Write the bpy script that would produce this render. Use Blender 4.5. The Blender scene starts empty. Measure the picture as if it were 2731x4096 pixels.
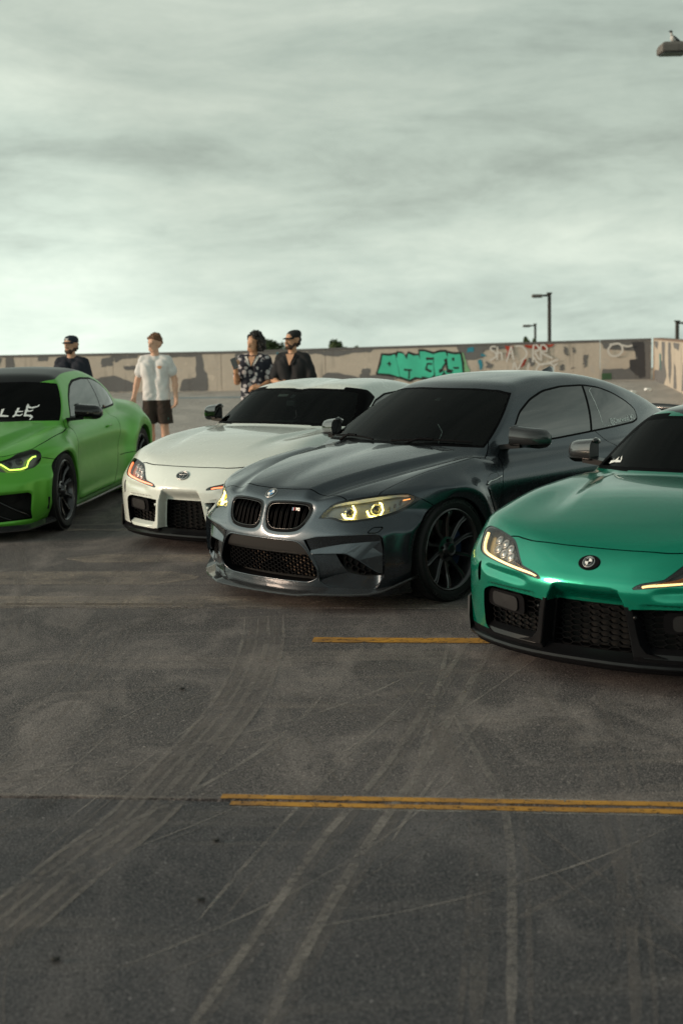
import bpy, bmesh, math, random
import numpy as np
from mathutils import Vector, Matrix, Euler
R = math.radians
scene = bpy.context.scene
COL = scene.collection
random.seed(7); np.random.seed(7)

# ---------------------------------------------------------------- camera
cam_data = bpy.data.cameras.new('camera')
camera = bpy.data.objects.new('camera', cam_data); COL.objects.link(camera)
cam_data.sensor_fit = 'HORIZONTAL'; cam_data.sensor_width = 24.0; cam_data.lens = 50.0
cam_data.clip_start = 0.1; cam_data.clip_end = 4000
CAM_H = 1.8026
ROLL = R(-1.33)
camera.matrix_world = Matrix.Translation((0, 0, CAM_H)) @ Matrix.Rotation(R(90 - 7.905), 4, 'X') @ Matrix.Rotation(ROLL, 4, 'Z')
cam_data.dof.use_dof = True; cam_data.dof.focus_distance = 8.7; cam_data.dof.aperture_fstop = 2.8
scene.camera = camera

# ---------------------------------------------------------------- world: overcast dusk sky
world = bpy.data.worlds.new('World'); scene.world = world; world.use_nodes = True
SUN_EL, SUN_AZ = R(11), R(-97)          # azimuth measured from +Y (view direction) towards +X
def build_world():
    nt = world.node_tree; nt.nodes.clear()
    N = nt.nodes.new; L = nt.links.new
    def math_(op, a, b=None, c=None):
        m = N('ShaderNodeMath'); m.operation = op
        for i, v in enumerate((a, b, c)):
            if v is None: continue
            if isinstance(v, (int, float)): m.inputs[i].default_value = v
            else: L(v, m.inputs[i])
        return m.outputs[0]
    def rng_(v, a, b, c, d, smooth=False):
        m = N('ShaderNodeMapRange'); m.interpolation_type = 'SMOOTHERSTEP' if smooth else 'LINEAR'
        for i, q in enumerate((a, b, c, d)): m.inputs[i + 1].default_value = q
        L(v, m.inputs[0]); return m.outputs[0]
    out = N('ShaderNodeOutputWorld'); bg = N('ShaderNodeBackground'); bg.inputs[1].default_value = 0.1
    sky = N('ShaderNodeTexSky'); sky.sky_type = 'NISHITA'; sky.sun_disc = False
    sky.sun_elevation = SUN_EL; sky.sun_rotation = SUN_AZ; sky.air_density = 1.6; sky.dust_density = 3.0
    tc = N('ShaderNodeTexCoord')
    tl = N('ShaderNodeMapping'); tl.inputs['Rotation'].default_value = (R(2.0), 0, 0); L(tc.outputs['Generated'], tl.inputs[0])   # level with the real horizon, not with the climbing deck
    sep = N('ShaderNodeSeparateXYZ'); L(tl.outputs[0], sep.inputs[0]); z = sep.outputs[2]
    def cloud(scale, loc, nscale, detail, rough, dist, rot=0.0):
        mp = N('ShaderNodeMapping'); mp.inputs['Scale'].default_value = scale; mp.inputs['Location'].default_value = loc; mp.inputs['Rotation'].default_value = (0, R(rot), 0); L(tl.outputs[0], mp.inputs[0])
        n = N('ShaderNodeTexNoise'); n.inputs['Scale'].default_value = nscale; n.inputs['Detail'].default_value = detail; n.inputs['Roughness'].default_value = rough; n.inputs['Distortion'].default_value = dist; L(mp.outputs[0], n.inputs['Vector']); return n.outputs[0]
    n1 = cloud((1.0, 1.0, 4.2), (-2.45, -0.05, -0.51), 2.4, 4, 0.5, 0.2, 5); n2 = cloud((1.0, 1.0, 4.6), (-0.05, -0.51, -2.45), 5.5, 10, 0.63, 0.5, 7); n3 = cloud((1, 1, 2.6), (-0.51, -2.45, -0.05), 1.7, 2, 0.5, 0.0); n4 = cloud((1, 1, 2.6), (2.0, 5.0, 1.0), 24.0, 6, 0.62, 0.2, 4)
    v = math_('MULTIPLY_ADD', n4, 0.12, math_('MULTIPLY_ADD', n2, 0.30, math_('MULTIPLY_ADD', n1, 0.38, math_('MULTIPLY', n3, 0.25))))
    ramp = N('ShaderNodeValToRGB'); cr = ramp.color_ramp
    cr.elements[0].position = 0.385; cr.elements[0].color = (2.15, 2.55, 2.29, 1)
    cr.elements[1].position = 0.665; cr.elements[1].color = (5.2, 5.75, 5.0, 1)
    e = cr.elements.new(0.50); e.color = (3.5, 4.1, 3.62, 1)
    L(v, ramp.inputs[0])
    hz = rng_(z, 0.0, 0.24, 1.26, 0.90, True); ze = rng_(z, 0.22, 0.75, 1.0, 0.45, True)      # thinner cloud near the horizon, heavier overhead
    def glow(az, el, a, b, k):
        d = Vector((math.sin(az) * math.cos(el), math.cos(az) * math.cos(el), math.sin(el))); dt = N('ShaderNodeVectorMath'); dt.operation = 'DOT_PRODUCT'; dt.inputs[1].default_value = d; L(tl.outputs[0], dt.inputs[0]); return rng_(dt.outputs['Value'], a, b, 0.0, k, True)
    g1 = glow(SUN_AZ, SUN_EL, 0.35, 1.0, 1.5); g2 = glow(R(-17), R(2.0), 0.972, 1.0, 0.34)
    amt = math_('ADD', math_('MULTIPLY', hz, ze), math_('ADD', g1, g2))
    vm = N('ShaderNodeVectorMath'); vm.operation = 'SCALE'; L(ramp.outputs[0], vm.inputs[0]); L(amt, vm.inputs['Scale'])
    mix = N('ShaderNodeMix'); mix.data_type = 'RGBA'; mix.inputs[0].default_value = 0.93
    L(sky.outputs[0], mix.inputs[6]); L(vm.outputs[0], mix.inputs[7]); L(mix.outputs[2], bg.inputs[0]); L(bg.outputs[0], out.inputs[0])
build_world()
# ---------------------------------------------------------------- sun: weak and wide, filtered by cloud
sl = bpy.data.lights.new('sun', 'SUN'); sl.energy = 1.5; sl.angle = R(12); sl.color = (1.0, 0.73, 0.54)
sun = bpy.data.objects.new('sun', sl); COL.objects.link(sun)
sdir = Vector((math.sin(SUN_AZ) * math.cos(SUN_EL), math.cos(SUN_AZ) * math.cos(SUN_EL), math.sin(SUN_EL)))
sun.rotation_euler = sdir.to_track_quat('Z', 'Y').to_euler()
vs = scene.view_settings; vs.view_transform = 'Standard'; vs.look = 'None'; vs.exposure = 0.55; vs.gamma = 1.0; vs.use_curve_mapping = False
# ---------------------------------------------------------------- helpers: materials
def mat(name, col=(0.5, 0.5, 0.5), rough=0.5, metal=0.0, coat=0.0, coat_r=0.03, emit=None, es=0.0, alpha=1.0, spec=0.5, trans=0.0, bump=None, ior=1.5):
    m = bpy.data.materials.new(name); m.use_nodes = True
    b = m.node_tree.nodes['Principled BSDF']
    b.inputs['Base Color'].default_value = (*col, 1); b.inputs['Roughness'].default_value = rough; b.inputs['Metallic'].default_value = metal
    b.inputs['Coat Weight'].default_value = coat; b.inputs['Coat Roughness'].default_value = coat_r
    b.inputs['Alpha'].default_value = alpha; b.inputs['Specular IOR Level'].default_value = spec; b.inputs['Transmission Weight'].default_value = trans
    b.inputs['IOR'].default_value = ior
    if emit: b.inputs['Emission Color'].default_value = (*emit, 1); b.inputs['Emission Strength'].default_value = es
    if bump:
        nt = m.node_tree; sc, dist, stren = bump
        t = nt.nodes.new('ShaderNodeTexCoord'); n = nt.nodes.new('ShaderNodeTexNoise'); n.inputs['Scale'].default_value = sc; n.inputs['Detail'].default_value = 4
        bp = nt.nodes.new('ShaderNodeBump'); bp.inputs['Distance'].default_value = dist; bp.inputs['Strength'].default_value = stren
        nt.links.new(t.outputs['Object'], n.inputs['Vector']); nt.links.new(n.outputs[0], bp.inputs['Height']); nt.links.new(bp.outputs[0], b.inputs['Normal'])
    return m
def vary(m, scale=3.0, amt=0.25, rough_amt=0.0, detail=5, dark=None):
    """break up a flat colour with noise (dirt and wear of the surface itself)"""
    nt = m.node_tree; b = nt.nodes['Principled BSDF']; c = b.inputs['Base Color'].default_value[:]
    t = nt.nodes.new('ShaderNodeTexCoord'); n = nt.nodes.new('ShaderNodeTexNoise'); n.inputs['Scale'].default_value = scale; n.inputs['Detail'].default_value = detail; n.inputs['Roughness'].default_value = 0.6
    nt.links.new(t.outputs['Object'], n.inputs['Vector'])
    r = nt.nodes.new('ShaderNodeValToRGB'); r.color_ramp.elements[0].position = 0.3; r.color_ramp.elements[1].position = 0.7
    d = dark if dark else tuple(v * (1 - amt) for v in c[:3]); r.color_ramp.elements[0].color = (*d, 1)
    r.color_ramp.elements[1].color = (*[min(1, v * (1 + amt)) for v in c[:3]], 1)
    nt.links.new(n.outputs[0], r.inputs[0]); nt.links.new(r.outputs[0], b.inputs['Base Color'])
    if rough_amt:
        q = nt.nodes.new('ShaderNodeMapRange'); q.inputs[3].default_value = max(0, b.inputs['Roughness'].default_value - rough_amt); q.inputs[4].default_value = b.inputs['Roughness'].default_value + rough_amt
        nt.links.new(n.outputs[0], q.inputs[0]); nt.links.new(q.outputs[0], b.inputs['Roughness'])
    return m
# ---------------------------------------------------------------- helpers: objects
def tag(o, label=None, cat=None, group=None, kind=None):
    if label: o['label'] = label
    if cat: o['category'] = cat
    if group: o['group'] = group
    if kind: o['kind'] = kind
    return o
def empty(name, loc=(0, 0, 0), rz=0.0, parent=None):
    o = bpy.data.objects.new(name, None); COL.objects.link(o); o.location = loc; o.rotation_euler = (0, 0, rz); o.parent = parent; o.empty_display_size = 0.1
    return o
def link(name, me, m=None, parent=None, smooth=False):
    if m is not None:
        for mm in (m if isinstance(m, (list, tuple)) else [m]): me.materials.append(mm)
    if smooth:
        for p in me.polygons: p.use_smooth = True
    o = bpy.data.objects.new(name, me); COL.objects.link(o); o.parent = parent
    return o
def pydata(name, V, Fc, m=None, parent=None, smooth=False):
    me = bpy.data.meshes.new(name); me.from_pydata([tuple(map(float, v)) for v in V], [], [tuple(map(int, f)) for f in Fc]); me.update()
    return link(name, me, m, parent, smooth)
class MB:
    """collects simple shapes into one mesh"""
    def __init__(s): s.V = []; s.F = []
    def add(s, V, Fc):
        k = len(s.V); s.V += [tuple(map(float, v)) for v in V]; s.F += [tuple(int(i) + k for i in f) for f in Fc]; return s
    def box(s, c, d, M=None, taper=1.0):
        x, y, z = d[0] / 2, d[1] / 2, d[2] / 2
        P = [(-x, -y, -z), (x, -y, -z), (x, y, -z), (-x, y, -z), (-x * taper, -y * taper, z), (x * taper, -y * taper, z), (x * taper, y * taper, z), (-x * taper, y * taper, z)]
        if M is not None: P = [tuple(M @ Vector(p)) for p in P]
        return s.add([(p[0] + c[0], p[1] + c[1], p[2] + c[2]) for p in P], [(0, 3, 2, 1), (4, 5, 6, 7), (0, 1, 5, 4), (1, 2, 6, 5), (2, 3, 7, 6), (3, 0, 4, 7)])
    def tube(s, pts, rad, seg=10, caps=True, up=None, flat=1.0):
        pts = [Vector(p) for p in pts]; n = len(pts); rad = rad if isinstance(rad, (list, tuple, np.ndarray)) else [rad] * n
        V = []; prev = None
        for i, p in enumerate(pts):
            t = (pts[min(i + 1, n - 1)] - pts[max(i - 1, 0)]).normalized()
            a = Vector(up) if up is not None else (prev if prev is not None else (Vector((0, 0, 1)) if abs(t.z) < 0.9 else Vector((1, 0, 0))))
            u = (a - t * a.dot(t)).normalized(); w = t.cross(u); prev = u
            for k in range(seg):
                an = 2 * math.pi * k / seg
                V.append(p + u * math.cos(an) * rad[i] * flat + w * math.sin(an) * rad[i])
        Fc = [(i * seg + k, i * seg + (k + 1) % seg, (i + 1) * seg + (k + 1) % seg, (i + 1) * seg + k) for i in range(n - 1) for k in range(seg)]
        if caps: Fc += [tuple(range(seg))[::-1], tuple((n - 1) * seg + k for k in range(seg))]
        return s.add(V, Fc)
    def lathe(s, prof, seg=32, axis='Z', c=(0, 0, 0), closed=False):
        """prof: list of (radius, height)"""
        V = []; n = len(prof)
        for r, h in prof:
            for k in range(seg):
                a = 2 * math.pi * k / seg; x, y = r * math.cos(a), r * math.sin(a)
                p = (x, y, h) if axis == 'Z' else ((x, h, y) if axis == 'Y' else (h, x, y))
                V.append((p[0] + c[0], p[1] + c[1], p[2] + c[2]))
        m = n if closed else n - 1
        Fc = [(i * seg + k, i * seg + (k + 1) % seg, ((i + 1) % n) * seg + (k + 1) % seg, ((i + 1) % n) * seg + k) for i in range(m) for k in range(seg)]
        if axis == 'Y': Fc = [f[::-1] for f in Fc]
        return s.add(V, Fc)
    def grid(s, P):
        """P: array (n, m, 3)"""
        n, m = P.shape[:2]
        return s.add(P.reshape(-1, 3), [(i * m + j, i * m + j + 1, (i + 1) * m + j + 1, (i + 1) * m + j) for i in range(n - 1) for j in range(m - 1)])
    def loft(s, rings, closed=True, caps=True):
        rings = [np.asarray(r, float) for r in rings]; m = len(rings[0]); V = np.concatenate(rings); n = len(rings)
        mm = m if closed else m - 1
        Fc = [(i * m + j, i * m + (j + 1) % m, (i + 1) * m + (j + 1) % m, (i + 1) * m + j) for i in range(n - 1) for j in range(mm)]
        if caps and closed: Fc += [tuple(range(m))[::-1], tuple((n - 1) * m + k for k in range(m))]
        return s.add(V, Fc)
    def build(s, name, m=None, parent=None, smooth=False, bevel=0.0, seg=2, auto=None):
        me = bpy.data.meshes.new(name); me.from_pydata(s.V, [], s.F); me.update()
        if bevel or auto is not None:
            bm = bmesh.new(); bm.from_mesh(me)
            bmesh.ops.recalc_face_normals(bm, faces=bm.faces)
            if bevel: bmesh.ops.bevel(bm, geom=[e for e in bm.edges if len(e.link_faces) == 2 and e.calc_face_angle(0) > 0.5], offset=bevel, segments=seg, affect='EDGES', clamp_overlap=True)
            bm.to_mesh(me); bm.free()
        if auto is not None:
            me.polygons.foreach_set('use_smooth', np.ones(len(me.polygons), bool)); me.set_sharp_from_angle(angle=R(auto))
        return link(name, me, m, parent, smooth)
def sub(o, levels=1):
    md = o.modifiers.new('subdivision', 'SUBSURF'); md.levels = levels; md.render_levels = levels
    return o
def copy_tree(o, parent=None):
    c = o.copy(); COL.objects.link(c); c.parent = parent
    for ch in list(o.children): copy_tree(ch, c)
    return c
# ---------------------------------------------------------------- helpers: implicit surfaces (cars)
#NUMPY_BEGIN
def S(t, a=0.0, b=1.0):
    t = np.clip((t - a) / (b - a), 0, 1); return t * t * (3 - 2 * t)
def spl(pts, sm=0.04):
    """smooth curve through control points, as a function"""
    xs = np.array([p[0] for p in pts], float); ys = np.array([p[1] for p in pts], float)
    o = np.argsort(xs); xs = xs[o]; ys = ys[o]
    h = np.diff(xs); d = np.diff(ys) / h; m = np.zeros(len(xs))
    m[1:-1] = np.where(d[1:] * d[:-1] > 0, 2 * d[1:] * d[:-1] / (d[1:] + d[:-1] + 1e-12), 0); m[0] = d[0]; m[-1] = d[-1]
    n = 1500; X = np.linspace(xs[0], xs[-1], n); i = np.clip(np.searchsorted(xs, X, side='right') - 1, 0, len(xs) - 2)
    t = (X - xs[i]) / h[i]
    Y = (2 * t**3 - 3 * t**2 + 1) * ys[i] + (t**3 - 2 * t**2 + t) * h[i] * m[i] + (-2 * t**3 + 3 * t**2) * ys[i + 1] + (t**3 - t**2) * h[i] * m[i + 1]
    if sm > 0:
        w = max(1, int(sm / (X[1] - X[0]))); k = np.exp(-0.5 * (np.arange(-3 * w, 3 * w + 1) / w)**2); k /= k.sum()
        e0 = Y[0] - (Y[1] - Y[0]) * np.arange(3 * w, 0, -1); e1 = Y[-1] + (Y[-1] - Y[-2]) * np.arange(1, 3 * w + 1)
        Y = np.convolve(np.concatenate([e0, Y, e1]), k, 'valid')
    s0, s1 = (Y[1] - Y[0]) / (X[1] - X[0]), (Y[-1] - Y[-2]) / (X[1] - X[0])
    def f(x):
        return np.interp(x, X, Y) + np.minimum(x - X[0], 0) * s0 + np.maximum(x - X[-1], 0) * s1
    return staticmethod(f)
def smax(a, b, k):
    h = np.maximum(k - np.abs(a - b), 0) / k
    return np.maximum(a, b) + h * h * h * k * (1 / 6.0)
def smin(a, b, k): return -smax(-a, -b, k)
def psd(poly, u, v):
    """signed distance to a closed 2-D polygon (negative inside)"""
    poly = np.asarray(poly, float); sh = np.broadcast(u, v).shape
    u = np.broadcast_to(u, sh).ravel(); v = np.broadcast_to(v, sh).ravel()
    out = np.full(u.shape, 9.0); mg = 0.15
    m = (u > poly[:, 0].min() - mg) & (u < poly[:, 0].max() + mg) & (v > poly[:, 1].min() - mg) & (v < poly[:, 1].max() + mg)
    a = u[m]; b = v[m]; d = np.full(a.shape, 1e9); ins = np.zeros(a.shape, bool)
    for i in range(len(poly)):
        x0, y0 = poly[i - 1]; x1, y1 = poly[i]; ex, ey = x1 - x0, y1 - y0; L2 = ex * ex + ey * ey
        if L2 < 1e-14: continue
        t = np.clip(((a - x0) * ex + (b - y0) * ey) / L2, 0, 1)
        d = np.minimum(d, (a - x0 - t * ex)**2 + (b - y0 - t * ey)**2)
        c = ((y0 > b) != (y1 > b)); c &= a < (x1 - x0) * (b - y0) / ((y1 - y0) if y1 != y0 else 1e-12) + x0
        ins ^= c
    out[m] = np.where(ins, -1, 1) * np.sqrt(d)
    return out.reshape(sh)
def pld(line, u, v):
    """distance to an open polyline"""
    line = np.asarray(line, float); sh = np.broadcast(u, v).shape
    u = np.broadcast_to(u, sh).ravel(); v = np.broadcast_to(v, sh).ravel(); out = np.full(u.shape, 9.0); mg = 0.12
    m = (u > line[:, 0].min() - mg) & (u < line[:, 0].max() + mg) & (v > line[:, 1].min() - mg) & (v < line[:, 1].max() + mg)
    a = u[m]; b = v[m]; d = np.full(a.shape, 1e9)
    for i in range(1, len(line)):
        x0, y0 = line[i - 1]; x1, y1 = line[i]; ex, ey = x1 - x0, y1 - y0
        t = np.clip(((a - x0) * ex + (b - y0) * ey) / (ex * ex + ey * ey + 1e-14), 0, 1)
        d = np.minimum(d, (a - x0 - t * ex)**2 + (b - y0 - t * ey)**2)
    out[m] = np.sqrt(d); return out.reshape(sh)
def crom(pts, n=6, closed=False):
    """Catmull-Rom through points"""
    P = np.asarray(pts, float); N = len(P); out = []
    for i in range(N if closed else N - 1):
        g = lambda k: P[k % N] if closed else P[min(max(k, 0), N - 1)]
        p0, p1, p2, p3 = g(i - 1), g(i), g(i + 1), g(i + 2)
        for j in range(n):
            t = j / n
            out.append(0.5 * ((2 * p1) + (p2 - p0) * t + (2 * p0 - 5 * p1 + 4 * p2 - p3) * t * t + (3 * p1 - p0 - 3 * p2 + p3) * t**3))
    if not closed: out.append(P[-1])
    return np.array(out)
def rnd(pts, r=0.02, n=5):
    """polygon with rounded corners; r a number or one per corner"""
    P = np.asarray(pts, float); N = len(P); out = []
    for i in range(N):
        a, b, c = P[i - 1], P[i], P[(i + 1) % N]; ri = r[i] if isinstance(r, (list, tuple)) else r
        u = a - b; w = c - b; lu, lw = np.linalg.norm(u), np.linalg.norm(w); q = min(ri, 0.45 * lu, 0.45 * lw)
        if q < 1e-4: out.append(b); continue
        p0, p1 = b + u / lu * q, b + w / lw * q
        for j in range(n + 1):
            t = j / n; out.append((1 - t)**2 * p0 + 2 * t * (1 - t) * b + t * t * p1)
    return np.array(out)
def resample(P, n, closed=True):
    P = np.asarray(P, float)
    if closed: P = np.vstack([P, P[:1]])
    d = np.concatenate([[0], np.cumsum(np.linalg.norm(np.diff(P, axis=0), axis=1))]); t = np.linspace(0, d[-1], n + 1)[:-1] if closed else np.linspace(0, d[-1], n)
    return np.stack([np.interp(t, d, P[:, k]) for k in range(P.shape[1])], 1)
class Tab:
    """2-D function of (|y|, z) kept as a table"""
    def __init__(s, fn, u0=0.0, u1=1.05, v0=0.0, v1=0.9, h=0.0025):
        s.u0, s.v0, s.h = u0, v0, h; u = np.arange(u0, u1, h); v = np.arange(v0, v1, h); s.t = fn(u[:, None], v[None, :]); s.n = s.t.shape
    def __call__(s, u, v):
        a = np.clip((u - s.u0) / s.h, 0, s.n[0] - 1.001); b = np.clip((v - s.v0) / s.h, 0, s.n[1] - 1.001); i = a.astype(int); j = b.astype(int); a = a - i; b = b - j; t = s.t
        return t[i, j] * (1 - a) * (1 - b) + t[i + 1, j] * a * (1 - b) + t[i, j + 1] * (1 - a) * b + t[i + 1, j + 1] * a * b
def grad(F, P, e=1.5e-3):
    g = np.empty_like(P)
    for k in range(3):
        a = P.copy(); b = P.copy(); a[:, k] += e; b[:, k] -= e
        g[:, k] = (F(a[:, 0], a[:, 1], a[:, 2]) - F(b[:, 0], b[:, 1], b[:, 2])) / (2 * e)
    return g
def hit(F, O, D, t0=0.0, t1=3.0, n=300):
    """first crossing into F<0 along rays"""
    O = np.asarray(O, float); D = np.asarray(D, float); D = np.broadcast_to(D, O.shape)
    T = np.linspace(t0, t1, n); P = O[:, None, :] + T[None, :, None] * D[:, None, :]
    f = F(P[..., 0], P[..., 1], P[..., 2]) < 0
    i = np.argmax(f, axis=1); ok = f[np.arange(len(O)), i] & (i > 0)
    lo = T[np.maximum(i - 1, 0)]; hi = T[i]
    for _ in range(16):
        mid = (lo + hi) / 2; p = O + mid[:, None] * D; ins = F(p[:, 0], p[:, 1], p[:, 2]) < 0
        hi = np.where(ins, mid, hi); lo = np.where(ins, lo, mid)
    return O + ((lo + hi) / 2)[:, None] * D, ok
def nets(F, lo, hi, h, sym=True, grid=None):
    """surface nets of a shape symmetric in y; returns the whole mesh (V, T, N)"""
    xs = np.arange(lo[0], hi[0], h); ys = (np.arange(int(hi[1] / h) + 2) - 0.5) * h if sym else np.arange(lo[1], hi[1], h); zs = np.arange(lo[2], hi[2], h)
    f = (F(xs[:, None, None], ys[None, :, None], zs[None, None, :]) if grid is None else grid(xs, ys, zs)).astype(np.float32)
    f = np.broadcast_to(f, (len(xs), len(ys), len(zs))); ins = f < 0
    c = np.zeros(tuple(s - 1 for s in ins.shape), np.uint8)
    for i in (0, 1):
        for j in (0, 1):
            for k in (0, 1): c += ins[i:i + c.shape[0], j:j + c.shape[1], k:k + c.shape[2]]
    act = np.argwhere((c > 0) & (c < 8)); idx = np.full(c.shape, -1, np.int32); idx[tuple(act.T)] = np.arange(len(act))
    acc = np.zeros((len(act), 3)); cnt = np.zeros(len(act))
    cor = [(i, j, k) for i in (0, 1) for j in (0, 1) for k in (0, 1)]
    val = {q: f[act[:, 0] + q[0], act[:, 1] + q[1], act[:, 2] + q[2]].astype(float) for q in cor}
    for q in cor:
        for ax in range(3):
            if q[ax] == 0:
                w = list(q); w[ax] = 1; w = tuple(w); a, b = val[q], val[w]; m = (a < 0) != (b < 0)
                t = np.where(m, a / (a - b + 1e-30), 0)
                for d in range(3): acc[:, d] += np.where(m, q[d] + (t if d == ax else 0), 0)
                cnt += m
    org = np.array([xs[0], ys[0], zs[0]])
    V = org + (act + acc / cnt[:, None]) * h
    quads = []
    for ax in range(3):
        b1, b2 = [(1, 2), (2, 0), (0, 1)][ax]
        sl0 = [slice(None)] * 3; sl1 = [slice(None)] * 3; sl0[ax] = slice(0, -1); sl1[ax] = slice(1, None)
        A, B = ins[tuple(sl0)], ins[tuple(sl1)]
        e = np.argwhere(A != B)
        ok = (e[:, b1] > 0) & (e[:, b2] > 0) & (e[:, b1] < c.shape[b1]) & (e[:, b2] < c.shape[b2]); e = e[ok]
        fl = A[tuple(e.T)]
        def at(o1, o2):
            q = e.copy(); q[:, b1] -= o1; q[:, b2] -= o2; return idx[tuple(q.T)]
        Q = np.stack([at(1, 1), at(0, 1), at(0, 0), at(1, 0)], 1); Q[~fl] = Q[~fl][:, ::-1]; quads.append(Q)
    Q = np.concatenate(quads)
    mid = (np.abs(act[:, 1]) == 0) & sym
    for it in range(3):
        g = grad(F, V); v = F(V[:, 0], V[:, 1], V[:, 2]); s = v / np.maximum((g * g).sum(1), 0.05)
        s = np.clip(s, -h * 0.6, h * 0.6); V = V - s[:, None] * g
        V[mid, 1] = 0
    N = grad(F, V); N[mid, 1] = 0; N /= np.linalg.norm(N, axis=1)[:, None] + 1e-12
    if not sym: return compact(V, np.vstack([Q[:, [0, 1, 2]], Q[:, [0, 2, 3]]]), N)
    n = len(V); mp = np.arange(n) + n; mp[mid] = np.arange(n)[mid]
    V2 = np.vstack([V, V * [1, -1, 1]]); N2 = np.vstack([N, N * [1, -1, 1]])
    Q2 = np.vstack([Q, mp[Q][:, ::-1]])
    T = np.vstack([Q2[:, [0, 1, 2]], Q2[:, [0, 2, 3]]])
    return compact(V2, T, N2)
def compact(V, T, N):
    T = T[(T[:, 0] != T[:, 1]) & (T[:, 1] != T[:, 2]) & (T[:, 0] != T[:, 2])]
    u = np.zeros(len(V), bool); u[T.ravel()] = True; k = np.cumsum(u) - 1
    return V[u], k[T], N[u]
def refine(mesh, sel):
    """split the selected triangles in four"""
    V, T, N = mesh; X = T[sel]
    if len(X) == 0: return mesh
    E = np.sort(np.vstack([X[:, [0, 1]], X[:, [1, 2]], X[:, [2, 0]]]), 1); key = E[:, 0].astype(np.int64) * len(V) + E[:, 1]; uk, inv = np.unique(key, return_inverse=True)
    a, b = (uk // len(V)).astype(int), (uk % len(V)).astype(int); n = len(X); M_ = inv + len(V); p, q, r = M_[:n], M_[n:2 * n], M_[2 * n:]
    NN = N[a] + N[b]; NN /= np.linalg.norm(NN, axis=1)[:, None] + 1e-12
    A, B, C = X.T
    return np.vstack([V, (V[a] + V[b]) / 2]), np.vstack([T[~sel], np.stack([A, p, r], 1), np.stack([p, B, q], 1), np.stack([r, q, C], 1), np.stack([p, q, r], 1)]), np.vstack([N, NN])
def clip(mesh, s):
    """split a triangle mesh where the vertex field s changes sign: (s<0 part, s>0 part)"""
    V, T, N = mesh; s = np.where(np.abs(s) < 1e-6, 1e-6, s); neg = s < 0; k = neg[T].sum(1)
    tin, tout = T[k == 3], T[k == 0]
    X = T[(k == 1) | (k == 2)]
    if len(X) == 0: return compact(V, tin, N), compact(V, tout, N)
    kk = neg[X].sum(1); lone = np.where((kk == 1)[:, None], neg[X], ~neg[X]); r = np.argmax(lone, 1)
    ar = np.arange(len(X)); A = X[ar, r]; B = X[ar, (r + 1) % 3]; C = X[ar, (r + 2) % 3]
    E = np.vstack([np.sort(np.stack([A, B], 1), 1), np.sort(np.stack([A, C], 1), 1)])
    key = E[:, 0].astype(np.int64) * len(V) + E[:, 1]; uk, inv = np.unique(key, return_inverse=True)
    a, b = (uk // len(V)).astype(int), (uk % len(V)).astype(int); t = (s[a] / (s[a] - s[b]))[:, None]
    NV = V[a] + t * (V[b] - V[a]); NN = N[a] + t * (N[b] - N[a]); NN /= np.linalg.norm(NN, axis=1)[:, None] + 1e-12
    P = inv[:len(X)] + len(V); Q = inv[len(X):] + len(V)
    t1 = np.stack([A, P, Q], 1); t2 = np.stack([P, B, C], 1); t3 = np.stack([P, C, Q], 1); ln = kk == 1
    VV = np.vstack([V, NV]); NM = np.vstack([N, NN])
    return (compact(VV, np.vstack([tin, t1[ln], t2[~ln], t3[~ln]]), NM), compact(VV, np.vstack([tout, t1[~ln], t2[ln], t3[ln]]), NM))
#NUMPY_END
def skin(name, mesh, m, parent=None, off=0.0):
    """mesh (V, T, N) -> object with its own normals"""
    V, T, N = mesh
    if len(T) == 0: return None
    if off: V = V + N * off
    me = bpy.data.meshes.new(name); me.vertices.add(len(V)); me.vertices.foreach_set('co', V.astype(np.float32).ravel())
    me.loops.add(len(T) * 3); me.loops.foreach_set('vertex_index', T.astype(np.int32).ravel())
    me.polygons.add(len(T)); me.polygons.foreach_set('loop_start', np.arange(0, len(T) * 3, 3, dtype=np.int32))
    me.polygons.foreach_set('use_smooth', np.ones(len(T), bool)); me.update(calc_edges=True)
    me.normals_split_custom_set_from_vertices(N.astype(np.float32).tolist())
    return link(name, me, m, parent)
def strip(A, B, closed=True):
    """band between two point rows"""
    A = np.asarray(A, float); B = np.asarray(B, float); n = len(A); V = np.vstack([A, B]); k = n if closed else n - 1
    return V, [(i, (i + 1) % n, n + (i + 1) % n, n + i) for i in range(k)]
# ---------------------------------------------------------------- parking deck
TILT = R(2.0)                      # the deck climbs away from the camera: level ground falls below it
def deck_z(x, y):
    x = np.asarray(x, float); y = np.asarray(y, float)
    s = lambda t, a, b: (lambda q: q * q * (3 - 2 * q))(np.clip((t - a) / (b - a), 0, 1))
    return -0.19 * s(y, 15.8, 20.0) + 0.04 * s(y, 21, 37) + 0.16 * s(x, 1.0, 7.0) * s(y, 24, 31)
def rgb_mix(nt, fac, a, b, mode='MIX'):
    m = nt.nodes.new('ShaderNodeMix'); m.data_type = 'RGBA'; m.blend_type = mode
    for i, v in ((0, fac), (6, a), (7, b)):
        if isinstance(v, (int, float)): m.inputs[i].default_value = v
        elif isinstance(v, tuple): m.inputs[i].default_value = (*v, 1)
        else: nt.links.new(v, m.inputs[i])
    return m.outputs[2]
def noise(nt, vec, scale, detail=4, rough=0.55, dist=0.0):
    n = nt.nodes.new('ShaderNodeTexNoise'); n.inputs['Scale'].default_value = scale; n.inputs['Detail'].default_value = detail; n.inputs['Roughness'].default_value = rough; n.inputs['Distortion'].default_value = dist; nt.links.new(vec, n.inputs['Vector']); return n.outputs[0]
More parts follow.
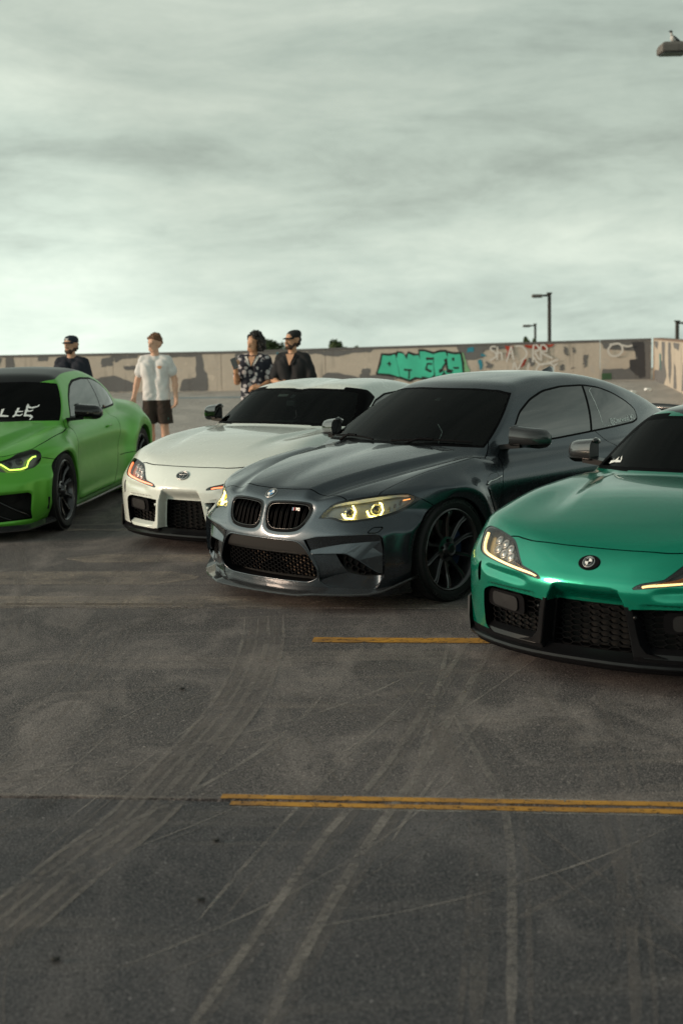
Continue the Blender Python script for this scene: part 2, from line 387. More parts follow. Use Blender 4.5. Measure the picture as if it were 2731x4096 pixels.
def rng(nt, v, a, b, c=0.0, d=1.0):
    m = nt.nodes.new('ShaderNodeMapRange'); m.inputs[1].default_value = a; m.inputs[2].default_value = b; m.inputs[3].default_value = c; m.inputs[4].default_value = d; nt.links.new(v, m.inputs[0]); return m.outputs[0]
def mapping(nt, vec, scale=(1, 1, 1), rot=(0, 0, 0)):
    m = nt.nodes.new('ShaderNodeMapping'); m.inputs['Scale'].default_value = scale; m.inputs['Rotation'].default_value = rot; nt.links.new(vec, m.inputs[0]); return m.outputs[0]
def slab_material(name, base, light, dark, warm):
    m = mat(name, base, 0.75); nt = m.node_tree; b = nt.nodes['Principled BSDF']; co = nt.nodes.new('ShaderNodeTexCoord').outputs['Object']
    big = noise(nt, co, 0.55, 5, 0.6, 0.6); mid = noise(nt, mapping(nt, co, (1.0, 0.45, 1), (0, 0, R(-28))), 2.6, 6, 0.62, 0.8); fine = noise(nt, co, 22, 6, 0.7); grit = noise(nt, co, 130, 3, 0.6); grit2 = noise(nt, co, 260, 2, 0.5)
    c = rgb_mix(nt, rng(nt, big, 0.32, 0.68), dark, base); c = rgb_mix(nt, rng(nt, mid, 0.47, 0.68, 0, 0.9), c, light)
    st = noise(nt, mapping(nt, co, (0.35, 2.2, 1), (0, 0, R(-7))), 1.3, 6, 0.6, 1.2); c = rgb_mix(nt, rng(nt, st, 0.53, 0.72, 0, 0.75), c, warm)
    oil = noise(nt, co, 1.15, 3, 0.5, 1.0); c = rgb_mix(nt, rng(nt, oil, 0.63, 0.74, 0, 0.75), c, tuple(v * 0.4 for v in dark))
    c = rgb_mix(nt, rng(nt, fine, 0.35, 0.75, 0.0, 0.65), c, rgb_mix(nt, 0.5, c, light)); c = rgb_mix(nt, rng(nt, fine, 0.28, 0.46, 0.55, 0.0), c, tuple(v * 0.45 for v in dark))
    c = rgb_mix(nt, rng(nt, grit, 0.54, 0.64, 0, 0.80), c, tuple(v * 1.5 for v in light)); c = rgb_mix(nt, rng(nt, grit, 0.46, 0.36, 0, 0.85), c, tuple(v * 0.2 for v in dark)); gm = noise(nt, co, 62, 3, 0.65); c = rgb_mix(nt, rng(nt, gm, 0.58, 0.68, 0, 0.7), c, tuple(v * 1.4 for v in light)); c = rgb_mix(nt, rng(nt, gm, 0.42, 0.32, 0, 0.7), c, tuple(v * 0.25 for v in dark))
    sp = noise(nt, co, 48, 2, 0.5); c = rgb_mix(nt, rng(nt, sp, 0.70, 0.76, 0, 0.9), c, tuple(v * 2.4 for v in light))
    nt.links.new(c, b.inputs['Base Color']); nt.links.new(rng(nt, mid, 0.3, 0.7, 0.70, 0.92), b.inputs['Roughness']); b.inputs['Specular IOR Level'].default_value = 0.3
    bp = nt.nodes.new('ShaderNodeBump'); bp.inputs['Strength'].default_value = 0.75; bp.inputs['Distance'].default_value = 0.004
    ad = nt.nodes.new('ShaderNodeMath'); ad.operation = 'ADD'; nt.links.new(grit, ad.inputs[0]); nt.links.new(fine, ad.inputs[1]); nt.links.new(ad.outputs[0], bp.inputs['Height']); nt.links.new(bp.outputs[0], b.inputs['Normal'])
    return m
UX = np.array([0.9925, -0.1219]); VX = np.array([0.1219, 0.9925])          # slab joints run along UX
def uv2w(u, v): return UX[0] * u + VX[0] * v, UX[1] * u + VX[1] * v
def make_deck():
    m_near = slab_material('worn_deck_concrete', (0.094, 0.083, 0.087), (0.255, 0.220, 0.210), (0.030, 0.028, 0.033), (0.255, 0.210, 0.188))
    m_vignette = slab_material('vignette_darkened_concrete', (0.060, 0.058, 0.066), (0.140, 0.128, 0.132), (0.022, 0.023, 0.029), (0.130, 0.113, 0.108))  # darker, cooler concrete for the near slabs; lens vignette painted into its colour
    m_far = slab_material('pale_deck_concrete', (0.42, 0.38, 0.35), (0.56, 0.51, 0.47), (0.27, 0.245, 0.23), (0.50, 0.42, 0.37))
    n = 13; xs = np.linspace(-17, 13, n)
    base = MB(); g = np.array([[(x, y, float(deck_z(x, y)) - 0.03) for x in np.linspace(-18, 14, 25)] for y in np.linspace(-6, 42.5, 60)]); o = base.grid(g).build('deck', mat('joint_filler', (0.010, 0.010, 0.010), 0.9)); o['kind'] = 'structure'
    vs_ = [-5.3, -1.85, 1.6, 5.06, 8.58, 11.83, 15.2, 18.6, 22.1, 25.5, 29.0, 32.4, 35.9, 39.4, 42.6]
    for i in range(len(vs_) - 1):
        a, b = vs_[i] + 0.011, vs_[i + 1] - 0.011; rows = []
        nu = 420 if 1 < vs_[i] < 12 else 60; uu = np.linspace(-18, 12.5, nu); rj = np.random.RandomState(i); sm_ = lambda q: np.convolve(q, np.ones(3) / 3, 'same')
        for v in np.linspace(a, b, 9): rows.append([(*uv2w(u, v + q), 0) for u, q in zip(uu, sm_(rj.normal(0, 0.007, nu)) if v in (a, b) and nu > 100 else np.zeros(nu))])
        G = np.array(rows); G[..., 2] = deck_z(G[..., 0], G[..., 1]) + (0.003 * math.sin(i * 2.3)) * 0
        E0 = G[:1].copy(); E0[..., 2] -= 0.028; E1 = G[-1:].copy(); E1[..., 2] -= 0.028
        MB().grid(np.concatenate([E0, G, E1])).build('slab', m_vignette if vs_[i] < 5 else m_near if vs_[i] < 15 else m_far, o, smooth=False)
    # painted bay lines, worn
    def yellow(name, gap_lo, gap_hi):
        m = mat(name, (0.50, 0.23, 0.024), 0.7); nt = m.node_tree; b = nt.nodes['Principled BSDF']; co = nt.nodes.new('ShaderNodeTexCoord').outputs['Object']
        w1 = noise(nt, mapping(nt, co, (1, 1, 1)), 28, 6, 0.72); w2 = noise(nt, co, 120, 3, 0.6); ad = nt.nodes.new('ShaderNodeMath'); ad.operation = 'MULTIPLY_ADD'; ad.inputs[1].default_value = 0.45; nt.links.new(w2, ad.inputs[0]); nt.links.new(w1, ad.inputs[2])
        nt.links.new(rng(nt, ad.outputs[0], gap_lo, gap_hi, 0, 1), b.inputs['Alpha']); nt.links.new(rgb_mix(nt, rng(nt, noise(nt, co, 6, 5), 0.35, 0.7), (0.56, 0.26, 0.025), (0.26, 0.125, 0.03)), b.inputs['Base Color']); return m
    my = yellow('worn_yellow_paint', 0.57, 0.67); 
    def bay(u0, u1, va, vb, wob=0.004):
        us = np.linspace(u0, u1, 60); r_ = random.Random(int(va * 100)); A = [(*uv2w(u, va + r_.uniform(-wob, wob)), 0.004) for u in us]; B_ = [(*uv2w(u, vb + r_.uniform(-wob, wob)), 0.004) for u in us]; V, Fc = strip(B_, A, False); pydata('bay_line', V, Fc, my, o)
    bay(-1.125, 5.0, 7.645, 7.765); bay(-1.11, 5.2, 5.074, 5.122, 0.003); bay(-1.06, 5.2, 5.000, 5.046, 0.003); bay(-1.12, 5.2, 11.2, 11.32); bay(-9.0, -4.6, 7.645, 7.765)
    # pale tyre scuffs
    def scuff(name, col, dens):
        m = mat(name, col, 0.85); nt = m.node_tree; b = nt.nodes['Principled BSDF']; co = nt.nodes.new('ShaderNodeTexCoord').outputs['Object']
        w = noise(nt, mapping(nt, co, (1, 1, 1)), 34, 5, 0.7); w2 = noise(nt, co, 3.2, 4, 0.6); ad = nt.nodes.new('ShaderNodeMath'); ad.operation = 'ADD'; nt.links.new(w, ad.inputs[0]); nt.links.new(w2, ad.inputs[1]); nt.links.new(rng(nt, ad.outputs[0], 0.80, 1.35, 0.0, dens), b.inputs['Alpha']); return m
    ms = [scuff('tyre_scuff', (0.31, 0.275, 0.258), 0.78), scuff('faint_tyre_scuff', (0.22, 0.19, 0.18), 0.45), scuff('dark_rubber_mark', (0.020, 0.019, 0.018), 0.6)]
    def mark(pts, w, k, off=0.0, hgt=0.0022):
        P = crom(np.array(pts, float), 8); T = np.gradient(P, axis=0); T /= np.linalg.norm(T, axis=1)[:, None]; Nn = np.stack([-T[:, 1], T[:, 0]], 1); P = P + Nn * off; t = np.linspace(0, 1, len(P)); ww = w * np.minimum(1, np.minimum(t, 1 - t) * 8 + 0.15)
        A = P + Nn * ww[:, None] / 2; B_ = P - Nn * ww[:, None] / 2; V, Fc = strip(np.c_[A, A[:, 0] * 0 + hgt], np.c_[B_, A[:, 0] * 0 + hgt], False); pydata('tyre_mark', V, Fc, ms[k], o)
    arc = [(-0.457, 8.45), (-0.432, 7.714), (-0.454, 6.955), (-0.503, 6.404), (-0.587, 5.871), (-0.678, 5.366), (-0.746, 4.983), (-0.897, 4.5), (-1.041, 4.009), (-1.25, 3.4)]
    for i, (of, w, k) in enumerate(((-0.14, 0.020, 0), (-0.10, 0.026, 1), (-0.06, 0.018, 0), (0.0, 0.030, 0), (0.045, 0.016, 1), (0.09, 0.022, 0), (-0.02, 0.24, 1))): mark(arc[:len(arc) - (i % 2)], w, k, of, 0.0020 + 0.0002 * i)
    for l, w in (([(0.72, 7.8), (0.664, 7.603), (0.184, 5.633), (-0.093, 4.725), (-0.267, 4.027), (-0.45, 3.3)], 0.030), ([(0.80, 7.55), (0.761, 7.392), (0.326, 5.622), (0.073, 4.714), (-0.098, 4.018), (-0.25, 3.3)], 0.036)): mark(l, w, 0); mark(l, w * 2.5, 1, 0.01, 0.0017)
    for of, w, k in ((0.0, 0.030, 0), (0.05, 0.018, 1), (-0.09, 0.05, 1), (-0.13, 0.02, 1)): mark([(0.483, 6.249), (0.544, 5.493), (0.572, 5.128), (0.544, 4.604), (0.467, 3.928), (0.388, 3.3)], w, k, of, 0.0024 + 0.001 * abs(of))
    for l in ([(-1.466, 8.45), (-1.449, 6.96), (-1.565, 6.243), (-1.8, 5.2)], [(-1.306, 8.45), (-1.294, 6.946), (-1.366, 5.869), (-1.55, 5.0)], [(-1.588, 11.6), (-1.643, 9.832), (-1.667, 7.947)], [(-1.376, 11.6), (-1.44, 9.486), (-1.42, 8.6)], [(-2.716, 11.6), (-2.40, 10.451), (-2.10, 8.971), (-1.95, 8.0)], [(0.9, 6.9), (0.95, 5.6), (0.85, 4.2), (0.7, 3.3)], [(0.2, 7.5), (0.35, 6.4), (0.42, 5.3)], [(1.2, 6.6), (1.05, 5.2), (0.75, 3.8)], [(-0.9, 7.6), (-0.2, 6.6), (0.5, 5.9)], [(-0.5, 7.4), (0.3, 7.05), (1.1, 6.95)]): mark(l, 0.034, 1); mark(l, 0.016, 1, 0.05, 0.0026)
    r9 = random.Random(21)
    for i in range(46):                                             # a web of thin, faint scuffs
        fam = r9.choice('aabbbc'); x0 = r9.uniform(-2.6, 2.2); y0 = r9.uniform(5.5, 8.3); L_ = r9.uniform(1.2, 3.6); a0 = {'a': r9.gauss(0.32, 0.12), 'b': r9.gauss(0.20, 0.10), 'c': r9.gauss(-0.25, 0.2)}[fam]; cv = r9.gauss(0.05, 0.10); pts = []
        x, y, a = x0, y0, a0
        for j in range(7): pts.append((x, y)); x -= math.sin(a) * L_ / 6; y -= math.cos(a) * L_ / 6; a += cv
        w_ = r9.choice((0.008, 0.011, 0.016, 0.024)); mark(pts, w_, 1 if r9.random() < 0.7 else 0, 0, 0.0012 + 0.00002 * i)
        if r9.random() < 0.5: mark(pts, w_, 1, r9.uniform(0.03, 0.16), 0.0013 + 0.00002 * i)
    md = scuff('pale_dust', (0.40, 0.33, 0.28), 0.9); mw_ = scuff('old_white_paint', (0.42, 0.39, 0.36), 0.8); ms.extend([md, mw_])
    jl = lambda v, u0, u1: [uv2w(u, v) for u in np.linspace(u0, u1, 14)]
    for v, w, k, u0, u1 in ((8.66, 0.12, 3, -5.5, 0.3), (8.80, 0.30, 3, -5.0, -0.4), (8.57, 0.02, 3, -6, 1.2), (9.6, 0.5, 3, -4.5, -2.2), (11.86, 0.10, 3, -5, 0.2), (10.4, 0.35, 3, -3.4, -1.6), (5.082, 0.015, 3, -4, -1.1), (5.125, 0.030, 4, -1.2, 5.2), (4.992, 0.026, 4, -1.15, 5.2)): mark(jl(v, u0, u1), w, k, 0, 0.0016)
    # blue remains of a painted bay near the far wall
    mb = mat('worn_blue_paint', (0.10, 0.23, 0.30), 0.8); V = [(-4.6, 35.2, 0), (-1.9, 34.7, 0), (-1.9, 35.0, 0), (-4.6, 35.5, 0)]; V = [(a, b, float(deck_z(a, b)) + 0.004) for a, b, c in V]; pydata('painted_patch', V, [(0, 1, 2, 3)], mb, o)
    return o
deck = make_deck()
# level ground beyond and below the deck
def make_ground():
    m = mat('distant_ground', (0.075, 0.085, 0.05), 0.9); vary(m, 0.02, 0.4)
    c, s = math.cos(-TILT * 1.1), math.sin(-TILT * 1.1); V = []
    for y in (-600, -60, 60, 600, 3000):
        for x in (-3000, -200, 200, 3000): V.append((x, y * c, -9 + y * s))
    o = MB().grid(np.array(V).reshape(5, 4, 3)).build('ground', m); o['kind'] = 'structure'
make_ground()
# ---------------------------------------------------------------- far parapet wall with patched paint and graffiti
WA, WB = np.array([-9.35, 39.5]), np.array([7.895, 36.0]); WL = float(np.linalg.norm(WB - WA)); WE = (WB - WA) / WL; WN = np.array([WE[1], -WE[0]])   # normal towards the camera
def wall_base(s): return np.interp(s, [-6, 0, 3.3, 6.5, WL], [-0.16, -0.155, -0.155, -0.16, -0.028])
def wall_pt(s, h, d=0.0): p = WA + WE * s + WN * d; return (p[0], p[1], float(wall_base(s)) + h)
def stained(name, col, streak=(0.10, 0.09, 0.08)):
    m = mat(name, col, 0.85); nt = m.node_tree; b = nt.nodes['Principled BSDF']; co = nt.nodes.new('ShaderNodeTexCoord').outputs['Object']
    n1 = noise(nt, co, 2.2, 6, 0.65, 0.4); n2 = noise(nt, mapping(nt, co, (5, 5, 0.6)), 1.0, 5, 0.6); n3 = noise(nt, co, 30, 4, 0.6)
    n4 = noise(nt, co, 3.4, 7, 0.62, 1.4); c = rgb_mix(nt, rng(nt, n1, 0.35, 0.7, 0, 0.5), col, tuple(v * 0.72 for v in col)); c = rgb_mix(nt, rng(nt, n4, 0.59, 0.62, 0, 0.55), c, tuple(0.5 * v + 0.5 * sum(col) / 3 * 0.75 for v in col)); c = rgb_mix(nt, rng(nt, n4, 0.36, 0.34, 0, 0.6), c, tuple(v * 1.25 for v in col)); c = rgb_mix(nt, rng(nt, n2, 0.58, 0.75, 0, 0.5), c, streak); c = rgb_mix(nt, rng(nt, n3, 0.3, 0.7, 0, 0.25), c, tuple(v * 0.6 for v in col)); nt.links.new(c, b.inputs['Base Color'])
    return m
m_tan = stained('tan_wall_paint', (0.58, 0.51, 0.435)); m_grey = stained('grey_wall_paint', (0.165, 0.165, 0.168)); m_dark = stained('dark_wall_paint', (0.055, 0.055, 0.062)); m_cap = stained('wall_coping', (0.145, 0.14, 0.14)); m_cream = stained('cream_wall_paint', (0.54, 0.475, 0.39))
def make_wall():
    w = empty('parapet_wall', wall_pt(WL / 2, 0)); tag(w, 'long patched tan concrete parapet wall across the far side of the deck', 'wall')
    inv = Vector(w.location)
    def add(name, V, Fc, m): return pydata(name, [Vector(v) - inv for v in V], Fc, m, w)
    edges = [-6.0, -2.6, 0.42, 3.3, 6.35, 9.2, 12.72, 16.32, WL]
    for a, b in zip(edges[:-1], edges[1:]):
        a2, b2 = a + 0.006, b - 0.006; n = 4; ss = np.linspace(a2, b2, n); V = []; 
        for s in ss: V += [wall_pt(s, -0.35), wall_pt(s, 1.0), wall_pt(s, 1.0, -0.20), wall_pt(s, -0.35, -0.20)]
        Fc = [(4 * i + k, 4 * i + (k + 1) % 4, 4 * i + 4 + (k + 1) % 4, 4 * i + 4 + k) for i in range(n - 1) for k in range(4)] + [(0, 3, 2, 1), (4 * n - 4, 4 * n - 3, 4 * n - 2, 4 * n - 1)]
        add('wall_panel', V, Fc, m_tan)
        V = []
        for s in ss: V += [wall_pt(s, 1.002, 0.015), wall_pt(s, 1.062, 0.015), wall_pt(s, 1.062, -0.215), wall_pt(s, 1.002, -0.215)]
        add('wall_coping', V, Fc, m_cap)
    r_ = random.Random(3); k = [0]
    def patch(poly, m, name='paint_patch', d=None, rough=0.02):
        P = resample(np.array(poly, float), max(24, len(poly) * 7)); 
        if rough: P = P + np.array([[r_.gauss(0, rough * 0.55), r_.gauss(0, rough * 0.4)] for _ in P])
        k[0] += 1; d = d if d is not None else 0.0025 + 0.0004 * k[0]
        P[:, 1] = np.minimum(P[:, 1], 0.995)
        import mathutils; V = [wall_pt(a, b, d) for a, b in P]; tri = mathutils.geometry.tessellate_polygon([[Vector((a, b, 0)) for a, b in P]])
        add(name, V, tri, m)
    G = [[(1.14, 1.0), (1.47, 1.0), (1.41, 0.88), (1.13, 0.88)], [(2.96, 0.92), (3.35, 1.0), (3.31, 0.72), (2.98, 0.69)], [(3.35, 1.0), (4.06, 1.0), (4.0, 0.92), (3.56, 0.90), (3.37, 0.80)], [(3.58, 0.71), (4.04, 0.72), (3.98, 0.59), (3.66, 0.6)], [(2.94, 0.41), (3.32, 0.46), (3.97, 0.22), (3.96, 0.02), (3.3, 0.01), (2.3, 0.02), (2.4, 0.25)], [(4.92, 1.0), (5.83, 1.0), (5.83, 0.93), (4.92, 0.92)], [(5.65, 1.0), (5.83, 1.0), (5.87, 0.58), (5.97, 0.42), (5.96, 0.01), (5.15, 0.02), (5.27, 0.33), (5.65, 0.38)], [(6.74, 1.0), (6.97, 1.0), (6.81, 0.87), (6.77, 0.46), (6.72, 0.46)], [(7.11, 1.0), (7.89, 1.0), (7.89, 0.93), (7.11, 0.94)], [(8.52, 1.0), (10.5, 1.0), (10.42, 0.93), (9.93, 0.92), (9.75, 0.86), (9.53, 0.84), (9.13, 0.86), (9.08, 0.93), (8.51, 0.92)], [(9.12, 0.35), (9.22, 0.42), (9.56, 0.41), (10.1, 0.28), (10.65, 0.35), (11.19, 0.22), (10.65, 0.11), (9.12, 0.12)], [(10.2, 0.51), (10.41, 0.51), (10.38, 0.3), (10.1, 0.28)], [(12.67, 1.0), (14.11, 1.0), (14.08, 0.9), (13.4, 0.89), (13.34, 0.69), (13.05, 0.64), (12.81, 0.71)], [(16.35, 1.0), (17.58, 1.0), (17.58, 0.03), (16.38, 0.06), (16.36, 0.32), (17.03, 0.33), (17.23, 0.52), (17.2, 0.75), (16.41, 0.83)], [(-1.5, 1.0), (0.1, 1.0), (0.0, 0.75), (-0.5, 0.1), (-1.6, 0.05)], [(0.5, 0.35), (1.0, 0.28), (1.4, 0.05), (0.5, 0.03)], [(0.2, 1.0), (0.43, 1.0), (0.43, 0.02), (0.1, 0.02)]]
    for p in G: patch(p, m_grey)
    patch([(17.09, 0.99), (17.42, 0.99), (17.46, 0.12), (17.32, 0.06), (17.06, 0.3), (17.03, 0.53), (17.23, 0.55), (17.17, 0.81)], m_dark)
    patch([(16.36, 0.21), (16.61, 0.22), (16.61, 0.05), (16.36, 0.04)], stained('green_wall_paint', (0.05, 0.12, 0.06)), rough=0.006)
    for p in ([(15.32, 0.46), (15.41, 0.46), (15.41, 0.31), (15.32, 0.32)], [(15.61, 0.37), (15.71, 0.36), (15.71, 0.27), (15.61, 0.27)], [(14.51, 0.66), (14.63, 0.68), (14.66, 0.48), (14.57, 0.45)], [(15.9, 0.68), (16.01, 0.7), (16.01, 0.5), (15.95, 0.36), (15.9, 0.45)], [(15.4, 0.92), (15.5, 0.90), (15.5, 0.70), (15.42, 0.72)], [(15.62, 0.90), (15.70, 0.88), (15.66, 0.72)], [(13.45, 0.60), (13.62, 0.52), (13.55, 0.40), (13.42, 0.45)]): patch(p, m_grey, rough=0.03)
    mblue = mat('blue_spray', (0.02, 0.24, 0.34), 0.6); 
    for p in ([(12.95, 0.96), (13.11, 0.98), (13.12, 0.86), (12.94, 0.84)], [(13.22, 0.64), (13.31, 0.66), (13.34, 0.46), (13.28, 0.37)], [(13.30, 0.80), (13.42, 0.78), (13.42, 0.73), (13.30, 0.74)], [(7.89, 0.99), (8.15, 0.98), (8.15, 0.93), (7.94, 0.92), (7.91, 0.66), (7.87, 0.66)]): patch(p, mblue, 'spray_mark', rough=0.012)
    # bubble lettering, black outline under turquoise fill
    teal = mat('turquoise_spray', (0.055, 0.56, 0.37), 0.55); vary(teal, 2.0, 0.14); blk = mat('black_spray', (0.006, 0.008, 0.008), 0.6); lt = mat('pale_green_spray', (0.20, 0.42, 0.22), 0.6)
    L = [[(10.74, 0.83), (10.91, 0.8), (11.06, 0.84), (11.09, 0.65), (11.17, 0.27), (10.9, 0.36), (10.6, 0.38), (10.7, 0.6)], [(11.1, 0.73), (11.16, 0.88), (11.29, 0.85), (11.36, 0.73), (11.41, 0.85), (11.55, 0.79), (11.68, 0.8), (11.73, 0.57), (11.75, 0.23), (11.57, 0.26), (11.44, 0.19), (11.20, 0.28), (11.15, 0.52)], [(11.72, 0.9), (11.85, 0.89), (12.08, 0.81), (12.07, 0.73), (11.88, 0.74), (11.88, 0.68), (12.05, 0.68), (12.07, 0.29), (11.97, 0.23), (11.76, 0.27), (11.73, 0.57)], [(12.09, 0.82), (12.25, 0.86), (12.38, 0.86), (12.43, 0.71), (12.33, 0.67), (12.36, 0.6), (12.28, 0.49), (12.34, 0.39), (12.27, 0.29), (12.12, 0.26), (12.09, 0.52)], [(12.45, 0.83), (12.61, 0.79), (12.76, 0.8), (12.79, 0.57), (12.81, 0.33), (12.54, 0.31), (12.41, 0.3), (12.36, 0.38), (12.46, 0.45), (12.44, 0.65)]]
    patch([(12.77, 0.86), (12.85, 0.83), (12.94, 0.53), (13.02, 0.35), (12.86, 0.34), (12.82, 0.57)], lt, 'graffiti_glow', rough=0.01)
    for p in L:
        P = np.array(p); c = P.mean(0); d = P - c; Q = c + d * (1 + 0.075 / np.linalg.norm(d, axis=1)[:, None]); patch(Q, blk, 'graffiti_outline', rough=0.006)
    for p in L:
        P = np.array(p); c = P.mean(0); d = P - c; Q = c + d * (1 + 0.012 / np.linalg.norm(d, axis=1)[:, None]); patch(Q, teal, 'graffiti_letter', rough=0.004)
    for p in ([(10.91, 0.68), (10.93, 0.63), (10.97, 0.61), (10.94, 0.59), (10.91, 0.52), (10.89, 0.59), (10.83, 0.62), (10.88, 0.63)], [(11.29, 0.47), (11.51, 0.45), (11.50, 0.41), (11.45, 0.41), (11.44, 0.20), (11.40, 0.20), (11.41, 0.41), (11.29, 0.42)], [(11.33, 0.82), (11.37, 0.70), (11.40, 0.83)], [(11.9, 0.61), (12.04, 0.59), (12.03, 0.55), (11.92, 0.56), (11.90, 0.46), (12.03, 0.40), (11.99, 0.35), (11.84, 0.43)], [(11.88, 0.74), (12.06, 0.73), (12.06, 0.68), (11.88, 0.68)], [(12.20, 0.42), (12.30, 0.46), (12.33, 0.38), (12.22, 0.32)], [(12.55, 0.72), (12.61, 0.72), (12.61, 0.63), (12.56, 0.65)], [(12.58, 0.48), (12.74, 0.48), (12.71, 0.42), (12.59, 0.44)], [(12.42, 0.45), (12.58, 0.40), (12.54, 0.31), (12.40, 0.34)]): patch(p, blk, 'graffiti_line', rough=0.004)
    red = mat('red_spray', (0.42, 0.045, 0.02), 0.6); vary(red, 3, 0.2)
    for p in ([(13.91, 0.98), (14.14, 0.98), (14.12, 0.73), (14.06, 0.83), (13.99, 0.67), (13.95, 0.67), (13.98, 0.86)], [(14.42, 0.99), (15.19, 0.99), (15.13, 0.94), (14.94, 0.87), (14.61, 0.89), (14.43, 0.95)], [(14.35, 0.62), (14.47, 0.64), (14.42, 0.49), (14.33, 0.41)], [(14.85, 0.9), (15.0, 0.9), (14.95, 0.78)]): patch(p, red, 'spray_mark', rough=0.014)
    wh = mat('white_spray', (0.62, 0.60, 0.57), 0.7)
    def stroke(pts, w, d):
        P = crom(np.array(pts, float), 5) if len(pts) > 2 else resample(np.array(pts, float), 6, False); T = np.gradient(P, axis=0); T /= np.linalg.norm(T, axis=1)[:, None] + 1e-9; Nn = np.stack([-T[:, 1], T[:, 0]], 1); A = P + Nn * w / 2; B_ = P - Nn * w / 2; A[:, 1] = np.minimum(A[:, 1], 0.998); B_[:, 1] = np.minimum(B_[:, 1], 0.998)
        V, Fc = strip([wall_pt(a, b, d) for a, b in B_], [wall_pt(a, b, d) for a, b in A], False); add('spray_letter_stroke', V, Fc, wh)
    T = [[(13.69, 0.97), (13.60, 0.98), (13.55, 0.91), (13.68, 0.81), (13.68, 0.71), (13.53, 0.62)], [(13.73, 0.97), (13.72, 0.63)], [(13.72, 0.79), (13.80, 0.82), (13.83, 0.78)], [(13.83, 0.83), (13.85, 0.62)], [(13.96, 0.57), (14.08, 0.97)], [(14.08, 0.97), (14.14, 0.62)], [(13.99, 0.78), (14.14, 0.80)], [(14.19, 0.97), (14.35, 0.96), (14.47, 0.82), (14.45, 0.69), (14.32, 0.58)], [(14.63, 0.55), (14.65, 0.97), (14.74, 0.97), (14.79, 0.87), (14.68, 0.81)], [(14.68, 0.80), (14.80, 0.60)], [(14.84, 0.58), (14.84, 0.97), (14.97, 0.93), (14.98, 0.83), (14.85, 0.79), (15.13, 0.63)], [(14.12, 0.37), (14.16, 0.56), (14.22, 0.37)], [(14.25, 0.37), (14.38, 0.61)], [(14.5, 0.36), (14.53, 0.52)], [(14.64, 0.68), (14.84, 0.48), (15.27, 0.6)], [(14.71, 0.34), (14.81, 0.48), (15.1, 0.49), (15.19, 0.33)], [(15.16, 0.44), (15.26, 0.5)], [(16.55, 0.93), (16.80, 0.95), (16.88, 0.80), (16.78, 0.66), (16.60, 0.66), (16.52, 0.80), (16.60, 0.92)], [(16.86, 0.92), (17.0, 0.88), (17.12, 0.90)]]
    for i, p in enumerate(T): stroke(p, 0.045 if i < 17 else 0.05, 0.045 + 0.0006 * i)
    # side wall coming towards the camera from the corner
    w2 = empty('side_wall', (7.2, 31, 0)); tag(w2, 'short streaked cream parapet wall running off the right edge', 'wall')
    C0, C1 = np.array([7.93, 35.93]), np.array([6.55, 24.0]); Ls = float(np.linalg.norm(C1 - C0)); e = (C1 - C0) / Ls; nn = np.array([e[1], -e[0]]); nn = nn if nn[0] < 0 else -nn
    def sp(s, h, d=0.0): p = C0 + e * s + nn * d; zb = float(np.interp(s, [0, 6.5, 12], [-0.03, 0.04, 0.08])); return (p[0] - 7.2, p[1] - 31, zb + h)
    for a, b in ((0.0, 3.9), (3.9, 7.8), (7.8, Ls)):
        V = []; ss = np.linspace(a + 0.006, b - 0.006, 4)
        for s in ss: V += [sp(s, -0.4), sp(s, 1.03), sp(s, 1.03, -0.2), sp(s, -0.4, -0.2)]
        Fc = [(4 * i + k2, 4 * i + (k2 + 1) % 4, 4 * i + 4 + (k2 + 1) % 4, 4 * i + 4 + k2) for i in range(3) for k2 in range(4)] + [(0, 3, 2, 1), (12, 13, 14, 15)]
        pydata('wall_panel', V, Fc, m_cream, w2); V = []
        for s in ss: V += [sp(s, 1.032, 0.012), sp(s, 1.075, 0.012), sp(s, 1.075, -0.21), sp(s, 1.032, -0.21)]
        pydata('wall_coping', V, Fc, stained('rusty_coping', (0.22, 0.15, 0.115)), w2)
    for i, p in enumerate(([(0.1, 1.0), (1.1, 1.0), (0.9, 0.8), (0.4, 0.86)], [(1.8, 1.0), (2.6, 1.0), (2.5, 0.62), (2.9, 0.2), (2.3, 0.0), (0.2, 0.0), (0.2, 0.28), (1.3, 0.30), (1.5, 0.5), (2.0, 0.55)], [(3.2, 1.0), (3.7, 1.0), (3.9, 0.4), (3.6, 0.05), (3.3, 0.3)], [(4.2, 1.0), (5.4, 1.0), (5.2, 0.85), (4.4, 0.88)], [(4.4, 0.55), (4.6, 0.5), (4.9, 0.0), (4.3, 0.0)], [(6.0, 0.6), (6.3, 0.5), (6.6, 0.0), (5.8, 0.0)])):
        P = resample(np.array(p), 40); P = P + np.array([[r_.gauss(0, 0.03), r_.gauss(0, 0.012)] for _ in P]); P[:, 1] = np.minimum(P[:, 1], 1.025); import mathutils
        pydata('paint_patch', [sp(a, b, 0.003 + 0.0005 * i) for a, b in P], mathutils.geometry.tessellate_polygon([[Vector((a, b, 0)) for a, b in P]]), m_grey, w2)
    P = [(1.45, 0.72), (1.75, 0.70), (1.72, 0.45), (1.95, 0.30), (1.55, 0.42)]; pydata('spray_mark', [sp(a, b, 0.012) for a, b in P], [(0, 1, 2), (0, 2, 4), (2, 3, 4)], mat('teal_spray', (0.06, 0.22, 0.22), 0.7), w2)
    pydata('corner_post_stain', [sp(0.02, 0.0, 0.008), sp(0.14, 0.0, 0.008), sp(0.14, 1.02, 0.008), sp(0.02, 1.02, 0.008)], [(0, 1, 2, 3)], mat('rust_stain', (0.40, 0.23, 0.10), 0.8), w2)
make_wall()
